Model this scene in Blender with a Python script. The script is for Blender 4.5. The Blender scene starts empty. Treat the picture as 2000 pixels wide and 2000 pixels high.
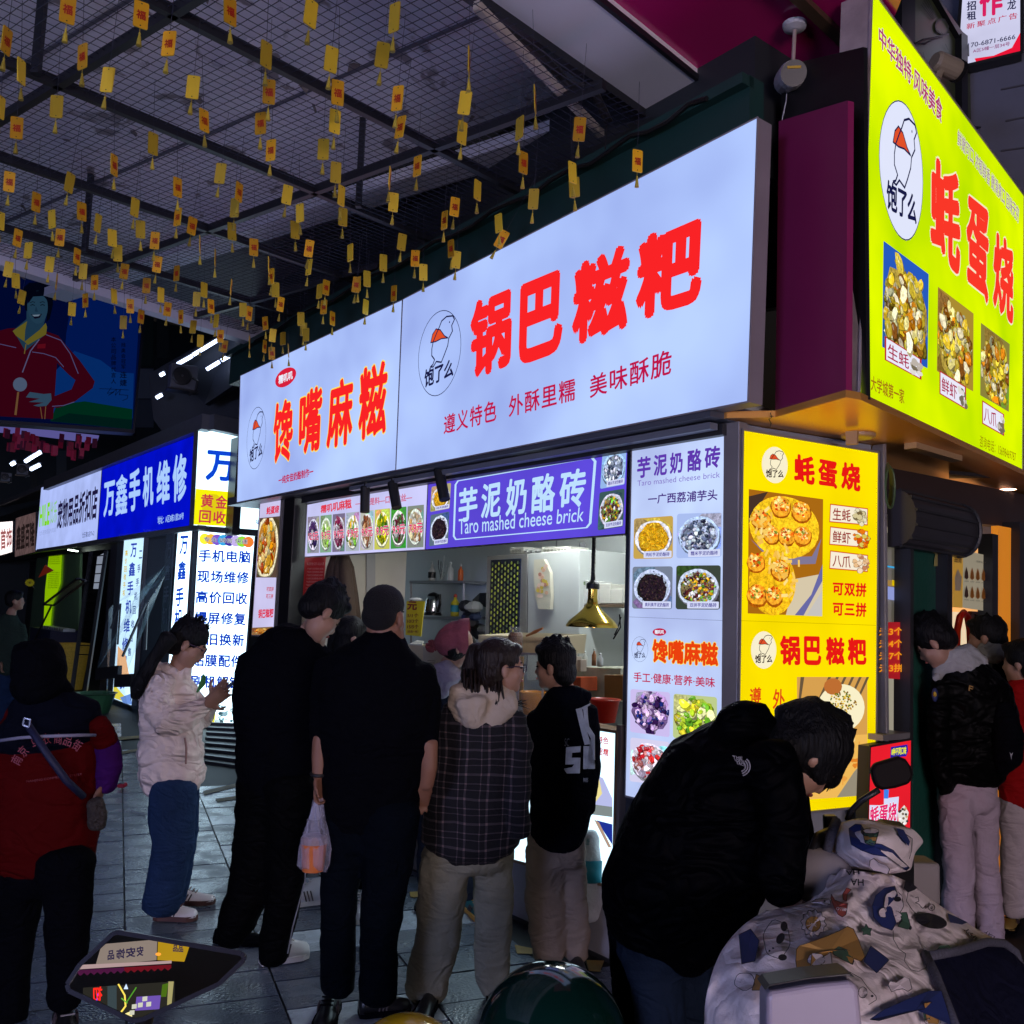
import bpy, math, random
import numpy as np
from mathutils import Vector, Matrix
scn = bpy.context.scene
# ---------------------------------------------------------------- camera
FPX, ROLL, PITCH = 1800., .033, math.atan(190 / 1800.)
CAM = np.array([0, 0, 1.65])
FW = np.array([0, math.cos(PITCH), math.sin(PITCH)])
_U = np.array([0, -math.sin(PITCH), math.cos(PITCH)]); _R = np.array([1., 0, 0])
CR = math.cos(ROLL) * _R + math.sin(ROLL) * _U
CU = -math.sin(ROLL) * _R + math.cos(ROLL) * _U
cd = bpy.data.cameras.new('camera'); cam = bpy.data.objects.new('camera', cd)
scn.collection.objects.link(cam); scn.camera = cam
cd.sensor_width = 36; cd.lens = 36 * FPX / 2000; cd.clip_start = .05; cd.clip_end = 300
m3 = Matrix([[CR[i], CU[i], -FW[i]] for i in range(3)])
cam.matrix_world = Matrix.Translation(Vector(CAM)) @ m3.to_4x4()
# ---------------------------------------------------------------- dusk sky, very weak sun
w = bpy.data.worlds.new('World'); scn.world = w; w.use_nodes = True
nt = w.node_tree; bg = nt.nodes['Background']
sky = nt.nodes.new('ShaderNodeTexSky'); sky.sky_type = 'NISHITA'; sky.sun_disc = False
sky.sun_elevation = math.radians(-3); sky.sun_rotation = math.radians(200)
nt.links.new(sky.outputs[0], bg.inputs[0]); bg.inputs[1].default_value = 0.1
sd = bpy.data.lights.new('sun', 'SUN'); sun = bpy.data.objects.new('sun', sd); scn.collection.objects.link(sun)
sd.energy = .02; sd.angle = math.radians(12); sd.color = (1, .9, .8)
sun.rotation_euler = (math.radians(75), 0, math.radians(160))
scn.view_settings.view_transform = 'Standard'; scn.view_settings.look = 'None'
scn.view_settings.exposure = 0; scn.view_settings.gamma = 1
scn.cycles.use_denoising = True
scn.cycles.max_bounces = 7; scn.cycles.diffuse_bounces = 3; scn.cycles.glossy_bounces = 3
scn.cycles.transparent_max_bounces = 12; scn.cycles.transmission_bounces = 5
scn.cycles.caustics_reflective = False; scn.cycles.caustics_refractive = False
scn.cycles.sample_clamp_indirect = 4

# ---------------------------------------------------------------- photo geometry -> places
def ray(x, y): return FW + CR * (x - 1000) / FPX + CU * (1000 - y) / FPX
def P(x, y, D): return CAM + ray(x, y) * D
def G(x, y, z=0.):
    d = ray(x, y); return CAM + d * ((z - CAM[2]) / d[2])
def hdir(x):
    d = ray(x, 1190 + ROLL * (x - 1000)); d[2] = 0; return d / np.linalg.norm(d)
UP = np.array([0, 0, 1.])
def azd(a): a = math.radians(a); return np.array([math.sin(a), math.cos(a), 0])
D1 = hdir(-400); D2 = hdir(2680)                       # the two street directions
class Surf:                                            # a plane of the place
    def __init__(s, pt, n):
        s.pt = np.array(pt, float); n = np.array(n, float); n /= np.linalg.norm(n)
        if np.dot(CAM - s.pt, n) < 0: n = -n
        s.n = n
    def at(s, x, y, off=0.):
        d = ray(x, y); return CAM + d * ((np.dot(s.pt - CAM, s.n) + off) / np.dot(d, s.n))
    def shift(s, k): return Surf(s.pt + s.n * k, s.n)
def vsurf(pt, d): return Surf(pt, (d[1], -d[0], 0))
class MirSurf:                                         # a plane seen through the mirror (glass plane M)
    def __init__(s, M, S): s.M, s.S = M, S; s.n = S.n
    def at(s, x, y, off=0.):
        o = s.M.at(x, y); d = ray(x, y); d = d / np.linalg.norm(d); r = d - 2 * np.dot(d, s.M.n) * s.M.n
        return o + r * (np.dot(s.S.pt - o, s.S.n) / np.dot(r, s.S.n)) - s.S.n * 0 + s.n2 * off
def ground_surf(z=0): return Surf((0, 5, z), (0, 0, 1))

# ---------------------------------------------------------------- materials
def lin(c): return tuple((v / 255 / 12.92) if v / 255 <= .04045 else ((v / 255 + .055) / 1.055) ** 2.4 for v in c)
MAT = {}
def mat(key, col, rough=.6, metal=0., noise=0., nscale=8., bump=0., bscale=40., emit=0., spec=.5, alpha=1., trans=0., coat=0., anis=None):
    if key in MAT: return MAT[key]
    m = bpy.data.materials.new(key); m.use_nodes = True; t = m.node_tree; b = t.nodes['Principled BSDF']
    if len(col) == 3: col = (*col, 1)
    b.inputs['Base Color'].default_value = col; b.inputs['Roughness'].default_value = rough
    b.inputs['Metallic'].default_value = metal; b.inputs['Specular IOR Level'].default_value = spec
    b.inputs['Alpha'].default_value = alpha; b.inputs['Transmission Weight'].default_value = trans
    b.inputs['Coat Weight'].default_value = coat
    if emit: b.inputs['Emission Color'].default_value = col; b.inputs['Emission Strength'].default_value = emit
    tc = t.nodes.new('ShaderNodeTexCoord')
    if noise:
        n = t.nodes.new('ShaderNodeTexNoise'); n.inputs['Scale'].default_value = nscale; n.inputs['Detail'].default_value = 6
        t.links.new(tc.outputs['Object'], n.inputs['Vector'])
        mx = t.nodes.new('ShaderNodeMix'); mx.data_type = 'RGBA'
        a = tuple(max(0, c * (1 - noise)) for c in col[:3]); c2 = tuple(min(1, c * (1 + noise)) for c in col[:3])
        mx.inputs[6].default_value = (*a, 1); mx.inputs[7].default_value = (*c2, 1)
        t.links.new(n.outputs['Fac'], mx.inputs[0]); t.links.new(mx.outputs[2], b.inputs['Base Color'])
    if bump:
        n = t.nodes.new('ShaderNodeTexNoise'); n.inputs['Scale'].default_value = bscale; n.inputs['Detail'].default_value = 5
        if anis:
            mp = t.nodes.new('ShaderNodeMapping'); mp.inputs['Scale'].default_value = anis
            t.links.new(tc.outputs['Object'], mp.inputs[0]); t.links.new(mp.outputs[0], n.inputs['Vector'])
        else: t.links.new(tc.outputs['Object'], n.inputs['Vector'])
        bm = t.nodes.new('ShaderNodeBump'); bm.inputs['Strength'].default_value = bump; bm.inputs['Distance'].default_value = .02
        t.links.new(n.outputs['Fac'], bm.inputs['Height']); t.links.new(bm.outputs[0], b.inputs['Normal'])
    MAT[key] = m; return m
def pr(rgb, k=1.):                                     # backlit print film: gives off light in its colour
    key = 'print_%d_%d_%d_%d' % (*rgb, int(k * 100))
    if key in MAT: return MAT[key]
    m = bpy.data.materials.new(key); m.use_nodes = True; t = m.node_tree; t.nodes.clear()
    e = t.nodes.new('ShaderNodeEmission'); o = t.nodes.new('ShaderNodeOutputMaterial')
    e.inputs[0].default_value = (*lin(rgb), 1); e.inputs[1].default_value = k
    t.links.new(e.outputs[0], o.inputs[0]); m.cycles.emission_sampling = 'NONE'
    MAT[key] = m; return m
def prf(rgb, k=1.):                                    # printed food: the same, with mottled grain
    key = 'food_%d_%d_%d' % rgb
    if key in MAT: return MAT[key]
    m = pr(rgb, k).copy(); t = m.node_tree; e = t.nodes['Emission']; c = lin(rgb); g = t.nodes.new('ShaderNodeNewGeometry'); last = None
    for sc, lo, hi in ((60, .65, 1.6), (230, .75, 1.35)):
        n = t.nodes.new('ShaderNodeTexNoise'); n.inputs['Scale'].default_value = sc; n.inputs['Detail'].default_value = 4; t.links.new(g.outputs['Position'], n.inputs['Vector'])
        mr = t.nodes.new('ShaderNodeMapRange'); mr.inputs[1].default_value = .3; mr.inputs[2].default_value = .7; mr.inputs[3].default_value = lo; mr.inputs[4].default_value = hi; t.links.new(n.outputs['Fac'], mr.inputs[0])
        if last is None: last = mr
        else: ml = t.nodes.new('ShaderNodeMath'); ml.operation = 'MULTIPLY'; t.links.new(last.outputs[0], ml.inputs[0]); t.links.new(mr.outputs[0], ml.inputs[1]); t.links.new(ml.outputs[0], e.inputs[1])
    m.name = key; m.cycles.emission_sampling = 'NONE'; MAT[key] = m; return m
def flat(rgb, rough=.5):                               # unlit print / paint, colour given as seen under white light
    return mat('paint_%d_%d_%d_%d' % (*rgb, int(rough * 100)), lin(rgb), rough)
def backlit(key, rgb, k=1., var=.12, scale=1.6, rgb2=None):  # light box film, tubes behind it light it unevenly
    if key in MAT: return MAT[key]
    m = bpy.data.materials.new(key); m.use_nodes = True; t = m.node_tree; t.nodes.clear()
    e = t.nodes.new('ShaderNodeEmission'); o = t.nodes.new('ShaderNodeOutputMaterial')
    tc = t.nodes.new('ShaderNodeTexCoord'); n = t.nodes.new('ShaderNodeTexNoise'); n.inputs['Scale'].default_value = scale
    n.inputs['Detail'].default_value = 3
    t.links.new(tc.outputs['Object'], n.inputs['Vector'])
    mx = t.nodes.new('ShaderNodeMix'); mx.data_type = 'RGBA'; c = lin(rgb); c2 = lin(rgb2 or rgb)
    mr = t.nodes.new('ShaderNodeMapRange'); mr.inputs[1].default_value = .35; mr.inputs[2].default_value = .65
    t.links.new(n.outputs['Fac'], mr.inputs[0]); t.links.new(mr.outputs[0], mx.inputs[0])
    mx.inputs[6].default_value = (*(v * (1 - var) for v in c), 1); mx.inputs[7].default_value = (*(v * (1 + var) for v in c2), 1)
    t.links.new(mx.outputs[2], e.inputs[0]); e.inputs[1].default_value = k
    t.links.new(e.outputs[0], o.inputs[0]); m.cycles.emission_sampling = 'FRONT_BACK'
    MAT[key] = m; return m

# ---------------------------------------------------------------- object helpers
ORG = {}
def link(name, me, parent=None):
    o = bpy.data.objects.new(name, me); scn.collection.objects.link(o)
    if parent is not None: o.parent = parent; ORG[o.name] = ORG.get(parent.name, np.zeros(3))
    else: ORG[o.name] = np.zeros(3)
    return o
def thing(name, label, cat, loc=(0, 0, 0), group=None):
    o = link(name, None); o.location = tuple(loc); ORG[o.name] = np.array(loc, float)
    o['label'] = label; o['category'] = cat; o.empty_display_size = .1
    if group: o['group'] = group
    return o
def tag(o, label, cat, group=None):
    o['label'] = label; o['category'] = cat
    if group: o['group'] = group
    return o
def mesh(name, V, F, mats, parent=None, mi=None, smooth=False, bevel=0., kind=None, label=None, seg=2):
    me = bpy.data.meshes.new(name)
    org = ORG[parent.name] if parent is not None else np.zeros(3)
    V = np.array(V, float).reshape(-1, 3) - org
    me.from_pydata([tuple(v) for v in V], [], [tuple(f) for f in F])
    if not isinstance(mats, (list, tuple)): mats = [mats]
    for m in mats: me.materials.append(m)
    if mi is not None: me.polygons.foreach_set('material_index', mi)
    if smooth: me.polygons.foreach_set('use_smooth', [True] * len(me.polygons))
    me.update()
    o = link(name, me, parent)
    if bevel:
        b = o.modifiers.new('bevel', 'BEVEL'); b.width = bevel; b.segments = seg; b.limit_method = 'ANGLE'; b.angle_limit = math.radians(40)
    if kind: o['kind'] = kind
    if label: o['label'] = label
    return o
BOXF = [(0, 3, 2, 1), (4, 5, 6, 7), (0, 1, 5, 4), (1, 2, 6, 5), (2, 3, 7, 6), (3, 0, 4, 7)]
class MB:                                              # collects simple solids into one mesh
    def __init__(s): s.V = []; s.F = []; s.M = []
    def add(s, V, F, m=0):
        n = len(s.V); s.V += [tuple(v) for v in V]; s.F += [tuple(i + n for i in f) for f in F]; s.M += [m] * len(F)
    def box(s, c, sx, sy, sz, ax=(1, 0, 0), ay=None, az=(0, 0, 1), m=0):      # full sizes along axes
        ax = np.array(ax, float); az = np.array(az, float); ay = np.cross(az, ax) if ay is None else np.array(ay, float)
        c = np.array(c, float); a, b, d = ax * sx / 2, ay * sy / 2, az * sz / 2
        s.add([c + i * a + j * b + k * d for k in (-1, 1) for i, j in ((-1, -1), (1, -1), (1, 1), (-1, 1))], BOXF, m)
    def bar(s, p, q, w, h=None, up=(0, 0, 1), m=0):
        p = np.array(p, float); q = np.array(q, float); h = h or w; d = q - p; L = np.linalg.norm(d); d = d / max(L, 1e-9)
        up = np.array(up, float)
        if abs(np.dot(up, d)) > .95: up = np.array([1., 0, 0])
        x = np.cross(d, up); x /= np.linalg.norm(x); z = np.cross(x, d)
        s.box((p + q) / 2, L, w, h, d, -x, z, m)
    def slab(s, Q, n, t, m=0):                          # quad Q extruded t along -n
        Q = [np.array(q, float) for q in Q]; B = [q - np.array(n) * t for q in Q]
        k = len(Q); F = [tuple(range(k)), tuple(range(2 * k - 1, k - 1, -1))] + [(i, i + k, (i + 1) % k + k, (i + 1) % k) for i in range(k)]
        s.add(Q + B, F, m)
    def tube(s, pts, r, seg=8, m=0, cap=True):
        pts = [np.array(p, float) for p in pts]; n = len(pts); rs = r if isinstance(r, (list, tuple)) else [r] * n
        V = []; t0 = None
        for i, p in enumerate(pts):
            d = pts[min(i + 1, n - 1)] - pts[max(i - 1, 0)]; d = d / (np.linalg.norm(d) + 1e-9)
            if t0 is None: t0 = np.cross(d, (0, 0, 1.) if abs(d[2]) < .9 else (1., 0, 0))
            t0 = t0 - np.dot(t0, d) * d; t0 /= np.linalg.norm(t0) + 1e-9; b = np.cross(d, t0)
            V += [p + rs[i] * (math.cos(a) * t0 + math.sin(a) * b) for a in (2 * math.pi * j / seg for j in range(seg))]
        F = [(i * seg + j, i * seg + (j + 1) % seg, (i + 1) * seg + (j + 1) % seg, (i + 1) * seg + j) for i in range(n - 1) for j in range(seg)]
        if cap: F += [tuple(range(seg - 1, -1, -1)), tuple((n - 1) * seg + j for j in range(seg))]
        s.add(V, F, m)
    def lathe(s, c, prof, seg=24, ax=(0, 0, 1), m=0, sx=1., cap=True):
        ax = np.array(ax, float); ax /= np.linalg.norm(ax); t = np.cross(ax, (0, 1., 0) if abs(ax[1]) < .9 else (1., 0, 0)); t /= np.linalg.norm(t); b = np.cross(ax, t)
        V = [np.array(c) + ax * h + r * (math.cos(a) * t * sx + math.sin(a) * b) for r, h in prof for a in (2 * math.pi * j / seg for j in range(seg))]
        n = len(prof)
        F = [(i * seg + j, i * seg + (j + 1) % seg, (i + 1) * seg + (j + 1) % seg, (i + 1) * seg + j) for i in range(n - 1) for j in range(seg)]
        if cap: F += [tuple(range(seg - 1, -1, -1)), tuple((n - 1) * seg + j for j in range(seg))]
        s.add(V, F, m)
    def ell(s, c, r, ax=None, seg=16, rings=10, m=0):
        ax = np.eye(3) if ax is None else np.array(ax); c = np.array(c, float); V = [c + ax[2] * r[2]]
        for i in range(1, rings):
            th = math.pi * i / rings
            for j in range(seg):
                ph = 2 * math.pi * j / seg
                V.append(c + ax[0] * r[0] * math.sin(th) * math.cos(ph) + ax[1] * r[1] * math.sin(th) * math.sin(ph) + ax[2] * r[2] * math.cos(th))
        V.append(c - ax[2] * r[2]); n = len(V); F = []
        for j in range(seg): F.append((0, 1 + j, 1 + (j + 1) % seg)); F.append((n - 1, n - 1 - seg + (j + 1) % seg, n - 1 - seg + j))
        for i in range(rings - 2):
            for j in range(seg):
                a = 1 + i * seg + j; b = 1 + i * seg + (j + 1) % seg; F.append((a, a + seg, b + seg, b))
        s.add(V, F, m)
    def build(s, name, mats, parent=None, **k):
        return mesh(name, s.V, s.F, mats, parent, s.M if isinstance(mats, (list, tuple)) and len(mats) > 1 else None, **k)

# ---------------------------------------------------------------- lettering
TXT = {}
def text_mesh(s, bold=0., sp=1., ls=1.):
    key = (s, bold, sp, ls)
    if key in TXT: return TXT[key]
    cu = bpy.data.curves.new('lettering', 'FONT'); cu.body = s; cu.size = 1; cu.offset = bold if bold < .005 else 0; cu.space_character = sp
    cu.space_line = ls; cu.resolution_u = 3; cu.fill_mode = 'BOTH'; cu.align_x = 'LEFT'
    o = bpy.data.objects.new('lettering', cu); scn.collection.objects.link(o)
    dg = bpy.context.evaluated_depsgraph_get(); me = o.evaluated_get(dg).to_mesh()
    V = np.array([v.co[:2] for v in me.vertices]); F = [tuple(p.vertices) for p in me.polygons]
    o.evaluated_get(dg).to_mesh_clear(); bpy.data.objects.remove(o); bpy.data.curves.remove(cu)
    L = np.zeros(len(V))
    if bold >= .005:                                    # heavy weight: the strokes are widened all round
        r = bold; VV = [V]; FF = list(F); n = len(V); LL = [L]
        k = 8 if len(s) < 7 else 5
        for i in range(k):
            a = 2 * math.pi * i / k; VV.append(V + r * np.array([math.cos(a), math.sin(a)])); FF += [tuple(j + n * (i + 1) for j in f) for f in F]; LL.append(L + i + 1)
        V = np.vstack(VV); F = FF; L = np.concatenate(LL)
    a, b = V.min(0), V.max(0); V = (V - a) / (b - a)
    TXT[key] = (V, F, L); return TXT[key]
def bil(Q, u, v):                                      # Q = TL TR BR BL, v up
    return (1 - u) * (1 - v) * Q[3] + u * (1 - v) * Q[2] + u * v * Q[1] + (1 - u) * v * Q[0]
class Print:                                           # flat print on a surface of the place
    def __init__(s, surf, layer=.003, back=False): s.S = surf; s.V = []; s.F = []; s.M = []; s.ms = []; s.off = layer; s.step = .00006
    def mid(s, m):
        if m not in s.ms: s.ms.append(m)
        return s.ms.index(m)
    def _add(s, V, F, m):
        n = len(s.V); k = s.mid(m); s.V += list(V); s.F += [tuple(i + n for i in f) for f in F]; s.M += [k] * len(F)
    def poly(s, pts, m): s._add([s.S.at(x, y, s.off) for x, y in pts], [tuple(range(len(pts)))], m); s.off += s.step; return s
    def q(s, quad): return [s.S.at(x, y, s.off) for x, y in quad]
    def uvpoly(s, quad, pts, m): Q = s.q(quad); s._add([bil(Q, u, v) for u, v in pts], [tuple(range(len(pts)))], m); s.off += s.step; return s
    def text(s, t, quad, m, bold=0., sp=1., ls=1., out=None):
        if out:
            om, ob = out; e = ob / max(1, len(t)) ; s.text(t, lerp_quad(quad, -e, -ob, 1 + e, 1 + ob), om, bold + ob, sp, ls)
        V, F, L = text_mesh(t, bold, sp, ls); Q = s.q(quad); nn = s.S.n * .00005; s._add([bil(Q, u, v) + nn * l for (u, v), l in zip(V, L)], F, m); s.off += s.step + .00042; return s
    def line(s, pts, wd, m):                           # stroke of px width wd
        for (x0, y0), (x1, y1) in zip(pts, pts[1:]):
            dx, dy = x1 - x0, y1 - y0; L = math.hypot(dx, dy) or 1; nx, ny = -dy / L * wd / 2, dx / L * wd / 2; ex, ey = dx / L * wd * .3, dy / L * wd * .3
            s._add([s.S.at(a, b, s.off) for a, b in ((x0 + nx - ex, y0 + ny - ey), (x1 + nx + ex, y1 + ny + ey), (x1 - nx + ex, y1 - ny + ey), (x0 - nx - ex, y0 - ny - ey))], [(0, 1, 2, 3)], m)
        s.off += s.step; return s
    def uvline(s, quad, pts, wd, m, close=False):
        Q = s.q(quad)
        if close: pts = list(pts) + [pts[0]]
        for (x0, y0), (x1, y1) in zip(pts, pts[1:]):
            dx, dy = x1 - x0, y1 - y0; L = math.hypot(dx, dy) or 1; nx, ny = -dy / L * wd / 2, dx / L * wd / 2; ex, ey = dx / L * wd * .3, dy / L * wd * .3
            s._add([bil(Q, a, b) for a, b in ((x0 + nx - ex, y0 + ny - ey), (x1 + nx + ex, y1 + ny + ey), (x1 - nx + ex, y1 - ny + ey), (x0 - nx - ex, y0 - ny - ey))], [(0, 1, 2, 3)], m)
        s.off += s.step; return s
    def disc(s, quad, cx, cy, rx, ry, m, n=24, rnd=None, jag=0.):
        s.uvpoly(quad, [(cx + rx * (1 + (rnd.uniform(-jag, jag) if rnd else 0)) * math.cos(a), cy + ry * (1 + (rnd.uniform(-jag, jag) if rnd else 0)) * math.sin(a)) for a in (2 * math.pi * i / n for i in range(n))], m); return s
    def ring(s, quad, cx, cy, rx, ry, wd, m, n=28):
        s.uvline(quad, [(cx + rx * math.cos(a), cy + ry * math.sin(a)) for a in (2 * math.pi * i / n for i in range(n + 1))], wd, m); return s
    def rrect(s, quad, m, r=.08, ins=0., asp=1.):
        pts = []
        for cx, cy, a0 in ((1 - r - ins, 1 - r * asp - ins, 0), (r + ins, 1 - r * asp - ins, 90), (r + ins, r * asp + ins, 180), (1 - r - ins, r * asp + ins, 270)):
            for k in range(5): a = math.radians(a0 + k * 22.5); pts.append((cx + r * math.cos(a), cy + r * asp * math.sin(a)))
        s.uvpoly(quad, pts, m); return s
    def food(s, quad, bg, bowl, pal, n=60, r=.07, seed=1, k=1., area=(.5, .5, .36, .34), rr=.06, hi=True, style=None):
        R = random.Random(seed); s.rrect(quad, pr(bg, k), rr); style = style or ('floss' if pal is ORAc else 'crumb' if pal is CHO else 'chunk')
        cl = lambda pts: [(min(max(u, .015), .985), min(max(v, .015), .985)) for u, v in pts]
        def blob(cx, cy, rx, ry, c, nv=7, jag=.3, rot=0.):
            c = tuple(min(255, int(v)) // 6 * 6 for v in c); pts = []
            for i in range(nv):
                a = 6.283 * i / nv; q = 1 + R.uniform(-jag, jag); x, y = rx * q * math.cos(a), ry * q * math.sin(a)
                pts.append((cx + x * math.cos(rot) - y * math.sin(rot), cy + x * math.sin(rot) + y * math.cos(rot)))
            s.uvpoly(quad, cl(pts), prf(tuple(v // 12 * 12 for v in c), k)); s.off -= s.step * .6
        mean = tuple(sum(c[i] for c in pal) / len(pal) for i in range(3))
        for i in range(3): blob(R.random(), R.random(), .35, .25, tuple(v * R.uniform(.75, 1.15) for v in bg), 8, .3)
        if bowl:
            blob(area[0] + .01, area[1] - .04, area[2] * 1.3, area[3] * 1.28, tuple(c * .55 for c in bowl), 22, .03)
            blob(area[0], area[1], area[2] * 1.28, area[3] * 1.26, bowl, 22, .03); blob(area[0], area[1] - .01, area[2] * 1.14, area[3] * 1.1, tuple(c * .86 for c in bowl), 22, .03)
        blob(area[0], area[1] - .03, area[2] * 1.04, area[3] * 1.02, tuple(c * .6 for c in mean), 16, .1)
        blob(area[0], area[1], area[2], area[3], tuple(c * .8 for c in mean), 16, .14)
        N = int(n * (2.6 if style == 'floss' else 2.2 if style == 'crumb' else 1.7))
        for i in range(N):
            a = R.uniform(0, 6.28); d = math.sqrt(R.random()) * (1 + R.gauss(0, .08)); c = R.choice(pal); dep = 1 - .28 * (1 - i / N); f = R.uniform(.72, 1.15) * dep
            c = tuple(v * f for v in c); cx = area[0] + area[2] * d * math.cos(a); cy = area[1] + area[3] * d * math.sin(a); q = r * R.uniform(.35, 1.15); rot = R.uniform(0, 3.14)
            if style == 'floss': blob(cx, cy, q * 1.1, q * .26, c, 6, .4, rot); continue
            if style == 'crumb': blob(cx, cy, q * .6, q * .42, c, 5, .45, rot); continue
            blob(cx + q * .08, cy - q * .14, q * 1.02, q * .72, tuple(v * .6 for v in c), 8, .22, rot); blob(cx, cy, q * .95, q * .66, c, 8, .25, rot)
            if R.random() < .6: blob(cx - q * .2, cy + q * .2, q * .4, q * .16, tuple(v * .6 + 95 for v in c), 6, .35, rot)
        return s
    def logo(s, quad, ink, disc=None, ring=True, txt=True, cap=(225, 80, 40), k=1.):
        if disc: s.disc(quad, .5, .5, .5, .5, disc, 32)
        if ring: s.ring(quad, .5, .5, .495, .495, .009, ink, 40)
        b = [(.33, .5), (.4, .44), (.36, .39), (.30, .37), (.37, .36), (.44, .41), (.56, .38), (.63, .46), (.7, .55), (.72, .63), (.8, .7), (.78, .77), (.84, .83), (.8, .88), (.66, .9), (.55, .87), (.5, .81), (.44, .75), (.36, .66), (.33, .58)]
        s.uvpoly(quad, [(.3, .66), (.34, .75), (.42, .8), (.52, .77), (.62, .68), (.7, .64), (.55, .66), (.42, .65)], pr(cap, k))
        s.uvline(quad, b, .018, ink, True); s.uvline(quad, [(.3, .66), (.34, .75), (.42, .8), (.52, .77), (.62, .68), (.7, .64), (.55, .66), (.42, .65)], .014, ink, True)
        s.disc(quad, .73, .82, .012, .012, ink, 6)
        if txt:
            Q = [s.S.at(x, y, 0) for x, y in quad]
            sub = lambda u, v: bil(s.q(quad), u, v)
            V, F, L = text_mesh('饱了么', .03, .92); A = [sub(.16, .36), sub(.86, .38), sub(.84, .17), sub(.16, .14)]
            s._add([bil(A, u, v) for u, v in V], F, ink); s.off += s.step
        return s
    def build(s, name, parent, label=None): return mesh(name, s.V, s.F, s.ms, parent, s.M, label=label)
def rot_quad(x0, y0, x1, y1): return [(x0, y0), (x1, y0), (x1, y1), (x0, y1)]
def lerp_quad(Q, u0, v0, u1, v1):                     # sub-quad of a px quad; u right, v down
    f = lambda u, v: tuple((1 - u) * (1 - v) * Q[0][i] + u * (1 - v) * Q[1][i] + u * v * Q[2][i] + (1 - u) * v * Q[3][i] for i in (0, 1))
    return [f(u0, v0), f(u1, v0), f(u1, v1), f(u0, v1)]
def light_box(name, label, cat, surf, quad, depth, film, frame, rim=.02, group=None, face='lit_face'):
    Q = [surf.at(x, y) for x, y in quad]; c = sum(Q) / 4; t = thing(name, label, cat, (Q[3] + Q[2]) / 2, group)
    E = [q + (q - c) / np.linalg.norm(q - c) * rim for q in Q]
    b = MB(); b.slab([e - surf.n * .004 for e in E], surf.n, depth)
    b.build('frame', frame, t)
    mesh(face, Q, [(3, 2, 1, 0)], film, t)
    # thin raised rim round the film
    r = MB()
    for i in range(4): r.bar(E[i], E[(i + 1) % 4], rim * 1.2, rim * .9, up=surf.n)
    r.build('rim', frame, t)
    return t
# ================================================================ SETTING
rnd = random.Random(7)
ZC = 2.52                                              # underside of the shop fascias
pF = G(1188, 1877); F = vsurf(pF, D1)                  # main stall front
SF = F.shift(.2)                                       # fascia sign face
K = 1.0352
def o2(*pts): return [(x * K, y * K) for x, y in pts]  # overview px
black = mat('black_metal', (.012, .012, .014), .4)
dark = mat('dark_steel', (.03, .031, .035), .45, noise=.3, nscale=3)
steel = mat('grey_aluminium', (.32, .30, .31), .42, .3, noise=.25, nscale=6, bump=.08, bscale=30)
greywall = mat('grey_cladding', (.3, .31, .34), .5, noise=.15, nscale=2)
inwall = mat('stall_wall_white', (.62, .64, .62), .45, noise=.06, nscale=3)
# ---- ground
g = MB(); g.box((0, 20, -.06), 120, 120, .1); gro = g.build('ground', mat('ground_grout', (.008, .009, .011), .6)); gro['kind'] = 'structure'
def tile_mat(key, c, r):
    m = mat(key, c, r, noise=.4, nscale=14, bump=.22, bscale=70); t = m.node_tree; b = t.nodes['Principled BSDF']
    n = t.nodes.new('ShaderNodeTexNoise'); n.inputs['Scale'].default_value = 5; n.inputs['Detail'].default_value = 8
    tc = [k for k in t.nodes if k.type == 'TEX_COORD'][0]; gm = t.nodes.new('ShaderNodeNewGeometry')
    t.links.new(gm.outputs['Position'], n.inputs['Vector'])
    for nn in [k for k in t.nodes if k.type == 'TEX_NOISE'][:2]: t.links.new(gm.outputs['Position'], nn.inputs['Vector'])
    mr = t.nodes.new('ShaderNodeMapRange'); mr.inputs[1].default_value = .38; mr.inputs[2].default_value = .62
    mr.inputs[3].default_value = r - .3; mr.inputs[4].default_value = r - .02
    t.links.new(n.outputs['Fac'], mr.inputs[0]); t.links.new(mr.outputs[0], b.inputs['Roughness']); return m
TM = [tile_mat('granite_tile_%d' % i, c, .42) for i, c in enumerate([(.07, .088, .125), (.05, .064, .1), (.1, .12, .16)])]
TW = tile_mat('granite_tile_pale', (.42, .48, .56), .4)
ta = azd(-22.8); tb = azd(67.2); t0 = G(242, 1700)
pave = thing('pavement', 'dark blue grey granite slab pavement, wet and glossy between the stalls', 'pavement', tuple(t0)); pave['kind'] = 'structure'
del pave['category']
tme = []
for m in TM + [TW]:
    b = MB(); b.box((0, 0, 0), .59, .287, .04); me = bpy.data.meshes.new('tile'); me.from_pydata(b.V, [], b.F); me.materials.append(m); tme.append(me)
ang = -math.atan2(tb[1], tb[0]); cells = []
for i in range(-9, 12):
    for j in range(-16, 46):
        c = t0 + tb * (i * .6 + .3) + ta * (j * .3 + .15 + (.15 if i % 2 else 0)); v = c - CAM; dd = v @ FW
        if dd < .5: continue
        x = 1000 + FPX * (v @ CR) / dd; y = 1000 - FPX * (v @ CU) / dd
        if -200 < x < 2150 and y < 2150 and (c - F.pt) @ F.n > -.0: cells.append((dd, c, i, j))
cells.sort(key=lambda q: q[0]); sb = {0: MB(), 1: MB(), 2: MB(), 3: MB()}
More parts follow.
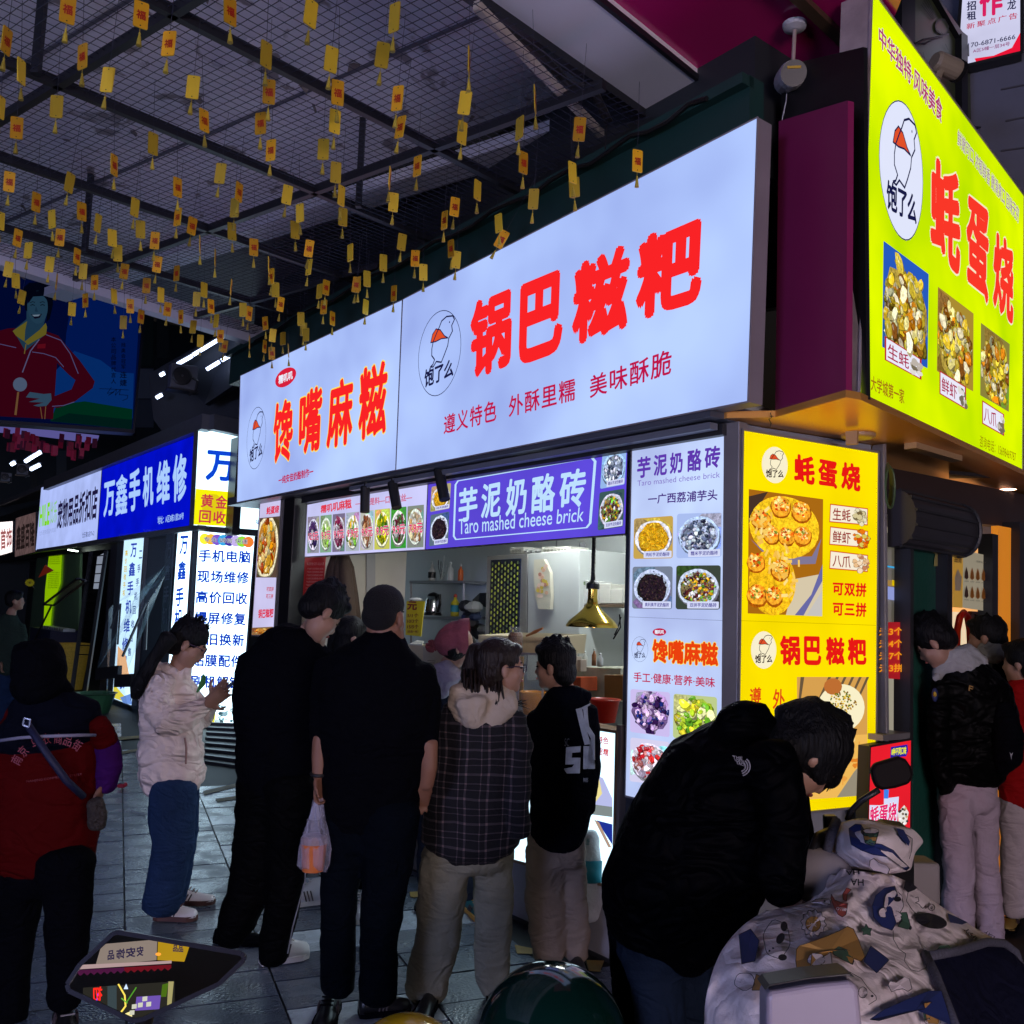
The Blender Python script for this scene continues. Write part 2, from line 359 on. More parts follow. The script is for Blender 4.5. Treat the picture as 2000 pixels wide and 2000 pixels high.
for n_, (dd, c, i, j) in enumerate(cells):
    k = rnd.randrange(3)
    if i == 1 and j % 3 == 0 or (i == 2 and j % 7 == 2): k = 3
    z = -.0215 + rnd.uniform(-.0015, .0015)
    if n_ < 298:
        o = bpy.data.objects.new('tile', tme[k]); scn.collection.objects.link(o); o.parent = pave
        o.location = Vector((c[0], c[1], z)) - Vector(t0); o.rotation_euler = (rnd.uniform(-.002, .002), rnd.uniform(-.002, .002), math.atan2(tb[1], tb[0])); ORG[o.name] = np.zeros(3)
    else: sb[k].box((c[0], c[1], z), .59, .287, .04, ax=tb)
allb = MB()
for k in range(4):
    for fi in range(0, len(sb[k].F)): pass
    allb.add(sb[k].V, sb[k].F, k)
allb.build('tile', TM + [TW], pave, kind='stuff')
# painted yellow queue marks, worn
ym = mat('worn_yellow_paint', (.26, .16, .03), .6, noise=.8, nscale=9)
for q in ([(225, 1440), (280, 1436), (280, 1441), (226, 1446)], [(222, 1470), (270, 1462), (272, 1466), (228, 1475)], [(396, 1545), (468, 1528), (470, 1534), (400, 1552)], [(420, 1560), (480, 1552), (480, 1558), (425, 1566)],
          [(800, 1742), (822, 1740), (824, 1752), (802, 1752)], [(1005, 1845), (1040, 1852), (1040, 1863), (1010, 1862)], [(1145, 1875), (1180, 1876), (1172, 1898), (1150, 1896)]):
    mesh('floor_marking', [G(x, y, .004) for x, y in q], [(3, 2, 1, 0)], ym)['kind'] = 'structure'
# ---- main stall shell ------------------------------------------------------------
A0 = F.at(556, 1300); A1 = F.at(1446, 1300)           # left and right end of the front
nB = -F.n; H0 = lambda p, z: np.array([p[0], p[1], z])
e = lambda px: F.at(px, 1200)[:2]
def fp(px, back=0., z=0.): q = F.at(px, 1200) + nB * back; return np.array([q[0], q[1], z])
stall = thing('snack_stall', 'corner snack stall with open serving hatch, pale interior and black posts', 'stall', fp(1000))
def wallb(name, a, b, z0, z1, t, m, par, lab=None):
    k = MB(); d = b - a; d = d / np.linalg.norm(d); n = np.array([d[1], -d[0], 0])
    k.box((a + b) / 2 + UP * ((z0 + z1) / 2 - a[2]), np.linalg.norm(b - a), t, z1 - z0, ax=d); return k.build(name, m, par, label=lab)
BD = 2.3
wallb('back_wall', fp(560, BD) + D1 * 3.2, fp(1335, BD), 0, 2.6, .06, inwall, stall)
# back wall panel joints
for px in (640, 760, 905, 1000, 1130, 1240):
    k = MB(); a = fp(px, BD - .035, .8); k.box(a + UP * .9, .012, .008, 1.7, ax=D1); k.build('panel_joint', mat('joint', (.3, .31, .31), .5), stall)
for z in (1.15, 1.62, 2.05): 
    k = MB(); k.bar(fp(560, BD - .034, z), fp(1330, BD - .034, z), .008, .006); k.build('panel_joint', MAT['joint'], stall)
wallb('side_wall', fp(566, .1), fp(566, 1.07), 0, 2.6, .05, mat('stall_wall_cream', (.62, .58, .48), .5, noise=.08), stall)
wallb('side_wall', fp(1330, .05), fp(1330, BD), 0, 2.6, .05, inwall, stall)
k = MB(); q = [fp(556, 0, 2.56), fp(1440, 0, 2.56), fp(1335, BD, 2.56), fp(556, BD, 2.56) + D1 * 3, fp(556, 1.1, 2.56) + D1 * 3, fp(556, 1.1, 2.56)]; k.slab(q[::-1], (0, 0, -1), .05); k.build('ceiling', inwall, stall)
k = MB(); q = [fp(556, 0, .01), fp(1440, 0, .01), fp(1335, BD, .01), fp(556, BD, .01)]; k.slab(q, (0, 0, 1), .03); k.build('floor', dark, stall)
# counter front, grey panel below hatch
wallb('counter_front', fp(800, .03), fp(1222, .03), 0, .38, .05, mat('counter_panel', (.33, .31, .33), .5, noise=.15), stall)
k = MB(); k.box((fp(600, .3, .98) + fp(1222, .3, .98)) / 2, np.linalg.norm(fp(600) - fp(1222)), .6, .04, ax=D1); k.build('counter_top', mat('counter_wood', (.2, .12, .07), .4), stall, bevel=.006)
# backlit counter panel (white poster under the hatch)
fq = [(1162, 1414), (1206, 1420), (1203, 1720), (1150, 1690)]
CS = F.shift(-.0)
# posts
def post(px, z0, z1, wx, wy, m, name='post', back=0.): 
    k = MB(); k.box(fp(px, back, (z0 + z1) / 2), wx, wy, z1 - z0, ax=D1); return k.build(name, m, stall, bevel=.004)
post(566, 0, 2.5, .2, .12, black); post(1226.5, 0, 2.5, .075, .1, mat('charcoal_post', (.05, .055, .07), .4, noise=.3), back=.06)
post(1434, 0, 2.5, .085, .06, steel)
wallb('lower_panel', fp(1232, .03), fp(1425, .03), 0, 2.5, .04, mat('lower_panel_dark', (.05, .052, .06), .5, noise=.3), stall)
# header under fascia + track
k = MB(); k.bar(fp(470, -.02, 2.535), fp(1440, -.02, 2.535), .34, .07); k.build('fascia_underside', mat('underside', (.09, .1, .13), .35), stall)
k = MB(); k.bar(fp(590, -.03, 2.47), fp(1425, -.03, 2.47), .06, .05); k.bar(fp(595, .02, 2.43), fp(1225, .02, 2.43), .03, .04); k.build('header_rail', dark, stall)
k = MB(); k.bar(fp(700, -.1, 2.478), fp(1420, -.1, 2.478), .05, .03); k.build('light_track', mat('track_grey', (.25, .27, .33), .35, .3), stall)
# ---- fascia signs ---------------------------------------------------------------
sideg = mat('sign_side_grey', (.34, .30, .34), .5, .2, noise=.2, nscale=5)
filmW = backlit('film_white_blue', (160, 180, 246), 1.0, .1, .8, (180, 204, 255))
sL = light_box('fascia_sign', 'left half of the white fascia with red brush lettering, nearest the phone shop', 'sign', SF, [(470, 734), (786, 586), (772.5, 918), (463, 981)], .09, filmW, sideg, .006)
sR = light_box('fascia_sign', 'large white lit fascia with four big red characters above the hatch', 'sign', SF, [(787, 585), (1478, 231), (1459, 784), (774, 918)], .09, filmW, sideg, .006)
RED = pr((250, 35, 38)); INK = pr((22, 24, 70)); MAG = pr((190, 20, 75)); WHT = pr((235, 240, 255)); YEL = pr((255, 225, 90))
def chars(surf, par, items, m, bold, out=None, name='lettering'):
    p = Print(surf)
    for t, q in items: p = Print(surf); p.text(t, q, m, bold, out=out); p.build('character', par)
chars(SF, sR, [('锅', o2((888, 572), (968, 537), (963, 690), (886, 720))), ('巴', o2((982, 538), (1066, 503), (1060, 662), (978, 692))),
      ('糍', o2((1082, 502), (1192, 452), (1183, 622), (1078, 655))), ('粑', o2((1203, 452), (1330, 396), (1322, 572), (1198, 608)))], RED, .046)
for t, q in (('遵义特色', ((838, 784), (938, 752), (936, 794), (837, 820))), ('外酥里糯', ((960, 748), (1085, 712), (1085, 755), (960, 788))), ('美味酥脆', ((1112, 710), (1268, 656), (1266, 706), (1113, 752)))):
    p = Print(SF); p.text(t, o2(*q), MAG, .014, sp=1.12); p.build('slogan', sR)
Print(SF).logo(o2((790, 602), (872, 570), (868, 732), (788, 760)), INK).build('logo', sR)
Print(SF).logo([(483, 803), (521, 787), (518, 905), (481, 926)], INK).build('logo', sL)
chars(SF, sL, [('馋', [(535, 790), (575, 773), (570, 899), (533, 908)]), ('嘴', [(586, 768), (631, 750), (626, 880), (583, 890)]), ('麻', [(643, 748), (692, 731), (687, 866), (637, 878)]), ('糍', [(703, 722), (759, 700), (753, 848), (699, 862)])], RED, .03, (YEL, .02))
p = Print(SF); oq = [(538, 727), (579, 711), (578, 747), (537, 763)]; p.disc(oq, .5, .5, .5, .5, pr((215, 30, 60))); p.text('糯叽叽', lerp_quad(oq, .16, .26, .84, .74), WHT, .03); p.build('badge', sL)
p = Print(SF); p.text('一纯安佳奶酪制作一', [(544, 931), (612, 912), (612, 929), (544, 947)], MAG, .03); p.build('slogan', sL)
# ---- purple banner + menu banner ---------------------------------------------------
filmP = backlit('film_purple', (92, 72, 214), 1.0, .12, 1.5)
mq = [(600.6, 985.6), (835.5, 937.7), (829.6, 1073.6), (595.4, 1087.8)]; pq = [(837, 936), (1225.5, 862), (1220.8, 1042.5), (831, 1073.4)]
bM = light_box('menu_banner', 'white menu banner over the hatch with eight photos of snacks priced in yuan', 'banner', F, mq, .05, backlit('film_menu', (200, 200, 245), 1.0, .1), steel, .006)
bP = light_box('shop_banner', 'purple lit banner with white framed Taro mashed cheese brick lettering', 'banner', F, pq, .05, filmP, dark, .004)
LW = pr((190, 225, 255))
p = Print(F); inner = [(890, 940), (1163, 893), (1152, 1030), (886, 1054)]
pts = [(.0, .06), (.0, .94), (.02, 1), (.98, 1), (1, .94), (1, .06), (.98, 0), (.02, 0)]; p.uvline(inner, pts, .016, LW, True); p.build('white_border', bP)
p = Print(F)
for ch, q in (('芋', [(897, 955), (933, 948), (932, 1015), (895, 1022)]), ('泥', [(942, 946), (979, 938), (977, 1008), (938, 1014)]), ('奶', [(990, 937), (1030, 929), (1027, 1003), (987, 1010)]), ('酪', [(1040, 930), (1086, 921), (1083, 998), (1037, 1004)]), ('砖', [(1095, 921), (1146, 912), (1142, 989), (1091, 996)])):
    p.text(ch, q, LW, .026)
p.build('lettering', bP)
p = Print(F); p.text('Taro mashed cheese brick', [(896, 1014), (1142, 990), (1139, 1018), (896, 1044)], LW, .004); p.build('lettering', bP)
ORAc = [(250, 190, 30), (255, 205, 60), (235, 160, 20)]; CHO = [(50, 40, 45), (80, 62, 60), (30, 26, 34)]; RICE = [(190, 205, 235), (120, 130, 170), (225, 232, 250), (60, 66, 96)]
MIX = [(250, 190, 40), (70, 45, 50), (120, 200, 60), (235, 235, 240), (120, 50, 60)]
def fphoto(surf, q, par, bg, bowl, pal, cap=None, n=70, r=.06, seed=1, ink=(70, 60, 150), k=1., **kw):
    p = Print(surf); p.food(q, bg, bowl, pal, n, r, seed, k, **kw)
    if cap:
        cq = lerp_quad(q, .26, .82, .97, .98); p.rrect(cq, pr((214, 220, 250), k), .06); p.text(cap, lerp_quad(cq, .08, .2, .93, .8), pr(ink, k), .015)
    p.build('food_photo', par)
fphoto(F, [(843, 951), (881, 943), (878, 993), (840, 1000)], bP, (180, 170, 120), (235, 235, 240), ORAc, '肉松芋泥奶酪砖', 70, .06, 1)
fphoto(F, [(841, 1006), (878, 999), (875, 1062), (838, 1067)], bP, (90, 110, 130), (215, 222, 240), CHO, '奥利奥芋泥奶酪砖', 70, .06, 2)
fphoto(F, [(1177, 883), (1224, 873), (1220, 946), (1172, 955)], bP, (150, 185, 235), (175, 205, 250), RICE, '糯米芋泥奶酪砖', 80, .07, 3)
fphoto(F, [(1171, 962), (1220, 954), (1217, 1028), (1167, 1036)], bP, (60, 90, 90), (205, 215, 235), MIX, '双拼芋泥奶酪砖', 80, .055, 4)
p = Print(F); p.text('糯叽叽麻糍', [(627, 987), (686, 973), (687, 993), (626, 1003)], pr((225, 60, 80)), .03); p.text('—口都是料—口口拉丝—', [(694, 976), (805, 962), (805, 978), (694, 990)], pr((205, 90, 125)), .02); p.build('lettering', bM)
pals = [([(50, 40, 90), (90, 60, 120), (220, 210, 235)], (225, 225, 240)), ([(150, 210, 70), (200, 235, 140), (240, 250, 220)], (225, 235, 225)), ([(130, 30, 80), (160, 50, 100), (225, 220, 230)], (220, 220, 235)), ([(245, 245, 240), (250, 200, 60), (120, 190, 60)], (235, 235, 225)), ([(200, 150, 110), (235, 220, 200), (150, 90, 60)], (225, 225, 225)), ([(250, 230, 40), (220, 210, 30), (90, 150, 30)], (240, 240, 210)), ([(120, 40, 60), (60, 140, 60), (235, 230, 235)], (230, 230, 235)), ([(235, 220, 170), (210, 150, 90), (245, 245, 235)], (225, 235, 225))]
xs = [600, 625, 649, 675, 703, 731, 763, 795, 829]
for i in range(8):
    fl = lambda x: 1010 - (x - 600) * .107; fb = lambda x: 1081 - (x - 600) * .055; a, b = xs[i] + 1, xs[i + 1] - 1
    q = [(a, fl(a)), (b, fl(b)), (b - 1, fb(b)), (a - 1, fb(a))]; pal, bw = pals[i]; bgc = [(150, 150, 165), (130, 170, 140), (120, 110, 140), (170, 180, 190), (190, 190, 180), (200, 200, 90), (70, 150, 70), (130, 140, 130)][i]
    p = Print(F); p.food(q, bgc, bw, pal, 26, .11, 20 + i, rr=.02); p.text('12.9元' if i == 0 else '9.9元' if i < 7 else '7.9元', lerp_quad(q, .1, .42, .93, .66), pr((225, 50, 100)), .03, out=(WHT, .03)); p.build('food_photo', bM)
# ---- white taro panel (light box on the front) --------------------------------------
wq = [(1234.7, 864), (1422, 835.6), (1408, 1598), (1221.6, 1553)]; FP = F.shift(.02)
wp = light_box('menu_sign', 'tall white lit menu sign headed Taro mashed cheese brick, left of the corner post', 'sign', FP, wq, .05, backlit('film_panel', (186, 200, 250), 1., .12, 1.6, (200, 220, 255)), steel, .006)
PUR = pr((95, 55, 175)); z1 = lambda x, y: (1200 + x * .28468, 800 + y * .28468)
p = Print(FP)
for ch, x0, x1, yt, yb in (('芋', 157, 250, 322, 470), ('泥', 270, 362, 305, 455), ('奶', 382, 470, 290, 440), ('酪', 502, 600, 270, 425), ('砖', 620, 728, 250, 405)):
    p.text(ch, [z1(x0, yt + 8), z1(x1, yt - 8), z1(x1 - 2, yb - 8), z1(x0 - 2, yb + 4)], PUR, .03)
p.build('lettering', wp)
p = Print(FP); p.text('Taro mashed cheese brick', [z1(158, 488), z1(725, 425), z1(723, 465), z1(158, 525)], pr((120, 90, 190)), -.006); p.build('lettering', wp)
p = Print(FP); p.text('一广西荔浦芋头', [z1(232, 582), z1(708, 545), z1(706, 622), z1(230, 650)], pr((70, 35, 130)), .02); p.build('lettering', wp)
fphoto(FP, [z1(135, 748), z1(403, 728), z1(400, 1020), z1(130, 1025)], wp, (200, 165, 80), (232, 232, 240), ORAc, '肉松芋泥奶酪砖', 170, .045, 5)
fphoto(FP, [z1(430, 715), z1(738, 705), z1(735, 1012), z1(425, 1020)], wp, (170, 190, 240), (185, 205, 250), RICE, '糯米芋泥奶酪砖', 120, .06, 6)
fphoto(FP, [z1(125, 1078), z1(400, 1075), z1(396, 1370), z1(122, 1365)], wp, (120, 130, 150), (200, 214, 240), CHO, '奥利奥芋泥奶酪砖', 190, .04, 7)
fphoto(FP, [z1(425, 1070), z1(730, 1068), z1(725, 1372), z1(420, 1370)], wp, (60, 70, 60), (200, 210, 235), MIX, '双拼芋泥奶酪砖', 150, .045, 8)
p = Print(FP); p.line([z1(98, 1422), z1(745, 1447)], .8, pr((120, 130, 170))); p.build('film_joint', wp)
z3 = lambda x, y: (1100 + x * .46584, 1250 + y * .46584)
Print(FP).logo([z1(118, 1555), z1(232, 1560), z1(230, 1732), z1(118, 1730)], INK).build('logo', wp)
p = Print(FP); oq = [z1(262, 1500), z1(356, 1500), z1(355, 1552), z1(262, 1552)]; p.disc(oq, .5, .5, .5, .5, pr((190, 20, 70))); p.text('糯叽叽', lerp_quad(oq, .16, .22, .84, .76), WHT, .03); p.build('badge', wp)
p = Print(FP); p.text('馋嘴麻糍', [z1(260, 1572), z1(712, 1598), z1(712, 1764), z1(258, 1736)], pr((235, 65, 15)), .04, out=(pr((255, 220, 80)), .035)); p.build('lettering', wp)
p = Print(FP); p.text('手工·健康·营养·美味', [z1(132, 1798), z1(690, 1838), z1(690, 1908), z1(132, 1868)], MAG, .015); p.build('lettering', wp)
BERRY = [(150, 110, 190), (205, 170, 225), (60, 30, 90), (220, 190, 235), (40, 50, 130)]; GRN = [(250, 235, 60), (210, 240, 60), (120, 190, 50), (245, 250, 180)]; STR = [(225, 50, 60), (240, 225, 240), (205, 190, 225), (240, 150, 150)]
fphoto(FP, [z3(282, 205), z3(448, 220), z3(446, 408), z3(280, 385)], wp, (205, 190, 240), None, BERRY, None, 90, .09, 9, area=(.5, .5, .42, .42))
fphoto(FP, [z3(463, 225), z3(645, 240), z3(643, 430), z3(460, 410)], wp, (190, 205, 140), None, GRN, None, 60, .13, 10, area=(.5, .5, .42, .42))
fphoto(FP, [z3(282, 408), z3(445, 428), z3(443, 612), z3(278, 592)], wp, (215, 210, 240), (230, 225, 245), STR, None, 80, .09, 11)
fphoto(FP, [z3(460, 432), z3(640, 450), z3(638, 630), z3(458, 612)], wp, (160, 180, 120), None, GRN, None, 60, .12, 12, area=(.5, .5, .42, .42))
p = Print(FP)
for cx, cy, r_ in ((.38, .6, .13), (.26, .42, .11), (.56, .38, .11)):
    q9 = [z3(282, 205), z3(448, 220), z3(446, 408), z3(280, 385)]; p.disc(q9, cx, cy, r_, r_, pr((20, 26, 90))); p.disc(q9, cx, cy, r_ * .8, r_ * .8, pr((45, 70, 190))); p.disc(q9, cx - .02, cy + .02, r_ * .35, r_ * .35, pr((20, 30, 110)))
q9 = [z3(282, 408), z3(445, 428), z3(443, 612), z3(278, 592)]
for cx, cy, r_ in ((.32, .68, .15), (.62, .38, .17)): p.disc(q9, cx, cy, r_ * .8, r_ * 1.3, pr((222, 40, 50))); p.disc(q9, cx, cy, r_ * .55, r_, pr((245, 150, 140))); p.disc(q9, cx, cy, r_ * .25, r_ * .6, pr((255, 225, 215)))
p.build('food_photo', wp)
# ---- yellow panel round the corner ---------------------------------------------------
YP = vsurf(F.at(1446, 1200) + nB * .0, azd(61.9)); YP1 = YP.shift(.02)
yq = [(1452, 841), (1714.7, 885.4), (1709, 1571), (1441, 1598)]
filmY = backlit('film_yellow', (255, 226, 0), 1.0, .1, 1.5)
yp = light_box('menu_sign', 'tall yellow lit menu panel with red lettering and food photos, right of the corner post', 'sign', YP1, yq, .05, filmY, steel, .008)
k = MB(); a = YP.at(1720, 1200); a[2] = 1.25; k.box(a, .02, .07, 2.5, ax=azd(61.9)); a2 = YP.at(1452, 1200); a3 = YP.at(1714, 1200)
k.build('edge_post', steel, stall, bevel=.003)
c_ = (a2 + a3) / 2; c_[2] = 1.25; k = MB(); k.box(c_ + (-YP.n) * .06, np.linalg.norm(a3 - a2), .06, 2.5, ax=azd(61.9)); k.build('end_wall', greywall, stall)
CRED = pr((232, 25, 20)); CREAM = pr((250, 240, 205)); DK = pr((50, 28, 20))
Print(YP1).logo([z1(1012, 248), z1(1190, 262), z1(1188, 512), z1(1010, 498)], DK, CREAM, False).build('logo', yp)
p = Print(YP1)
for ch, q in (('蚝', (1232, 300, 1375, 325, 520)), ('蛋', (1398, 335, 1530, 360, 548)), ('烧', (1555, 355, 1688, 378, 568))):
    x0, y0, x1, y1, yb = q; p.text(ch, [z1(x0, y0), z1(x1, y1), z1(x1, yb), z1(x0, yb - 25)], CRED, .042)
p.build('lettering', yp)
FRY = [(240, 150, 20), (250, 190, 60), (215, 90, 20), (250, 215, 120), (180, 60, 10), (245, 225, 160)]
ball = [z1(922, 545), z1(1432, 615), z1(1425, 1418), z1(915, 1398)]
p = Print(YP1); p.uvpoly(ball, [(0, 0), (1, 0), (1, 1), (0, 1)], pr((170, 105, 20)))
p.uvpoly(ball, [(.0, .94), (.25, 1), (.0, .72)], pr((70, 50, 40))); p.uvpoly(ball, [(.62, .3), (1, .36), (1, .0), (.5, .0)], pr((215, 200, 170))); p.uvpoly(ball, [(.62, 0), (.74, 0), (1, .44), (1, .3)], pr((105, 105, 165))); p.uvpoly(ball, [(.78, 0), (1, .0), (1, .22)], pr((200, 195, 190)))
p.uvpoly(ball, [(.02, .6), (.3, .46), (.85, .5), (.98, .66), (.9, .44), (.62, .42), (.35, .4)], pr((130, 120, 150)))
p.disc(ball, .48, .72, .47, .26, prf((238, 190, 30)), 24); p.disc(ball, .32, .26, .31, .27, prf((232, 178, 24)), 24)
R_ = random.Random(5)
for cx, cy, r_ in ((.42, .88, .14), (.7, .86, .14), (.16, .76, .13), (.3, .64, .12), (.5, .64, .12), (.72, .66, .13), (.1, .4, .12), (.12, .14, .14), (.42, .36, .13), (.34, .14, .12)):
    p.disc(ball, cx, cy, r_, r_ * .68, prf((160, 80, 8)), 14, R_, .08); p.disc(ball, cx, cy + .01, r_ * .92, r_ * .6, prf((236, 160, 40)), 14, R_, .08); p.disc(ball, cx - .02, cy + .03, r_ * .6, r_ * .32, prf((245, 196, 96)), 10, R_, .2)
    for i in range(34):
        a = R_.uniform(0, 6.28); d = R_.random() ** .5 * r_ * .72; q_ = R_.uniform(.006, .024); cc = R_.choice([(225, 95, 15), (240, 130, 25), (120, 130, 40), (200, 60, 10), (255, 225, 150)])
        p.disc(ball, cx + d * math.cos(a), cy + .03 + d * .6 * math.sin(a), q_, q_ * .6, prf(cc), 6, R_, .4)
for i in range(46):
    a, b = R_.choice([(.2, .74), (.42, .4), (.52, .25), (.2, .7), (.45, .47)]); cx = a + R_.gauss(0, .09); cy = b + R_.gauss(0, .06); cx = min(max(cx, .03), .85); an = R_.uniform(0, 3.1); L = .035
    p.uvline(ball, [(cx - L * math.cos(an), cy - L * .6 * math.sin(an)), (cx + L * math.cos(an), cy + L * .6 * math.sin(an))], .026, pr(R_.choice([(255, 225, 140), (250, 205, 100), (245, 190, 80)])))
p.build('food_photo', yp)
for i, (t_, ty) in enumerate((('生蚝', 645), ('鲜虾', 800), ('八爪', 965))):
    q = [z1(1480, ty), z1(1740, ty + 32), z1(1738, ty + 150), z1(1474, ty + 128)]; p = Print(YP1); p.uvpoly(q, [(0, 0), (1, 0), (1, 1), (0, 1)], pr((215, 90, 20))); p.uvpoly(q, [(.02, .06), (.98, .06), (.98, .94), (.02, .94)], pr((250, 238, 215)))
    p.text(t_, lerp_quad(q, .08, .2, .55, .86), pr((150, 20, 20)), .012)
    pal = [[(215, 200, 150), (120, 100, 60), (235, 225, 190)], [(235, 120, 20), (215, 80, 10), (220, 200, 90)], [(235, 190, 140), (200, 130, 90), (250, 220, 185)]][i]
    for n_ in range(22):
        a = R_.uniform(0, 6.28); d = R_.random() ** .5; cx = .82 + .2 * d * math.cos(a); cy = .5 + .45 * d * math.sin(a); q_ = R_.uniform(.03, .08)
        p.disc(q, cx, cy, q_ * 1.1, q_ * 2.2, pr(tuple(int(v * .6) for v in pal[0])), 8, R_, .2); p.disc(q, cx, cy, q_, q_ * 1.9, pr(R_.choice(pal)), 8, R_, .2)
    p.build('price_tag', yp)
p = Print(YP1); p.text('可双拼', [z1(1498, 1180), z1(1730, 1190), z1(1728, 1288), z1(1496, 1272)], CRED, .035, 1.1); p.text('可三拼', [z1(1498, 1318), z1(1730, 1325), z1(1728, 1425), z1(1496, 1412)], CRED, .035, 1.1); p.build('lettering', yp)
p = Print(YP1); p.line([z1(868, 1448), z1(1790, 1480)], .8, pr((190, 160, 0))); p.build('film_joint', yp)
Print(YP1).logo([z1(938, 1520), z1(1112, 1522), z1(1110, 1780), z1(936, 1776)], DK, CREAM, False).build('logo', yp)
p = Print(YP1)
for ch, x0, x1 in (('锅', 1135, 1275), ('巴', 1300, 1420), ('糍', 1450, 1580), ('粑', 1600, 1730)): p.text(ch, [z1(x0, 1545 + (x1 - 1135) * .03), z1(x1, 1545 + (x1 - 1135) * .04), z1(x1, 1755), z1(x0, 1752)], CRED, .042)
p.build('lettering', yp)
p = Print(YP1); p.text('遵', [z3(783, 200), z3(832, 196), z3(830, 272), z3(781, 272)], pr((225, 70, 20)), .02); p.text('外', [z3(880, 205), z3(930, 205), z3(928, 290), z3(878, 290)], pr((225, 70, 20)), .02)
p.text('义', [z3(783, 290), z3(832, 290), z3(830, 355), z3(781, 355)], pr((225, 70, 20)), .02); p.build('lettering', yp)
low = [z3(980, 155), z3(1275, 155), z3(1275, 650), z3(985, 672)]
p = Print(YP1); p.uvpoly(low, [(0, 0), (1, 0), (1, 1), (0, 1)], pr((215, 160, 80)))
for i in range(9): p.uvpoly(low, [(i / 9 - .2, .62), (i / 9 - .19 + .02, .62), (i / 9 + .14, 1), (i / 9 + .1, 1)] if i > 2 else [(0, .7), (.02, .7), (.1, 1), (.05, 1)], pr((105, 85, 60)))
p.disc(low, .62, .74, .34, .2, pr((250, 240, 200)), 26); p.disc(low, .5, .92, .13, .07, pr((190, 110, 50)), 14)
for i in range(110):
    a = R_.uniform(0, 6.28); d = R_.random() ** .5; p.disc(low, .64 + .2 * d * math.cos(a), .78 + .1 * d * math.sin(a), .014, .009, pr(R_.choice([(190, 140, 20), (90, 110, 20), (230, 190, 60), (130, 80, 10)])), 5, R_, .3)
p.uvpoly(low, [(0, 0), (1, 0), (1, .51), (0, .51)], pr((240, 185, 90)))
for i in range(50): p.disc(low, R_.uniform(.06, .94), R_.uniform(.1, .48), R_.uniform(.01, .05), R_.uniform(.008, .03), pr(R_.choice([(225, 130, 40), (250, 215, 140), (235, 160, 70)])), 8, R_, .3)
p.uvpoly(low, [(.55, .0), (1, .0), (1, .32), (.8, .2)], pr((150, 140, 120))); p.build('food_photo', yp)
# ---- soffit, pink panel, big yellow sign ------------------------------------------------
ysd = G(1996, 926, ZC) - G(1679, 781, ZC); ysd /= np.linalg.norm(ysd); YS = vsurf(G(1679, 781, ZC), ysd)
ys = light_box('fascia_sign', 'huge yellow green lit fascia on the side street with red characters and three food photos', 'sign', YS, [(1704, -16), (1999, 383), (1996, 926), (1679, 781)], .13, backlit('film_yellowgreen', (196, 240, 0), 1.0, .12, 1.2, (226, 246, 0)), mat('weathered_side', (.36, .3, .31), .6, noise=.5, nscale=9, bump=.2), .01)
z5 = lambda x, y: (1300 + x * .36232, y * .36232)
Print(YS).logo([z5(1150, 475), z5(1388, 610), z5(1388, 1370), z5(1150, 1200)], INK, pr((225, 230, 252)), True).build('logo', ys)
p = Print(YS); YR = pr((250, 55, 40)); CRM = pr((250, 235, 200))
p.text('蚝', [z5(1428, 820), z5(1592, 955), z5(1588, 1500), z5(1426, 1330)], YR, .04, out=(CRM, .02)); p.text('蛋', [z5(1622, 1040), z5(1745, 1140), z5(1740, 1650), z5(1620, 1530)], YR, .04, out=(CRM, .02)); p.text('烧', [z5(1765, 1235), z5(1878, 1320), z5(1874, 1765), z5(1764, 1650)], YR, .04, out=(CRM, .02)); p.build('lettering', ys)
p = Print(YS); p.text('中华独特·风味美食', [z5(1150, 130), z5(1492, 545), z5(1490, 670), z5(1150, 245)], pr((175, 60, 105)), .02, out=(pr((235, 225, 240)), .03)); p.build('slogan', ys)
p = Print(YS); p.text('鲜嫩可口 浓郁鲜香 嫩滑爽口 回味无穷', [z5(1575, 695), z5(1905, 1120), z5(1903, 1205), z5(1573, 780)], pr((150, 130, 110)), .0, out=(pr((225, 222, 215)), .05)); p.build('slogan', ys)
OY = [(240, 215, 70), (225, 140, 30), (240, 225, 150), (215, 185, 60), (245, 235, 190), (150, 100, 30), (240, 200, 50)]
ph = [([z5(1175, 1298), z5(1418, 1478), z5(1412, 1985), z5(1168, 1870)], 31, (40, 90, 190)), ([z5(1468, 1545), z5(1660, 1690), z5(1658, 2110), z5(1462, 2000)], 32, (170, 140, 50)), ([z5(1700, 1740), z5(1855, 1855), z5(1850, 2220), z5(1696, 2130)], 33, (140, 130, 60))]
for q, sd_, bg_ in ph: p = Print(YS); p.food(q, bg_, None, OY, 90, .1, sd_, area=(.5, .45, .46, .44), rr=.01); p.build('food_photo', ys)
for q, t_ in (([(1731, 660), (1778, 690), (1778, 728), (1731, 702)], '生蚝'), ([(1837, 727), (1871, 748), (1871, 788), (1837, 768)], '鲜虾'), ([(1920, 785), (1948, 803), (1948, 842), (1920, 826)], '八爪')):
    p = Print(YS, .012); p.uvpoly(q, [(-.06, -.06), (1.5, -.06), (1.5, 1.06), (-.06, 1.06)], pr((190, 40, 45))); p.uvpoly(q, [(0, 0), (1.42, 0), (1.42, 1), (0, 1)], pr((235, 235, 250))); p.text(t_, lerp_quad(q, .06, .16, .94, .88), pr((170, 20, 70)), .01)
    for n_ in range(14): p.disc(q, R_.uniform(1.1, 1.5), R_.uniform(.1, .8), .12, .14, pr(R_.choice([(190, 180, 170), (120, 110, 90), (225, 220, 215)])), 7, R_, .2)
    p.build('price_tag', ys)
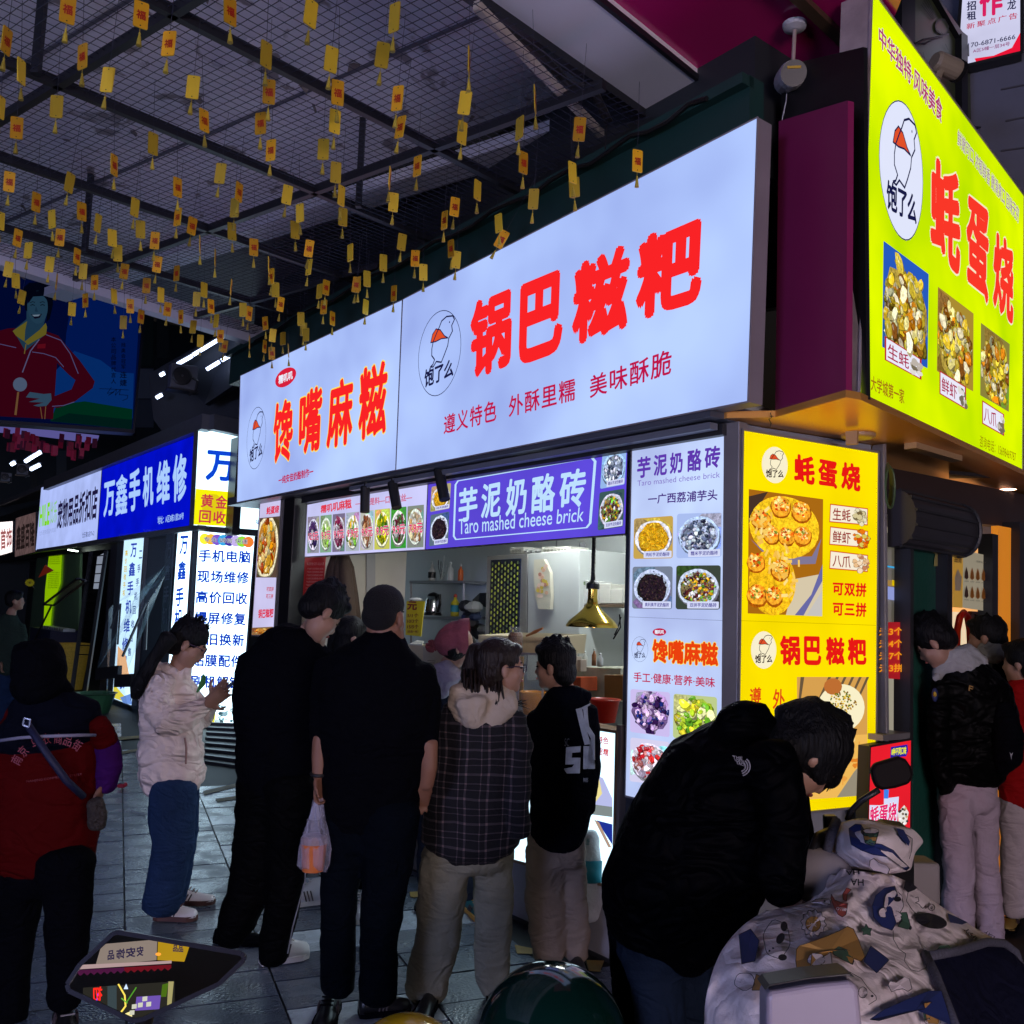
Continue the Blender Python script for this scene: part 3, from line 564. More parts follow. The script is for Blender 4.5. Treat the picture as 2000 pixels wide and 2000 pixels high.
p = Print(YS); p.text('大学城第一家', [(1701, 732), (1766, 761), (1766, 790), (1701, 762)], pr((165, 110, 20)), .015); p.text('咨询电话：15698469787', [(1914, 849), (1984, 882), (1984, 903), (1913, 872)], pr((150, 120, 10)), .0); p.build('lettering', ys)
mag = mat('magenta_panel', (.3, .02, .11), .38, noise=.12, nscale=3)
a = G(1514, 815, ZC); b = G(1652, 774, ZC)
PK = vsurf(a, (b - a) / np.linalg.norm(b - a))
t = thing('magenta_board', 'flat magenta panel between the white fascia and the yellow sign', 'panel', a)
k = MB(); k.slab([PK.at(1521, 237), PK.at(1656, 196), b, a], PK.n, .03); k.build('sheet', mag, t)
k = MB(); k.slab([PK.at(1490, 120) - PK.n * .1, PK.at(1648, 80) - PK.n * .1, b - PK.n * .1, a - (b - a) * .1 - PK.n * .1], PK.n, .02); k.build('backing', black, t)
so = thing('street_soffit', 'glossy copper coloured soffit under the yellow sign, glowing orange', 'soffit', G(1514, 815, ZC))
pts = [(1425, 836), (1500, 790), (1514, 815), (1652, 776), (1681, 781), (1996, 926), (2200, 1020), (2200, 1110), (1960, 1010), (1760, 940), (1640, 915), (1450, 850)]
Wd = azd(47)
ZS = ZC - .016; pts = [G(x, y, ZS) for x, y in pts[1:7]]; c0 = YP.at(1446, 1200); c0[2] = ZS; pts = [c0 + nB * -.1] + pts[1:] ; far = pts[-1] + azd(-47) * .9; pts += [far, c0 + azd(55) * 3.5 + azd(-40) * .5, c0 + azd(-40) * .6]
SOM = mat('copper_lacquer', (1, .44, .10), .32, .45, noise=.1, nscale=2)
mesh('soffit_sheet', pts + [p_ + UP * .03 for p_ in pts], [tuple(range(len(pts))), tuple(range(2 * len(pts) - 1, len(pts) - 1, -1))] + [(i, i + len(pts), (i + 1) % len(pts) + len(pts), (i + 1) % len(pts)) for i in range(len(pts))], SOM, so)
# round lamp with drop bracket, tube batten, hook wire on soffit
lm = thing('ceiling_lamp', 'small round unlit downlight with a bent tab under the copper soffit', 'lamp', G(1674, 838, ZC))
k = MB(); k.lathe(G(1676, 842, ZC), [(.075, 0), (.08, -.008), (.075, -.03), (.06, -.035)], 20); k.build('ring', mat('cream_plastic', (.5, .32, .16), .4), lm)
k = MB(); q = G(1668, 848, ZC - .04); k.box(q - UP * .02 - azd(45) * .02, .02, .05, .06, ax=azd(40)); k.build('tab', MAT['cream_plastic'], lm)
bt = thing('batten_lamp', 'slim tube batten screwed to the soffit above the shutter box', 'lamp', G(1820, 890, ZC))
k = MB(); k.bar(G(1778, 870, ZC - .03), G(1868, 896, ZC - .03), .06, .03); k.build('housing', MAT['cream_plastic'], bt)
dlm = mat('downlight_glow', (1, .95, .9), .5, emit=6.)
for x, y, l_ in ((1968, 955, 'bright round downlight in the brown soffit, left of the two'), (1998, 980, 'bright round downlight in the brown soffit at the picture edge')):
    t = thing('downlight', l_, 'lamp', G(x, y, ZC)); k = MB(); k.lathe(G(x, y, ZC - .012), [(.05, 0), (.05, -.004)], 20); k.build('diffuser', dlm, t); k = MB(); k.lathe(G(x, y, ZC), [(.065, -.001), (.065, -.008), (.052, -.012)], 20, cap=False); k.build('trim_ring', steel, t)
hk = thing('wire_hook', 'twisted dark wire hanging from the orange soffit', 'wire', G(1503, 810, ZC)); k = MB(); q = G(1505, 806, ZC)
k.tube([q, q - UP * .02 + D2 * .01, q - UP * .03 - D2 * .015, q - UP * .045 + D2 * .005, q - UP * .06], .002, 5); k.tube([q - UP * .015, q - UP * .01 + D2 * .03, q + D2 * .04], .0018, 5); k.build('wire', black, hk)
# ================================================================ CANOPY, CEILING, HANGING TAGS
ZM = 4.05; da = azd(43.5); db = azd(-53)
HP = []                                                # half planes keeping the canopy: n.x >= c
def hp(n, p): n = np.array(n, float)[:2]; HP.append((n, float(n @ np.array(p)[:2])))
hp(F.n, pF + F.n * .12); hp((-da[1], da[0]), (-.2, 3.43)); far0, far1 = G(0, 508, ZM), G(520, 670, ZM); fd = (far1 - far0) / np.linalg.norm(far1 - far0)
hp((fd[1], -fd[0]), far0); hp((1, 0), (-4.6, 0)); hp((0, 1), (0, 1.2))
def clip(p, d, L=20.):
    t0, t1 = -L, L
    for n, c in HP:
        a = n @ d[:2]; b = c - n @ p[:2]
        if abs(a) < 1e-9:
            if b > 0: return None
            continue
        if a > 0: t0 = max(t0, b / a)
        else: t1 = min(t1, b / a)
    return (p + d * t0, p + d * t1) if t1 - t0 > .05 else None
can = thing('canopy_frame', 'black steel canopy grid with welded wire mesh carrying the gold tags', 'canopy', (-1.5, 5, ZM))
beam = mat('black_beam', (.012, .013, .018), .45, noise=.3)
for px, dd in (((293, 0), da), ((565, 351), da), ((435, 457), da), ((254, 518), da), ((340, 22), db), ((672, 351), db), ((300, 640), db)):
    q = G(*px, ZM + .02); c = clip(q, dd)
    if c: k = MB(); k.bar(c[0], c[1], .035, .05); k.build('beam', beam, can)
# canopy corner hangers
for x, y, zt in ((70, 145, 4.62), (700, 405, 4.62), (165, 492, 4.62)):
    k = MB(); q = G(x, y, ZM); k.bar(q, np.array([q[0], q[1], zt]), .035, .035); k.build('hanger', beam, can)
k = MB(); ws = .05
wr = random.Random(3)
for d, o in ((da, db), (db, da)):
    for i in range(-140, 140):
        c = clip(np.array([-1.5, 4.5, ZM]) + o * (i * ws), d)
        if c is None: continue
        n = max(2, int(np.linalg.norm(c[1] - c[0]) / .5)); pts = []
        for j in range(n + 1): q = c[0] + (c[1] - c[0]) * j / n; q = q + UP * (.012 * math.sin(q[0] * 5.1) * math.sin(q[1] * 4.3) + .02); pts.append(q)
        k.tube(pts, .0021, 3, cap=False)
k.build('wire_mesh', mat('wire_blue_black', (.015, .018, .04), .5), can, kind='stuff')
# pale edge beam at the far side, dark green band along the shopfront
eb = thing('edge_beam', 'long pale steel beam closing the canopy on the far side', 'beam', far1)
k = MB(); k.bar(far0 - fd * 2.2 + UP * .03, far1 + fd * .22 + UP * .03, .12, .17); k.build('beam', mat('pale_beam', (.62, .62, .7), .5, noise=.1), eb)
gb = thing('green_band', 'dark green metal band between the mesh canopy and the white fascia', 'band', fp(1000, .05, 3.9))
k = MB(); k.bar(fp(440, -.06, 3.86), fp(1490, -.06, 3.86), .1, .32); k.bar(fp(440, -.12, 3.99), fp(1490, -.12, 3.99), .08, .05); k.build('sheet', mat('dark_green', (.012, .05, .045), .5, noise=.2), gb)
k = MB(); k.bar(fp(440, .25, 4.2), fp(1440, .25, 4.2), .3, 1.), k.build('upper_wall', mat('upper_wall_dark', (.02, .025, .03), .6), stall)
k = MB(); cb = [fp(1420 - 40 * i, -.17, 3.97 + .02 * math.sin(i * 1.9)) for i in range(24)]; k.tube(cb, .012, 6); t = thing('cable_bundle', 'black cable bundle strung along the green band under the mesh', 'cable', cb[10]); k.build('cable', black, t)
# ceiling above the mesh: stained painted slab, pale strip painted in for a gap of sky, dark metal sheets near the shop
cm = mat('ceiling_paint', (.55, .54, .62), .7); tt = cm.node_tree; bb = tt.nodes['Principled BSDF']
gm = tt.nodes.new('ShaderNodeNewGeometry'); n1 = tt.nodes.new('ShaderNodeTexNoise'); n1.inputs['Scale'].default_value = 3.2; n1.inputs['Detail'].default_value = 7; n1.inputs['Distortion'].default_value = .8
tt.links.new(gm.outputs['Position'], n1.inputs['Vector']); r1 = tt.nodes.new('ShaderNodeMapRange'); r1.inputs[1].default_value = .62; r1.inputs[2].default_value = .66
tt.links.new(n1.outputs['Fac'], r1.inputs[0]); mx = tt.nodes.new('ShaderNodeMix'); mx.data_type = 'RGBA'; mx.inputs[6].default_value = (.56, .55, .64, 1); mx.inputs[7].default_value = (.3, .27, .28, 1)
n2 = tt.nodes.new('ShaderNodeTexNoise'); n2.inputs['Scale'].default_value = 1.1; n2.inputs['Detail'].default_value = 5; tt.links.new(gm.outputs['Position'], n2.inputs['Vector'])
r2 = tt.nodes.new('ShaderNodeMapRange'); r2.inputs[1].default_value = .3; r2.inputs[2].default_value = .7; tt.links.new(n2.outputs['Fac'], r2.inputs[0])
m2 = tt.nodes.new('ShaderNodeMix'); m2.data_type = 'RGBA'; m2.inputs[6].default_value = (.7, .69, .82, 1); m2.inputs[7].default_value = (.93, .92, .98, 1); tt.links.new(r2.outputs[0], m2.inputs[0])
tt.links.new(m2.outputs[2], mx.inputs[6]); tt.links.new(r1.outputs[0], mx.inputs[0]); tt.links.new(mx.outputs[2], bb.inputs['Base Color'])
ZK = 4.62
s0 = G(470, 440, ZK); s1 = G(1120, 225, ZK); sdv = (s1 - s0) / np.linalg.norm(s1 - s0); sn = np.array([sdv[1], -sdv[0], 0]);
if sn @ (CAM - s0) < 0: sn = -sn
ce = thing('ceiling_slab', 'stained pale grey ceiling with flaking paint above the wire mesh', 'ceiling', s0 + sn * 2)
def clipoly(P_, hs):
    for n, c in hs:
        out = []
        for i in range(len(P_)):
            a, b_ = P_[i], P_[(i + 1) % len(P_)]; da_, db_ = n @ a[:2] - c, n @ b_[:2] - c
            if da_ >= 0: out.append(a)
            if da_ * db_ < 0: out.append(a + (b_ - a) * (da_ / (da_ - db_)))
        P_ = out
    return P_
HC = [(HP[2][0], HP[2][1] - 1.9 * np.linalg.norm(HP[2][0])), (HP[1][0], HP[1][1] - .1)]
k = MB(); e0 = s0 - sdv * 9 ; e1 = s1 + sdv * .8; dw = (e1 - e0)
k.slab(clipoly([e0 + sn * 7, e1 + sn * 7, e1 + sn * .1, e0 + sn * .1], HC), (0, 0, -1), .1); k.build('slab', cm, ce)
k = MB(); k.slab(clipoly([e0 + sn * .1 - UP * .12, s1 + sdv * .8 + sn * .1 - UP * .12, s1 + sdv * .8 - sn * .12 - UP * .12, e0 - sn * .12 - UP * .12], HC), (0, 0, -1), .08); k.build('sky_gap_strip', mat('pale_sky_gap', (.8, .8, .9), .5), ce)
k = MB(); k.slab(clipoly([e0 - sn * .12, e1 - sn * .12, e1 - sn * 4, e0 - sn * 4], HC), (0, 0, -1), .1); k.build('dark_sheet', mat('dark_ceiling', (.09, .09, .12), .6, noise=.3, nscale=2), ce)
for i in range(1, 4):
    k = MB(); a = s0 + sn * (i * 1.05); k.bar(a - sdv * 5 - UP * .004, a + sdv * 3.3 - UP * .004, .02, .012); k.build('slab_joint', mat('joint_dark', (.12, .12, .15), .7), ce)
k = MB()
for i in range(90):
    a = s0 + sdv * wr.uniform(-3.5, 3) + sn * wr.uniform(.3, 3.4) - UP * .004; r_ = wr.uniform(.015, .06); n = 6; a0 = wr.uniform(0, 6)
    V = [a + r_ * wr.uniform(.5, 1) * (math.cos(a0 + j * 6.28 / n) * da + math.sin(a0 + j * 6.28 / n) * db) - UP * wr.uniform(0, .05 if j < 3 else .004) for j in range(n)]
    k.add(V, [tuple(range(n))], wr.randrange(2))
k.build('paint_flake', [mat('flake_pale', (.6, .59, .68), .7), mat('flake_dark', (.22, .19, .18), .8)], ce, kind='stuff')
# white awning slab and red soffit of the next building
w0, w1, w2, w3 = G(937, 0, 4.3), G(1283, 236, 4.3), G(1413, 197, 4.3), G(1160, 0, 4.3)
aw = thing('awning_slab', 'white painted awning underside running overhead beside the mesh canopy', 'awning', w1)
k = MB(); k.slab([w0 - da * 2.5, w1, w2, w3 - da * 2.5], (0, 0, -1), .16); k.build('slab', mat('awning_white', (.85, .85, .9), .5, noise=.08, nscale=3), aw)
k = MB(); k.bar(w0 - da * 2.5 - UP * .01, w1 - UP * .01, .05, .07); k.bar(w3 - da * 2.5 + UP * .01, w2 + UP * .01, .02, .03); k.build('edge_trim', beam, aw)
k = MB(); k.tube([G(960, 40, 4.22), G(1060, 110, 4.2), G(1110, 165, 4.17), G(1160, 178, 4.2), G(1190, 240, 4.1)], .022, 8); k.tube([G(1185, 240, 4.1), G(1183, 240, 4.1) - UP * .14], .004, 5); t = thing('cable_bundle', 'thick taped black cable drooping beside the white awning', 'cable', G(1110, 165, 4.17)); k.build('cable', black, t)
k = MB(); k.bar(G(930, 10, 4.1), G(1175, 262, 4.1), .03, .04); t = thing('light_batten', 'pale wooden batten along the canopy edge by the white awning', 'batten', G(1100, 180, 4.1)); k.build('batten', mat('pale_batten', (.5, .46, .4), .6, noise=.3), t)
rs = thing('red_soffit', 'glossy magenta red soffit above the security camera', 'soffit', G(1413, 197, 4.36))
rp = [G(x, y, 4.36) for x, y in ((1170, 0), (1413, 197), (1570, 150), (1720, 100), (1800, -100), (1170, -300))]
k = MB(); k.slab(rp, (0, 0, -1), .05); k.build('sheet', mat('red_gloss', (.6, .014, .17), .22, noise=.15, nscale=2, coat=.3), rs)
k = MB(); k.bar(G(1500, -60, 4.33), G(1672, 103, 4.33), .05, .03); k.build('trim', mat('bronze_trim', (.16, .1, .06), .4, .5), rs)
k = MB(); q0, q1 = G(1413, 197, 4.38), G(1740, 92, 4.38); k.slab([q0 - UP * 0, q1, q1 - UP * 1.2, q0 - UP * 1.2], nB, .0 + .05); k.build('dark_back', black, rs)
cc = thing('security_camera', 'white bullet security camera on a short pole under the red soffit', 'camera', G(1552, 47, 4.36)); wp_ = mat('camera_white', (.6, .6, .62), .4)
top = G(1552, 47, 4.34); bot = P(1549, 128, top @ FW - CAM @ FW)
k = MB(); k.lathe(top, [(.055, .0), (.05, -.02), (.02, -.03)], 16); k.build('mount', wp_, cc)
k = MB(); k.tube([top - UP * .03, bot], .009, 8); k.build('pole', mat('warm_pole', (.45, .34, .3), .5), cc)
Dc = float((bot - CAM) @ FW); fwd = P(1556, 140, Dc - .1) - P(1540, 160, Dc + .12); fwd /= np.linalg.norm(fwd)
k = MB(); c0 = P(1543, 152, Dc + .05); k.lathe(c0 - fwd * .1, [(.04, 0), (.062, .02), (.064, .16), (.058, .2)], 18, ax=fwd); k.build('housing', wp_, cc)
k = MB(); k.lathe(c0 + fwd * .101, [(.057, 0), (.057, .006)], 18, ax=fwd); k.build('lens_face', black, cc)
k = MB(); k.box(c0 + fwd * .112 + UP * .028, .06, .012, .018, ax=np.cross(fwd, UP) / np.linalg.norm(np.cross(fwd, UP)), az=UP); k.build('amber_label', mat('amber', (.7, .45, .05), .5), cc)
k = MB(); k.tube([c0 - fwd * .08 - UP * .03, P(1535, 200, Dc), P(1528, 232, Dc + .05), P(1522, 300, Dc + .1)], .003, 5); k.build('cable', wp_, cc)
# ---- gold tags --------------------------------------------------------------------
Z1 = "365,50 F;760,80 F;1240,60 F;1675,70 B;35,220 F;445,305 F;910,235 F;1435,295 B;1785,320 B;115,385 B;580,430 B;1040,470 B;1100,650 F;1450,495 F;1820,500 F;305,575 B;1405,665 F;1460,810 F;1805,655 B;90,690 F;825,775 B;1743,805 B;615,890 F;1188,935 B;1810,930 B;50,980 F;375,985 B;957,1010 F;1288,1035 F;1548,1050 B;1840,1055 B;195,1090 F;440,1140 F;727,1118 B;1265,1120 B;958,1170 F;1617,1148 B;1848,1170 B;280,1182 B;528,1203 B;1035,1218 F;757,1237 B;1250,1248 B;1590,1240 B;95,1283 F;323,1280 F;605,1283 B;835,1297 F;1078,1320 E;1368,1333 F;1666,1340 F;1888,1362 B;152,1350 B;415,1383 F;635,1365 B;268,1425 B;848,1425 F;1160,1390 E;448,1463 B;670,1463 F;45,1452 B;952,1473 F;1449,1430 E;1665,1440 B;1462,1490 F;85,1513 B;510,1523 F;305,1520 E;790,1540 F;1757,1550 F;1722,1570 B;1920,1535 F;1485,1562 B;1246,1548 E;1100,1563 B;615,1597 B;867,1590 B;1060,1613 B;117,1603 B;460,1620 F;1137,1652 F;1512,1640 F;702,1650 F;903,1667 F;388,1667 B;1310,1670 B;1343,1690 F;1745,1655 F;975,1708 F;760,1707 F;1165,1730 B;1792,1717 F;1622,1720 B;665,1738 B;1430,1743 F;1041,1762 B;1636,1775 B;1470,1808 B;1188,1812 F;1525,1825 B;1080,1838 B;1650,1805 B;1210,1868 F;1426,1868 F;1345,1845 E;1465,1905 F;1555,1890 E;0,575 B;0,1190 B"
Z2 = "470,95 B;405,297 B;487,530 F;502,685 F;872,330 E;850,555 B;835,715 B;1228,535 E;1145,690 B;1165,877 F;1468,697 F;1430,930 B;1440,1010 B;1780,868 F;594,895 F;445,960 E;918,1025 B;465,1090 B;795,1115 F;740,1187 F;1220,1073 B;1032,1203 B;1048,1290 F;510,1305 B;410,1417 B;582,1393 F;775,1340 F;804,1400 B;626,1468 B;275,1533 F;322,1503 B;467,1582 F;315,1655 B"
TG = []
for s_, ox in ((Z1, 0), (Z2, 600)):
    for it in s_.split(';'):
        xy, ty = it.split(' '); x, y = map(float, xy.split(',')); TG.append((ox + x * .36232, y * .36232, ty))
goldF = mat('tag_orange_gold', (.95, .47, .015), .38, .1, noise=.08); goldB = mat('tag_brass_back', (.85, .58, .035), .4, .05, noise=.08)
tas = mat('tassel_gold', (.6, .45, .04), .6, bump=.4, bscale=200); fur = flat((175, 25, 10), .5); 
for m_ in (goldF, goldB, tas):
    t_ = m_.node_tree; b_ = t_.nodes['Principled BSDF']; oi = t_.nodes.new('ShaderNodeObjectInfo'); hs = t_.nodes.new('ShaderNodeHueSaturation'); mr = t_.nodes.new('ShaderNodeMapRange'); mr.inputs[3].default_value = .55; mr.inputs[4].default_value = 1.2; t_.links.new(oi.outputs['Random'], mr.inputs[0]); t_.links.new(mr.outputs[0], hs.inputs['Value'])
    if b_.inputs['Base Color'].links: t_.links.new(b_.inputs['Base Color'].links[0].from_socket, hs.inputs['Color'])
    else: hs.inputs['Color'].default_value = b_.inputs['Base Color'].default_value
    t_.links.new(hs.outputs[0], b_.inputs['Base Color'])
thr = mat('thread', (.03, .03, .05), .6)
def plaque_mesh():
    w_, h_, r_, t_ = .0255, .052, .006, .0022; out = []
    for cx, cz, a0 in ((w_ - r_, h_ - r_, 0), (-w_ + r_, h_ - r_, 90), (-w_ + r_, -h_ + r_, 180), (w_ - r_, -h_ + r_, 270)):
        for k_ in range(4): a = math.radians(a0 + k_ * 30); out.append((cx + r_ * math.cos(a), cz + r_ * math.sin(a)))
    n = len(out); V = [(x, -t_, z) for x, z in out] + [(x, t_, z) for x, z in out]
    F_ = [tuple(range(n)), tuple(range(2 * n - 1, n - 1, -1))] + [(i, i + n, (i + 1) % n + n, (i + 1) % n) for i in range(n)]
    mi = [0, 1] + [1] * n
    # hanging holes as small dark rings
    for z in (h_ - .009, -h_ + .009):
        for s_ in (-1, 1):
            b = len(V); V += [(.0028 * math.cos(a), s_ * (t_ + .0004), z + .0028 * math.sin(a)) for a in (6.283 * j / 8 for j in range(8))]; F_.append(tuple(range(b, b + 8))); mi.append(2)
    me = bpy.data.meshes.new('plaque'); me.from_pydata(V, [], F_)
    for m in (goldF, goldB, black): me.materials.append(m)
    me.polygons.foreach_set('material_index', mi); return me
pm = plaque_mesh()
def lm_(name, mb, mats_): 
    me = bpy.data.meshes.new(name); me.from_pydata([tuple(v) for v in mb.V], [], mb.F); me.materials.append(mats_); return me
b = MB(); b.tube([(0, 0, -.052), (0, 0, -.07)], .0012, 4); b.lathe((0, 0, -.07), [(.002, 0), (.0045, -.004), (.0035, -.010), (.006, -.02), (.0105, -.052)], 8); tm = lm_('tassel', b, tas)
Vt, Ft, _L = text_mesh('福', .03); cme = bpy.data.meshes.new('fu_character'); cme.from_pydata([((u - .5) * .033, -.003 - l * .00002, (v - .5) * .036 - .002) for (u, v), l in zip(Vt, _L)], [], Ft); cme.materials.append(fur)
b = MB(); b.box((0, 0, .5), .0016, .0016, 1.); sm = lm_('thread', b, thr)
ORD = 'first second third fourth fifth sixth seventh eighth ninth tenth eleventh twelfth thirteenth fourteenth fifteenth sixteenth seventeenth eighteenth nineteenth'.split()
gr_ = 'gold plaques with tassels hanging from the wire mesh'; tr_ = random.Random(11)
for i, (x, y, ty) in enumerate(TG):
    z = 3.74 + tr_.uniform(-.03, .03)
    if x > 1000: z = 3.70
    p_ = G(x, y, z)
    for _ in range(12):                                # stay in front of the shop sign
        if (p_ - SF.pt) @ SF.n < .1: z -= .02; p_ = G(x, y, z)
    kind_ = {'F': 'gold plaque with red character', 'B': 'blank backed brass plaque', 'E': 'plaque seen edge-on'}[ty]; pc_ = int(y // 40); rk = sum(1 for a in TG if a[2] == ty and int(a[1] // 40) == pc_ and a[0] < x)
    r_ = thing('hanging_tag', '%s, %s such from the left in the %s row down' % (kind_, ORD[rk], ORD[max(0, pc_)]), 'tag', p_, gr_)
    to = math.atan2(CAM[1] - p_[1], CAM[0] - p_[0]) + math.pi / 2
    yaw = to + tr_.uniform(-.95, .95) + (math.pi if ty == 'B' else 0)
    if ty == 'E': yaw = to + math.pi / 2 - .12
    r_.rotation_euler = (tr_.uniform(-.08, .08), tr_.uniform(-.09, .09) + (.45 if (ty == 'F' and abs(x - 980) < 5) else 0), yaw)
    for nm, me in (('plaque', pm), ('tassel', tm), ('fu_character', cme)):
        o = bpy.data.objects.new(nm, me); scn.collection.objects.link(o); o.parent = r_; ORG[o.name] = p_
    o = bpy.data.objects.new('thread', sm); scn.collection.objects.link(o); o.parent = r_; o.location = (0, 0, .043); o.scale = (1, 1, ZM - z - .02)
# ================================================================ LEFT: PHONE SHOP, PET SHOP, BILLBOARD, FAR STALLS
z4 = lambda x, y: (x * .2588, 600 + y * .2588); z4b = lambda x, y: (x * .2588, 1000 + y * .2588); zl = lambda x, y: (x * .2174, 1000 + y * .2174)
L1 = vsurf(G(385, 1026, 2.6), D1); L2 = vsurf(G(385, 1026, 2.6), D2)
alu = mat('dull_aluminium', (.22, .23, .27), .5, .3, noise=.2)
BLUE = pr((170, 205, 255)); NAVY = pr((20, 50, 165)); CY = pr((10, 70, 215))
def V2(p, z): return np.array([p[0], p[1], z])
ph_ = thing('phone_shop', 'small phone repair kiosk with blue fascia and white lit service panels', 'kiosk', V2(L1.at(385, 1026), 0))
def lwall(S, x0, x1, z0, z1, back, t, m, name='wall'):
    a = S.at(x0, 1150) - S.n * back; b_ = S.at(x1, 1150) - S.n * back; k = MB(); d = (b_ - a)[:2]; d = np.array([*(d / np.linalg.norm(d)), 0]); L_ = np.linalg.norm((b_ - a)[:2])
    k.box(V2((a + b_) / 2, (z0 + z1) / 2), L_, t, z1 - z0, ax=d); return k.build(name, m, ph_)
lwall(L2, 388, 560, 0, 3.7, .1, .12, dark); lwall(L1, -60, 386, 2.5, 3.8, .45, .1, dark); lwall(L1, -60, 386, 0, 2.6, 1.6, .1, dark, 'back_wall')
k = MB(); k.slab([V2(L1.at(-40, 1150), 4.02), V2(L1.at(386, 1150), 4.02), V2(L2.at(560, 1150), 4.02), V2(L2.at(560, 1150) - D2 * 0 + D1 * 3, 4.02)], (0, 0, 1), .1); k.build('roof_edge', alu, ph_)
k = MB(); a = L1.at(78, 1150); b_ = L1.at(387, 1150); k.bar(V2(a, 3.93) + L1.n * .03, V2(b_, 3.93) + L1.n * .03, .14, .2); c_ = L2.at(560, 1150); k.bar(V2(b_, 3.93) + L2.n * .03, V2(c_, 3.93) + L2.n * .03, .14, .2); k.build('cornice', alu, ph_)
k = MB(); k.bar(V2(L2.at(380, 1150), 2.56) + L2.n * .02, V2(c_, 2.56) + L2.n * .02, .1, .07); k.bar(V2(L1.at(70, 1150), 2.56), V2(b_, 2.56), .1, .06); k.build('lower_rail', alu, ph_)
q = [z4(312, 1362), z4(773, 1156), z4(733, 1755), z4(270, 1835)]
sp = light_box('fascia_sign', 'white pet supplies fascia with black and lime lettering, left of the blue one', 'sign', L1, q, .1, backlit('film_pet', (172, 188, 246), 1., .1), alu, .01)
p = Print(L1); p.text('宠物用品折扣店', [z4(440, 1465), z4(742, 1338), z4(728, 1600), z4(428, 1680)], pr((28, 22, 60)), .03); p.text('HILE', [z4(300, 1505), z4(378, 1470), z4(372, 1640), z4(297, 1660)], pr((130, 215, 30)), .03); p.text('比乐', [z4(384, 1475), z4(432, 1455), z4(428, 1620), z4(380, 1638)], pr((140, 200, 130)), .012); p.text('比乐宠物用品专卖店', [z4(298, 1690), z4(420, 1660), z4(420, 1695), z4(298, 1725)], pr((140, 155, 205)), .0); p.text('比乐第5店77v-2', [z4(622, 1700), z4(712, 1682), z4(710, 1725), z4(622, 1742)], pr((70, 80, 130)), .01); p.build('lettering', sp)
q = [z4(778, 1154), z4(1497, 840), z4(1455, 1645), z4(736, 1755)]
sb_ = light_box('fascia_sign', 'deep blue lit phone repair fascia with white characters', 'sign', L1, q, .1, backlit('film_blue', (2, 14, 196), 1., .15), alu, .01)
p = Print(L1)
for ch, x0, x1, yt, yb in (('万', 785, 868, 1310, 1580), ('鑫', 875, 965, 1255, 1570), ('手', 975, 1062, 1215, 1540), ('机', 1080, 1162, 1190, 1505), ('维', 1185, 1285, 1150, 1490), ('修', 1305, 1412, 1100, 1470)):
    p.text(ch, [z4(x0, yt + 18), z4(x1, yt - 8), z4(x1 - 6, yb - 14), z4(x0 - 4, yb + 8)], BLUE, .02 if ch == '鑫' else .033)
p.build('lettering', sb_)
p = Print(L1); p.text('地址：A区8栋1层28号', [z4(1190, 1580), z4(1388, 1548), z4(1385, 1600), z4(1190, 1640)], pr((160, 195, 250)), .02); p.build('lettering', sb_)
q = [(388.5, 817.5), (515, 838), (508, 1035), (378, 1025.5)]
sw_ = light_box('fascia_sign', 'bright white end sign with one blue character and a yellow gold recycling patch', 'sign', L2, q, .1, backlit('film_bright', (205, 240, 255), 2.2, .1), alu, .01)
p = Print(L2); p.text('万', [z4(1560, 1075), z4(1778, 1095), z4(1770, 1320), z4(1548, 1305)], CY, .03); p.build('lettering', sw_)
p = Print(L2); yq2 = [z4(1478, 1370), z4(1752, 1395), z4(1740, 1655), z4(1458, 1640)]; p.uvpoly(yq2, [(0, 0), (1, 0), (1, 1), (0, 1)], pr((250, 245, 10))); p.disc(yq2, .5, .5, .3, .4, pr((225, 205, 20)), 14)
for ch, a_ in (('黄', (.16, .12, .5, .5)), ('金', (.56, .12, .88, .5)), ('回', (.14, .58, .46, .94)), ('收', (.52, .58, .86, .94))): p.text(ch, lerp_quad(yq2, *a_), pr((205, 60, 70)), .025)
p.build('lettering', sw_)
p = Print(L2); p.text('址', [(500, 1014), (507, 1015), (506, 1024), (499, 1023)], CY, .02); p.build('lettering', sw_)
q = [z4b(1495, 125), z4b(1925, 158), z4b(1815, 1592), (366, 1413)]
sm_ = light_box('service_panel', 'tall glaring white lit panel listing phone repair services in blue characters', 'sign', L2, q, .08, backlit('film_glare', (205, 238, 255), 3.2, .06), alu, .02)
p = Print(L2)
for i, (t_, y_) in enumerate((('手机电脑', 280), ('现场维修', 436), ('高价回收', 592), ('爆屏修复', 748), ('以旧换新', 908), ('贴膜配件', 1068), ('刷机解锁', 1228))):
    xl = 1500 - i * 10.5; xr = 1893 - i * 12; p.text(t_, [z4b(xl, y_), z4b(xr, y_ + 14), z4b(xr - 4, y_ + 108), z4b(xl - 4, y_ + 96)], pr((15, 60, 190)), .03, 1.08)
p.build('lettering', sm_)
p = Print(L2)
for i, cl in enumerate([(255, 250, 60), (250, 190, 60), (130, 90, 210), (60, 170, 235), (70, 50, 160), (200, 180, 240), (150, 225, 60), (245, 130, 50)]):
    cx, cy = 1545 + i * 47, 203 + i * 3.4; p.poly([z4b(cx + 42 * math.cos(a), cy + 42 * math.sin(a)) for a in (6.283 * j / 18 for j in range(18))], pr(cl))
p.text('专业 诚信 快速', [z4b(1538, 188), z4b(1870, 206), z4b(1868, 242), z4b(1536, 222)], pr((50, 50, 90)), .01, out=(pr((250, 250, 255)), .03)); p.build('badge', sm_)
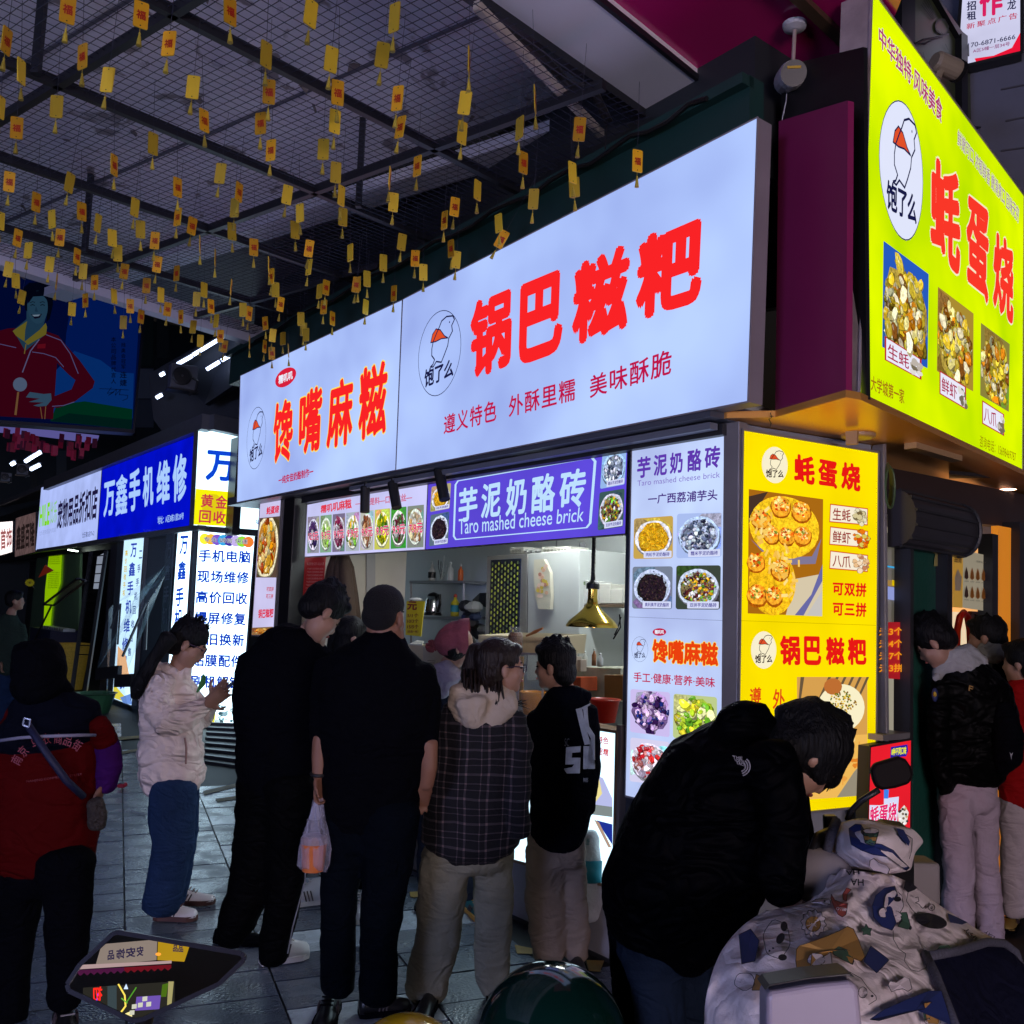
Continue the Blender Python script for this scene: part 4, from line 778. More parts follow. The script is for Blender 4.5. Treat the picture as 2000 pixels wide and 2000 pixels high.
p = Print(L2); pq3 = [z4b(1585, 1430), z4b(1826, 1420), z4b(1815, 1588), z4b(1570, 1592)]; p.uvpoly(pq3, [(0, 0), (.2, 0), (.2, .5), (0, .5)], pr((245, 235, 40)))
for i in range(30): p.disc(pq3, R_.uniform(.2, .95), R_.uniform(.05, .8), R_.uniform(.03, .1), R_.uniform(.03, .12), pr(R_.choice([(150, 190, 205), (90, 130, 140), (210, 240, 245), (60, 90, 100)])), 9, R_, .2)
p.build('food_photo', sm_)
q = [z4b(1345, 135), z4b(1453, 126), (353, 1405), (322, 1400)]
sv = light_box('service_panel', 'narrow white lit vertical panel with blue characters, left of the service list', 'sign', L1, q, .06, MAT['film_glare'], alu, .012)
p = Print(L1)
for ch, (cx, cy) in zip('万鑫手机维修', ((1390, 250), (1375, 440), (1358, 640), (1350, 800), (1340, 985), (1325, 1170))): p.text(ch, [z4b(cx - 30, cy - 70), z4b(cx + 32, cy - 74), z4b(cx + 26, cy + 68), z4b(cx - 38, cy + 76)], pr((15, 70, 200)), .03)
p.build('lettering', sv)
q = [z4b(940, 185), z4b(1092, 160), z4b(995, 1460), z4b(848, 1405)]
sv2 = light_box('service_panel', 'white lit panel with small blue vertical characters behind clear plastic hoods', 'sign', L1, q, .06, backlit('film_glare2', (190, 225, 250), 1.5, .1), alu, .012)
p = Print(L1)
for i, ch in enumerate('万鑫手机维修回收'):
    cx, cy = 1010 - i * 13, 290 + i * 142; p.text(ch, [z4b(cx - 22, cy - 52), z4b(cx + 24, cy - 56), z4b(cx + 20, cy + 50), z4b(cx - 26, cy + 54)], pr((40, 70, 190)), .025)
for i, ch in enumerate('二手手机回收出售'):
    cx, cy = 1062 - i * 12, 320 + i * 105; p.text(ch, [z4b(cx - 12, cy - 30), z4b(cx + 12, cy - 32), z4b(cx + 10, cy + 30), z4b(cx - 14, cy + 32)], pr((60, 80, 150)), .02)
for i, ch in enumerate('高价回收手机'):
    cx, cy = 955 - i * 4, 310 + i * 60; p.text(ch, [z4b(cx - 10, cy - 22), z4b(cx + 10, cy - 24), z4b(cx + 9, cy + 22), z4b(cx - 11, cy + 24)], pr((235, 205, 60)), .025)
p.poly([z4b(890, 1010), z4b(945, 1070), z4b(975, 1230), z4b(880, 1230)], pr((245, 190, 140))); p.poly([z4b(860, 1300), z4b(940, 1390), z4b(990, 1450), z4b(850, 1400)], pr((240, 225, 70))); p.poly([z4b(905, 1400), z4b(990, 1370), z4b(994, 1455), z4b(930, 1440)], pr((110, 150, 225))); p.build('lettering', sv2)
# grey pane between panels, reflected characters painted on it
gp = mat('smoked_pane', (.10, .13, .17), .25, noise=.2)
k = MB(); Q = [L1.at(*z4b(*c), .02) for c in ((1255, 160), (1312, 155), (1262, 1010), (1205, 1060))]; k.slab(Q, L1.n, .02); t = thing('glass_leaf', 'smoked glass door leaf with painted reflection of characters beside the lit panel', 'door', Q[3]); k.build('pane', gp, t)
p = Print(L1, .026)
for i, ch in enumerate('万鑫手机维'): cx, cy = 1278 - i * 10, 290 + i * 165; p.text(ch, [z4b(cx - 20, cy - 62), z4b(cx + 18, cy - 64), z4b(cx + 12, cy + 60), z4b(cx - 24, cy + 64)], flat((120, 130, 150)), .02)
p.build('lettering', t)
lwall(L1, 200, 345, 0, 2.5, .1, .04, mat('slate_panel', (.07, .08, .1), .5), 'front_panel')
# clear plastic hoods on propped black frames
clear = mat('clear_plastic', (.55, .8, .9), .12, alpha=.16, spec=.7)
def hood(label, sheets, bars, rails):
    t = thing('plastic_hood', label, 'hood', L1.at(*z4b(*sheets[0][-1][:2]), .5))
    for S_ in sheets:
        k = MB(); n = len(S_); Q = [L1.at(*z4b(*c[:2]), c[2]) for c in S_]; k.add(Q, [tuple(range(n))]); k.build('sheet', clear, t)
    for a, b_, w_ in bars: k = MB(); k.bar(L1.at(*z4b(*a[:2]), a[2]), L1.at(*z4b(*b_[:2]), b_[2]), w_); k.build('strut', dark, t)
    for a, b_, w_, h_ in rails: k = MB(); k.bar(L1.at(*z4b(*a[:2]), a[2]), L1.at(*z4b(*b_[:2]), b_[2]), w_, h_); k.build('lower_rail', dark, t)
hood('clear plastic rain hood hanging over the white panel, left one of the two', [[(890, 168, .3), (1085, 150, .3), (1060, 600, .32), (855, 700, .32)], [(855, 700, .32), (1245, 405, .32), (1180, 560, .5), (1020, 640, .55), (885, 1190, .6), (730, 1195, .6), (820, 735, .5)], [(820, 735, .5), (855, 700, .32), (800, 1515, .3), (975, 1518, .3)]],
     [((905, 700, .4), (835, 880, .5), .02), ((910, 690, .4), (888, 1000, .4), .02)], [((732, 1222, .6), (905, 1205, .6), .05, .16)])
hood('clear plastic rain hood propped by a black rod beside the smoked pane', [[(1082, 130, .35), (1338, 138, .2), (1320, 400, .22), (1080, 640, .4)], [(1000, 670, .6), (1245, 480, .3), (1130, 660, .55), (945, 1245, .65), (872, 1280, .65), (905, 1090, .65)], [(982, 1255, .3), (1000, 1600, .3), (1035, 1600, .3), (1040, 1250, .3)]],
     [((1100, 690, .45), (925, 1090, .62), .025), ((1112, 680, .4), (1095, 1040, .4), .03)], [((875, 1275, .65), (1000, 1270, .65), .05, .16)])
# dark open frame (ladder like rack) with reflections, green lit booth
k = MB(); ra = [zl(820, 360), zl(955, 350), zl(760, 1660), zl(640, 1650)]; t = thing('leaning_rack', 'dark steel rack leaning beside the green lit booth', 'rack', L1.at(*ra[3], .2))
for a, b_ in ((ra[0], ra[3]), (ra[1], ra[2])): k.bar(L1.at(*a, .25), L1.at(*b_, .5), .05, .05)
k.build('rail', dark, t)
for i in range(12):
    u = .03 + i * .062; a = lerp_quad(ra, 0, u, 1, u); k = MB(); k.bar(L1.at(*a[0], .26 + u * .2), L1.at(*a[1], .26 + u * .2), .02, .015); k.build('rung', dark, t)
gl = pr((160, 170, 190), .6)
p = Print(L1, -.2); p.poly([zl(875, 400), zl(940, 365), zl(905, 690), zl(838, 690)], gl); p.build('window_glow', t)
bo = thing('green_booth', 'narrow booth with green lit interior and a yellow green notice sheet', 'booth', V2(L1.at(100, 1300), 0))
GI = L1.shift(-.5)
k = MB(); k.slab([GI.at(*zl(340, 330)), GI.at(*zl(722, 250)), GI.at(*zl(700, 1200)), GI.at(*zl(250, 1200))], GI.n, .05); k.build('back_panel', mat('booth_green', (.16, .30, .17), .5, noise=.2), bo)
p = Print(GI, .03); p.poly([zl(445, 345), zl(558, 335), zl(545, 640), zl(470, 850), zl(445, 1110), zl(385, 1120), zl(405, 700)], pr((150, 200, 0), .75)); p.build('notice_sheet', bo)
p = Print(GI, .04)
for y_ in list(range(375, 470, 17)) + list(range(540, 690, 17)): p.text('安全用电注意防火', [zl(448 - (y_ - 375) * .06, y_), zl(548 - (y_ - 375) * .06, y_ - 3), zl(547 - (y_ - 375) * .06, y_ + 7), zl(447 - (y_ - 375) * .06, y_ + 10)], flat((60, 90, 10)), .0)
p.build('lettering', bo)
lg = thing('booth_lamp', 'small glowing lamp at the top of the green booth', 'lamp', GI.at(*zl(650, 345), .2)); k = MB(); k.bar(GI.at(*zl(620, 340), .3), GI.at(*zl(690, 352), .3), .05, .02); k.build('diffuser', mat('lamp_green_white', (.85, 1, .85), .5, emit=9), lg)
t = thing('display_hatch', 'open hatch lid on a strut over the green booth counter', 'hatch', L1.at(*zl(440, 830), .4)); k = MB()
A = [zl(390, 832), zl(485, 838), zl(770, 620), zl(695, 598)]
for a, b_ in zip(A, A[1:] + A[:1]): k.bar(L1.at(*a, .5), L1.at(*b_, .45), .03)
k.bar(L1.at(*zl(460, 845), .5), L1.at(*zl(300, 1170), .4), .025); k.build('frame', dark, t); k = MB(); k.add([L1.at(*a, .48) for a in A], [(0, 1, 2, 3)]); k.build('pane', mat('hatch_glass', (.5, .35, .15), .1, alpha=.35), t)
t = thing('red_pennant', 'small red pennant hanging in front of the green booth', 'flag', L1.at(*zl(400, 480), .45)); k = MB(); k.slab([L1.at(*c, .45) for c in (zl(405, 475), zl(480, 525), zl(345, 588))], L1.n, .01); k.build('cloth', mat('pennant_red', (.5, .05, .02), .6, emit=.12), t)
t = thing('yellow_flower', 'yellow paper flower on a thin stalk beside the booth', 'flower', L1.at(*zl(265, 635), .5)); k = MB(); fc = zl(268, 635)
for i in range(14):
    a = i * .449; k.add([L1.at(fc[0] + r * math.cos(a + o), fc[1] + r * .8 * math.sin(a + o), .5 + dz) for r, o, dz in ((1, 0, 0), (8, -.2, .02), (10, 0, .04), (8, .2, .02))], [(0, 1, 2, 3)])
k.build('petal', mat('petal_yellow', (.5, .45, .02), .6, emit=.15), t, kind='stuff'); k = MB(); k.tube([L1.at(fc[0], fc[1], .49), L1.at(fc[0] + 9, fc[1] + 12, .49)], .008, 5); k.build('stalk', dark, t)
t = thing('woven_basket', 'tall yellow woven basket standing beside the leaning rack', 'basket', G(132, 1345)); k = MB()
bc = G(136, 1346); bz = 1.15
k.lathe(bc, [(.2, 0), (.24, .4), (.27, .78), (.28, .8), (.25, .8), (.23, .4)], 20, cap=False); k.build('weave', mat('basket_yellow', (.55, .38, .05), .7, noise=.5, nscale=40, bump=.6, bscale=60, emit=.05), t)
t = thing('green_tub', 'green plastic tub on the floor beside the plastic hoods', 'tub', G(182, 1392)); k = MB(); k.lathe(G(183, 1392), [(.2, 0), (.27, .26), (.3, .28), (.27, .28), (.2, .05)], 20, cap=False); k.build('tub', mat('tub_green', (.05, .16, .07), .4), t)
t = thing('metal_ramp', 'dark ribbed entrance ramp at the foot of the white service panel', 'ramp', G(430, 1480)); rc = [G(404, 1430), G(470, 1432), G(472, 1500), G(400, 1490)]
k = MB(); k.slab([rc[0] + UP * .12, rc[1] + UP * .12, rc[2] + UP * .02, rc[3] + UP * .02], (0, 0, 1), .03); k.build('plate', dark, t)
for i in range(7): u = (i + .5) / 7; k = MB(); k.bar(rc[0] * (1 - u) + rc[3] * u + UP * (.135 - .1 * u), rc[1] * (1 - u) + rc[2] * u + UP * (.135 - .1 * u), .05, .03); k.build('rib', dark, t)
# counter display junk in the booth
t = thing('display_counter', 'dark counter with foil trays under the open hatch', 'counter', V2(L1.at(100, 1300), 0)); k = MB(); k.box(V2(L1.at(105, 1250, .1), .5), 1.8, .5, 1., ax=D1); k.build('body', mat('navy_box', (.02, .03, .08), .5), t); k = MB()
for i in range(9): k.box(V2(L1.at(92 + i * 5, 1250, .2), 1.03), .12, .2, .05, ax=D1, m=0)
k.build('foil_tray', mat('foil', (.6, .65, .7), .3, .8), t)
# far signs
for q, lab, c_, txt, ink, kx in (([(0, 1020), (25, 1018), (24, 1078), (0, 1085)], 'glaring white fascia with a red lower edge at the far left edge', (250, 235, 235), '首饰', (200, 120, 120), 1.6), ([(31, 1012), (70, 1000), (69, 1078), (29, 1088)], 'dim brown slatted fascia with embossed dark characters beyond the pet shop', (120, 95, 95), '鑫盛百隆', (40, 30, 30), .5)):
    S_ = L1.shift(-.1); t = light_box('fascia_sign', lab, 'sign', S_, q, .1, backlit('film_far_%d' % int(kx * 10), c_, kx, .3, 6), alu, .01); p = Print(S_); p.text(txt, lerp_quad(q, .05, .2, .95, .85), pr(ink, .6), .03); p.build('lettering', t)
# distant wall, tubes, condensers, billboard
BW = vsurf(P(150, 700, 30), azd(58))                  # building across the lane end
bl = thing('lane_building', 'dark teal building closing the lane behind the billboard', 'building', V2(BW.at(200, 1100), 0))
k = MB(); a = BW.at(-500, 1100); b_ = BW.at(800, 1100); k.slab([V2(a, 0), V2(b_, 0), V2(b_, 11), V2(a, 11)], BW.n, .3); k.build('wall', mat('teal_wall', (.02, .04, .055), .6, noise=.4, nscale=.6), bl)
for x0, y0, x1, y1, c_ in ((266, 720, 300, 778, (.3, .36, .48)), (266, 780, 300, 835, (.15, .19, .27)), (275, 610, 300, 715, (.03, .07, .08)), (306, 600, 330, 700, (.05, .07, .09)), (60, 900, 75, 960, (.05, .07, .08)), (110, 880, 130, 960, (.12, .16, .2))):
    k = MB(); k.slab([BW.at(x0, y0, .05), BW.at(x1, y0, .05), BW.at(x1, y1, .05), BW.at(x0, y1, .05)], BW.n, .04); k.build('window', mat('pane_%d_%d' % (x0, y0), c_, .2), bl)
BB = vsurf(P(130, 700, 13.5), azd(58))
bq = [(-60, 520), (283, 560), (259, 838), (-60, 816)]
bb_ = thing('billboard', 'dim blue billboard of a smiling athlete in a red track jacket with a medal', 'billboard', BB.at(120, 835)); k = MB(); k.slab([BB.at(x, y) for x, y in [(-60, 520), (289, 560), (263, 846), (-60, 822)]], BB.n, .3); k.build('frame', mat('board_frame', (.01, .012, .03), .5), bb_)
p = Print(BB, .01); dimk = .38
def zp(*c): return [z4(x, y) for x, y in c]
p.poly([(-60, 520), (283, 560), (259, 838), (-60, 816)], pr((2, 18, 72), dimk)); p.poly(zp((560, -170), (1050, -120), (1040, 250), (1000, 840), (420, 840), (380, 620), (480, 480), (500, 200)), pr((3, 38, 120), dimk)); p.poly(zp((420, 480), (560, 330), (760, 400), (880, 490), (1010, 500), (1000, 840), (400, 840)), pr((10, 66, 152), dimk)); p.poly(zp((560, 720), (640, 710), (1000, 770), (992, 920), (380, 860), (420, 760)), pr((0, 66, 44), dimk)); p.poly(zp((520, 800), (1000, 850), (992, 918), (380, 858)), pr((2, 44, 40), dimk)); p.build('picture', bb_)
p = Print(BB, .02)
p.poly(zp((-50, 190), (60, 160), (150, 155), (330, 175), (440, 215), (500, 290), (600, 400), (715, 560), (700, 610), (560, 715), (440, 760), (385, 755), (390, 680), (540, 620), (570, 550), (520, 510), (430, 420), (415, 640), (400, 845), (-60, 820), (-60, 210)), pr((82, 6, 32), dimk)); p.poly(zp((200, -30), (345, -30), (350, 60), (330, 130), (350, 200), (190, 330), (100, 175), (200, 90)), pr((44, 80, 108), dimk))
p.poly(zp((95, 180), (205, 105), (190, 175), (185, 260), (120, 215)), pr((140, 130, 50), dimk)); p.poly(zp((345, 118), (355, 150), (348, 205), (210, 285), (185, 260), (300, 170)), pr((140, 130, 50), dimk))
p.poly(zp((180, -60), (170, -140), (220, -185), (330, -190), (395, -130), (400, -20), (375, 90), (350, 110), (360, -20), (310, -100), (230, -100), (205, -40), (205, 30), (190, 20)), pr((4, 10, 30), dimk))
p.disc([z4(190, -120), z4(380, -120), z4(380, 130), z4(190, 130)], .5, .52, .4, .5, pr((50, 88, 116), dimk), 22)
p.poly(zp((205, -90), (230, -120), (330, -125), (375, -60), (372, -30), (330, -85), (250, -80), (215, -30)), pr((4, 10, 30), dimk))
p.poly(zp((232, 52), (270, 62), (318, 48), (300, 80), (262, 88)), pr((20, 20, 45), dimk)); p.poly(zp((242, 58), (306, 55), (290, 68), (256, 70)), pr((150, 175, 200), dimk))
for cx in (245, 320): p.line(zp((cx - 14, -14), (cx, -20), (cx + 16, -14)), 1.6, pr((8, 14, 34), dimk)); p.line(zp((cx - 18, -34), (cx, -42), (cx + 18, -36)), 1.2, pr((8, 14, 34), dimk))
p.poly(zp((272, -10), (284, 26), (292, 32), (272, 36), (262, 30)), pr((38, 70, 98), dimk))
p.line(zp((295, 245), (230, 330), (170, 490)), 2.2, pr((120, 120, 170), dimk)); p.disc([z4(98, 530), z4(204, 530), z4(204, 636), z4(98, 636)], .5, .5, .5, .5, pr((110, 130, 165), dimk)); p.poly(zp((130, 640), (145, 640), (125, 815), (108, 812)), pr((150, 110, 70), dimk))
p.line(zp((350, 208), (460, 250), (530, 350), (590, 500)), 1.6, pr((110, 110, 170), dimk)); p.line(zp((245, 338), (330, 350), (420, 380), (480, 450)), 1.4, pr((110, 110, 170), dimk)); p.line(zp((0, 278), (120, 305)), 1.4, pr((110, 110, 170), dimk)); p.line(zp((395, 748), (480, 742), (560, 715)), 1.4, pr((110, 110, 170), dimk)); p.line(zp((184, 350), (196, 280)), 2., pr((150, 130, 60), dimk))
p.poly(zp((195, 680), (225, 640), (330, 655), (385, 650), (390, 700), (350, 745), (290, 750), (250, 742), (330, 720), (215, 715), (300, 690)), pr((70, 105, 135), dimk)); p.line(zp((305, 755), (318, 840)), 1.6, pr((150, 110, 70), dimk)); p.line(zp((345, 750), (338, 842)), 1.6, pr((150, 110, 70), dimk))
p.uvpoly([z4(285, 280), z4(345, 275), z4(342, 310), z4(280, 312)], [(0, 0), (1, 0), (1, 1), (0, 1)], pr((130, 20, 40), dimk)); p.build('athlete_figure', bb_)
p = Print(BB, .03)
for s_, x0, y0, y1, w_, st in (('连婕', 932, 480, 600, 52, 0), ('残奥会冠军', 932, 265, 470, 34, 1), ('本公司品牌代言人', 858, 220, 580, 38, 1)):
    n = len(s_)
    for i, ch in enumerate(s_): yc = y0 + (y1 - y0) * (i + .5) / n; h_ = (y1 - y0) / n * .42; p.text(ch, zp((x0 - w_ / 2, yc - h_), (x0 + w_ / 2, yc - h_), (x0 + w_ / 2 - 2, yc + h_), (x0 - w_ / 2 - 2, yc + h_)), pr((2, 10, 44), dimk), .015)
p.line(zp((750, 615), (850, 618), (970, 625)), 1., pr((2, 8, 36), dimk)); p.line(zp((840, 605), (810, 650), (860, 640), (820, 665), (880, 620), (870, 665), (910, 620), (900, 660), (965, 665), (960, 690), (925, 705)), 1., pr((2, 8, 36), dimk)); p.build('lettering', bb_)
tube = mat('fluorescent_tube', (.62, .74, 1), .5, emit=5.)
def tubes(lab, D, segs, grp='cool white tubes over the far lane'):
    for (x0, y0, x1, y1) in segs:
        t = thing('tube_lamp', lab, 'lamp', P(x0, y0, D), grp); k = MB(); k.bar(P(x0, y0, D), P(x1, y1, D), .035 * D / 12); k.build('tube', tube, t); k = MB(); k.bar(P(x0, y0, D) + UP * .03 * D / 12, P(x1, y1, D) + UP * .03 * D / 12, .06 * D / 12, .02); k.build('batten', alu, t)
sc4 = lambda *c: (c[0] * .2588, 600 + c[1] * .2588, c[2] * .2588, 600 + c[3] * .2588)
tubes('cool white tube under the dark slab beside the condenser', 12.5, [sc4(1340, 430, 1450, 368), sc4(1458, 360, 1640, 250), sc4(1680, 225, 1740, 192), sc4(1560, 470, 1655, 412), sc4(1672, 402, 1870, 290), sc4(1880, 280, 1935, 250)])
tubes('short white tube low beside the condenser', 13, [sc4(1208, 515, 1240, 497), sc4(1180, 684, 1222, 660)])
zs = lambda a, b_, c, d: (a * .13458, 780 + b_ * .13458, c * .13458, 780 + d * .13458)
tubes('tiny white tube far down the lane', 24, [zs(365, 905, 420, 870), zs(425, 865, 590, 765), zs(160, 950, 215, 915), zs(440, 1020, 580, 950)])
# slab carrying the tubes
sl_ = thing('dark_slab', 'dark blue grey overhang with two rows of tubes above the phone shop', 'overhang', P(420, 700, 12.7)); k = MB()
Q = [P(330, 712, 12.9), P(455, 640, 12.6), P(520, 655, 12.2), P(475, 740, 12.4), P(400, 790, 12.9)]; k.slab(Q, -FW, .2)
k.build('slab', mat('slab_blue', (.03, .036, .055), .5), sl_)
k = MB(); Q = [P(290, 730, 13.4), P(520, 600, 13.4), P(560, 620, 13.4), P(560, 860, 13.4), P(330, 860, 13.4), P(300, 820, 13.4)]; k.slab(Q, -FW, .1); k.build('wall', mat('wall_navy', (.025, .03, .045), .6, noise=.3), sl_)
def condenser(x, y, s_, D, lab):
    t = thing('ac_condenser', lab, 'air conditioner', P(x, y, D)); m_ = mat('condenser_grey', (.16, .17, .2), .5); r = s_ * D / FPX; ax = azd(58)
    k = MB(); k.box(P(x, y, D), r, r * .5, r * .95, ax=ax); k.build('casing', m_, t, bevel=.01)
    fc_ = P(x, y, D) - np.cross(ax, UP) * -0 + (CAM - P(x, y, D)) * 0; n_ = np.array([ax[1], -ax[0], 0]); n_ = n_ if n_ @ (CAM - fc_) > 0 else -n_; fc_ = fc_ + n_ * (r * .25 + .005)
    k = MB(); k.lathe(fc_ - ax * r * .1, [(r * .36, 0), (r * .36, .02), (r * .3, .03), (r * .05, .035)], 20, ax=n_, cap=False); k.build('fan_grille', dark, t)
    for i in range(4): k = MB(); k.bar(fc_ - ax * r * .42 + UP * r * (.3 - i * .2), fc_ + ax * r * .22 + UP * r * (.3 - i * .2), .012, .01); k.build('grille_bar', m_, t)
    k = MB(); k.box(P(x, y, D) - UP * r * .53, r * 1.15, r * .6, r * .06, ax=ax); k.build('bracket', dark, t)
    k = MB(); k.tube([fc_ + ax * r * .3, fc_ + ax * r * .5 - UP * r * .1, fc_ + ax * r * .45 - UP * r * .5, fc_ + ax * r * .2 - UP * r * .7], .02, 6); k.build('pipe', dark, t)
condenser(357, 738, 50, 12.3, 'grey condenser unit on a bracket under the tube-lit overhang'); condenser(45, 917, 22, 20, 'pale condenser unit down the lane under the red tags'); condenser(12, 932, 18, 20, 'small pale condenser at the far left edge of the lane')
# far red tags over the lane
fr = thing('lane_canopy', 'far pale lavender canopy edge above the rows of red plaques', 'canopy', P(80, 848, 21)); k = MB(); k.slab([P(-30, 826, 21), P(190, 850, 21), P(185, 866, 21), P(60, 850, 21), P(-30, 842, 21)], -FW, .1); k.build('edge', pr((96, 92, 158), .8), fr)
k = MB(); k.bar(P(-40, 822, 20.5), P(262, 846, 19), .12, .1); k.build('rail', mat('rail_navy', (.03, .035, .09), .4), fr)
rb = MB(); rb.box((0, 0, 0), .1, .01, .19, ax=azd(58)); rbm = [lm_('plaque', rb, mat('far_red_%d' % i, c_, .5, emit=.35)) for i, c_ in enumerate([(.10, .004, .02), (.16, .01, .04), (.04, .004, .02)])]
for i in range(46):
    x = tr_.uniform(0, 190); y = 838 + x * .1 + tr_.uniform(0, 38); D = 19.
    o = link('hanging_tag', rbm[tr_.randrange(3)]); o.location = tuple(P(x, y, D)); tag(o, 'dark red plaque in the far cluster under the athlete billboard', 'tag', 'dark red plaques hanging far down the lane'); o.rotation_euler = (0, 0, tr_.uniform(-.6, .6)); o.scale = (1, 1, tr_.uniform(.8, 1.1))
# ================================================================ INSIDE THE HATCH
I = lambda b: F.shift(-b)
cream = mat('cream_plastic_box', (.72, .62, .42), .45, noise=.06); pwhite = mat('plastic_white', (.7, .7, .68), .35); chrome = mat('chrome', (.7, .7, .72), .18, 1.)
gold = mat('polished_brass', (.75, .52, .10), .16, 1., noise=.05); glass = mat('thin_glass', (.8, .9, .85), .05, alpha=.14, spec=.8)
t = thing('tube_lamp', 'white tube fixture on the ceiling inside the hatch', 'lamp', fp(1000, 1., 2.5)); k = MB(); k.bar(fp(760, 1.1, 2.5), fp(1150, 1.1, 2.5), .04); k.build('tube', mat('inner_tube', (.9, .98, 1), .5, emit=75.), t); k = MB(); k.bar(fp(750, 1.1, 2.535), fp(1160, 1.1, 2.535), .09, .03); k.build('batten', pwhite, t)
def ibox(name, lab, cat, x0, y0, x1, y1, b, th, m, bev=.004, group=None, skew=0):
    S_ = I(b); A = [S_.at(x0, y0), S_.at(x1, y0 - skew), S_.at(x1, y1 - skew), S_.at(x0, y1)]; t = thing(name, lab, cat, A[3], group); k = MB(); k.slab(A, F.n, th); k.build('body', m, t, bevel=bev); return t
def at(x, y, b): return I(b).at(x, y)
SW = vsurf(fp(566, .1), nB).shift(.03); k = MB(); k.slab([SW.at(716, 1040, .012), SW.at(733, 1040, .012), SW.at(733, 1420, .012), SW.at(716, 1420, .012)], SW.n, .01); k.build('pillar_strip', mat('strip_grey', (.42, .41, .40), .5), stall)
t = thing('notice_poster', 'red notice poster with rows of small white print hanging left of the coat', 'poster', at(612, 1160, .9)); k = MB(); A = [SW.at(593, 1084, .01), SW.at(637, 1084, .01), SW.at(629, 1175, .01), SW.at(586, 1180, .01)]; k.slab(A, SW.n, .004); k.build('sheet', mat('poster_red', (.55, .012, .02), .45), t)
p = Print(SW, .014); wi = flat((225, 170, 165)); p.text('食品安全公示 从业人员', [(599, 1098), (633, 1098), (633, 1104), (599, 1104)], wi, .01)
for i in range(9): p.text('严格遵守卫生管理制度认真落实', [(600 - i * .5, 1109 + i * 6.4), (632 - i * .6, 1109 + i * 6.4), (632 - i * .6, 1112.4 + i * 6.4), (600 - i * .5, 1112.4 + i * 6.4)], wi, .0)
p.build('lettering', t)
t = thing('hanging_coat', 'dark brown coat hanging on the cream partition', 'coat', at(665, 1090, .28)); k = MB()
for i in range(7):
    u = i / 6; x0 = 640 + u * 46; pts = [at(655 + u * 18, 1082, .28), at(650 + u * 30, 1110, .28 - .04 * (i % 2)), at(x0, 1165, .3 - .05 * (i % 2)), at(x0 - 3 + u * 10, 1225, .3 - .06 * (i % 2))]; k.tube(pts, [.03, .05, .06, .06], 8)
k.build('cloth', mat('coat_brown', (.075, .045, .03), .8, noise=.3, bump=.3), t, smooth=True); k = MB(); k.lathe(at(662, 1080, .34), [(.012, 0), (.008, .05), (.02, .07)], 8, ax=F.n); k.build('peg', chrome, t)
# wall shelf
t = thing('wall_shelf', 'two tier grey steel shelf on the back wall', 'shelf', at(860, 1140, 2.1)); shm = mat('shelf_steel', (.28, .28, .28), .4, .4)
for y_ in (1136, 1206): k = MB(); k.slab([at(800, y_ - 2, 1.95) + UP * 0, at(908, y_ - 2, 1.95), at(908, y_ + 3, 1.95), at(800, y_ + 3, 1.95)], F.n, .3); k.build('board', shm, t)
for x_ in (803, 906): k = MB(); k.bar(at(x_, 1136, 1.96), at(x_, 1262, 1.96), .02); k.build('upright', shm, t)
def bottle(lab, x, y0, y1, b, w_, m, capm, cat='bottle', name='bottle', prof=None):
    c = at(x, y1, b); D = (c - CAM) @ FW; r = w_ * D / FPX / 2; h = (y1 - y0) * D / FPX; t = thing(name, lab, cat, c); k = MB()
    k.lathe(c, prof(r, h) if prof else [(r * .9, 0), (r, h * .05), (r, h * .6), (r * .4, h * .75), (r * .35, h * .85)], 16); k.build('body', m, t, smooth=True)
    k = MB(); k.lathe(c + UP * h * .85, [(r * .42, 0), (r * .42, h * .1), (r * .15, h * .15)], 12); k.build('cap', capm, t); return t, c, r, h
t, c, r, h = bottle('white pump dispenser with a black label on the upper shelf', 843, 1101, 1134, 2.0, 15, pwhite, pwhite); k = MB(); k.lathe(c + UP * h * .15, [(r * 1.03, 0), (r * 1.03, h * .35)], 16, cap=False); k.build('label', black, t)
k = MB(); k.tube([c + UP * h * .95, c + UP * h * 1.12, c + UP * h * 1.12 + D1 * .03], .006, 6); k.build('pump', pwhite, t)
bottle('clear milk bottle with a red label on the upper shelf', 879, 1097, 1134, 2.0, 13, mat('milky', (.7, .72, .7), .2), pwhite); bottle('orange squeeze bottle at the right end of the upper shelf', 899, 1101, 1136, 2.0, 11, mat('orange_plastic', (.75, .13, .01), .4), pwhite)
t, c, r, h = bottle('yellow detergent bottle with a teal label on the lower shelf', 888, 1160, 1204, 2.0, 17, mat('yellow_plastic', (.75, .62, .03), .35), mat('red_cap', (.5, .05, .02), .4)); k = MB(); k.lathe(c + UP * h * .2, [(r * 1.03, 0), (r * 1.03, h * .3)], 16, cap=False); k.build('label', mat('teal_label', (.03, .32, .4), .5), t)
t = thing('spatula_jar', 'jar of wrapped white and black spatulas on the upper shelf', 'utensils', at(862, 1134, 2.)); k = MB(); k.lathe(at(862, 1134, 2.0), [(.03, 0), (.035, .09)], 12); k.build('jar', glass, t)
for dx, dy, m_, w_ in ((-6, 1098, black, .02), (-1, 1100, black, .018), (5, 1089, pwhite, .03), (9, 1108, pwhite, .02), (2, 1104, chrome, .016)):
    k = MB(); k.tube([at(862, 1132, 2.), at(862 + dx, dy + 8, 2.)], .004, 5); k.lathe(at(862 + dx, dy + 8, 2.), [(.006, 0), (w_, .015), (w_, .05), (w_ * .6, .065)], 8, sx=.25); k.build('spatula', m_, t)
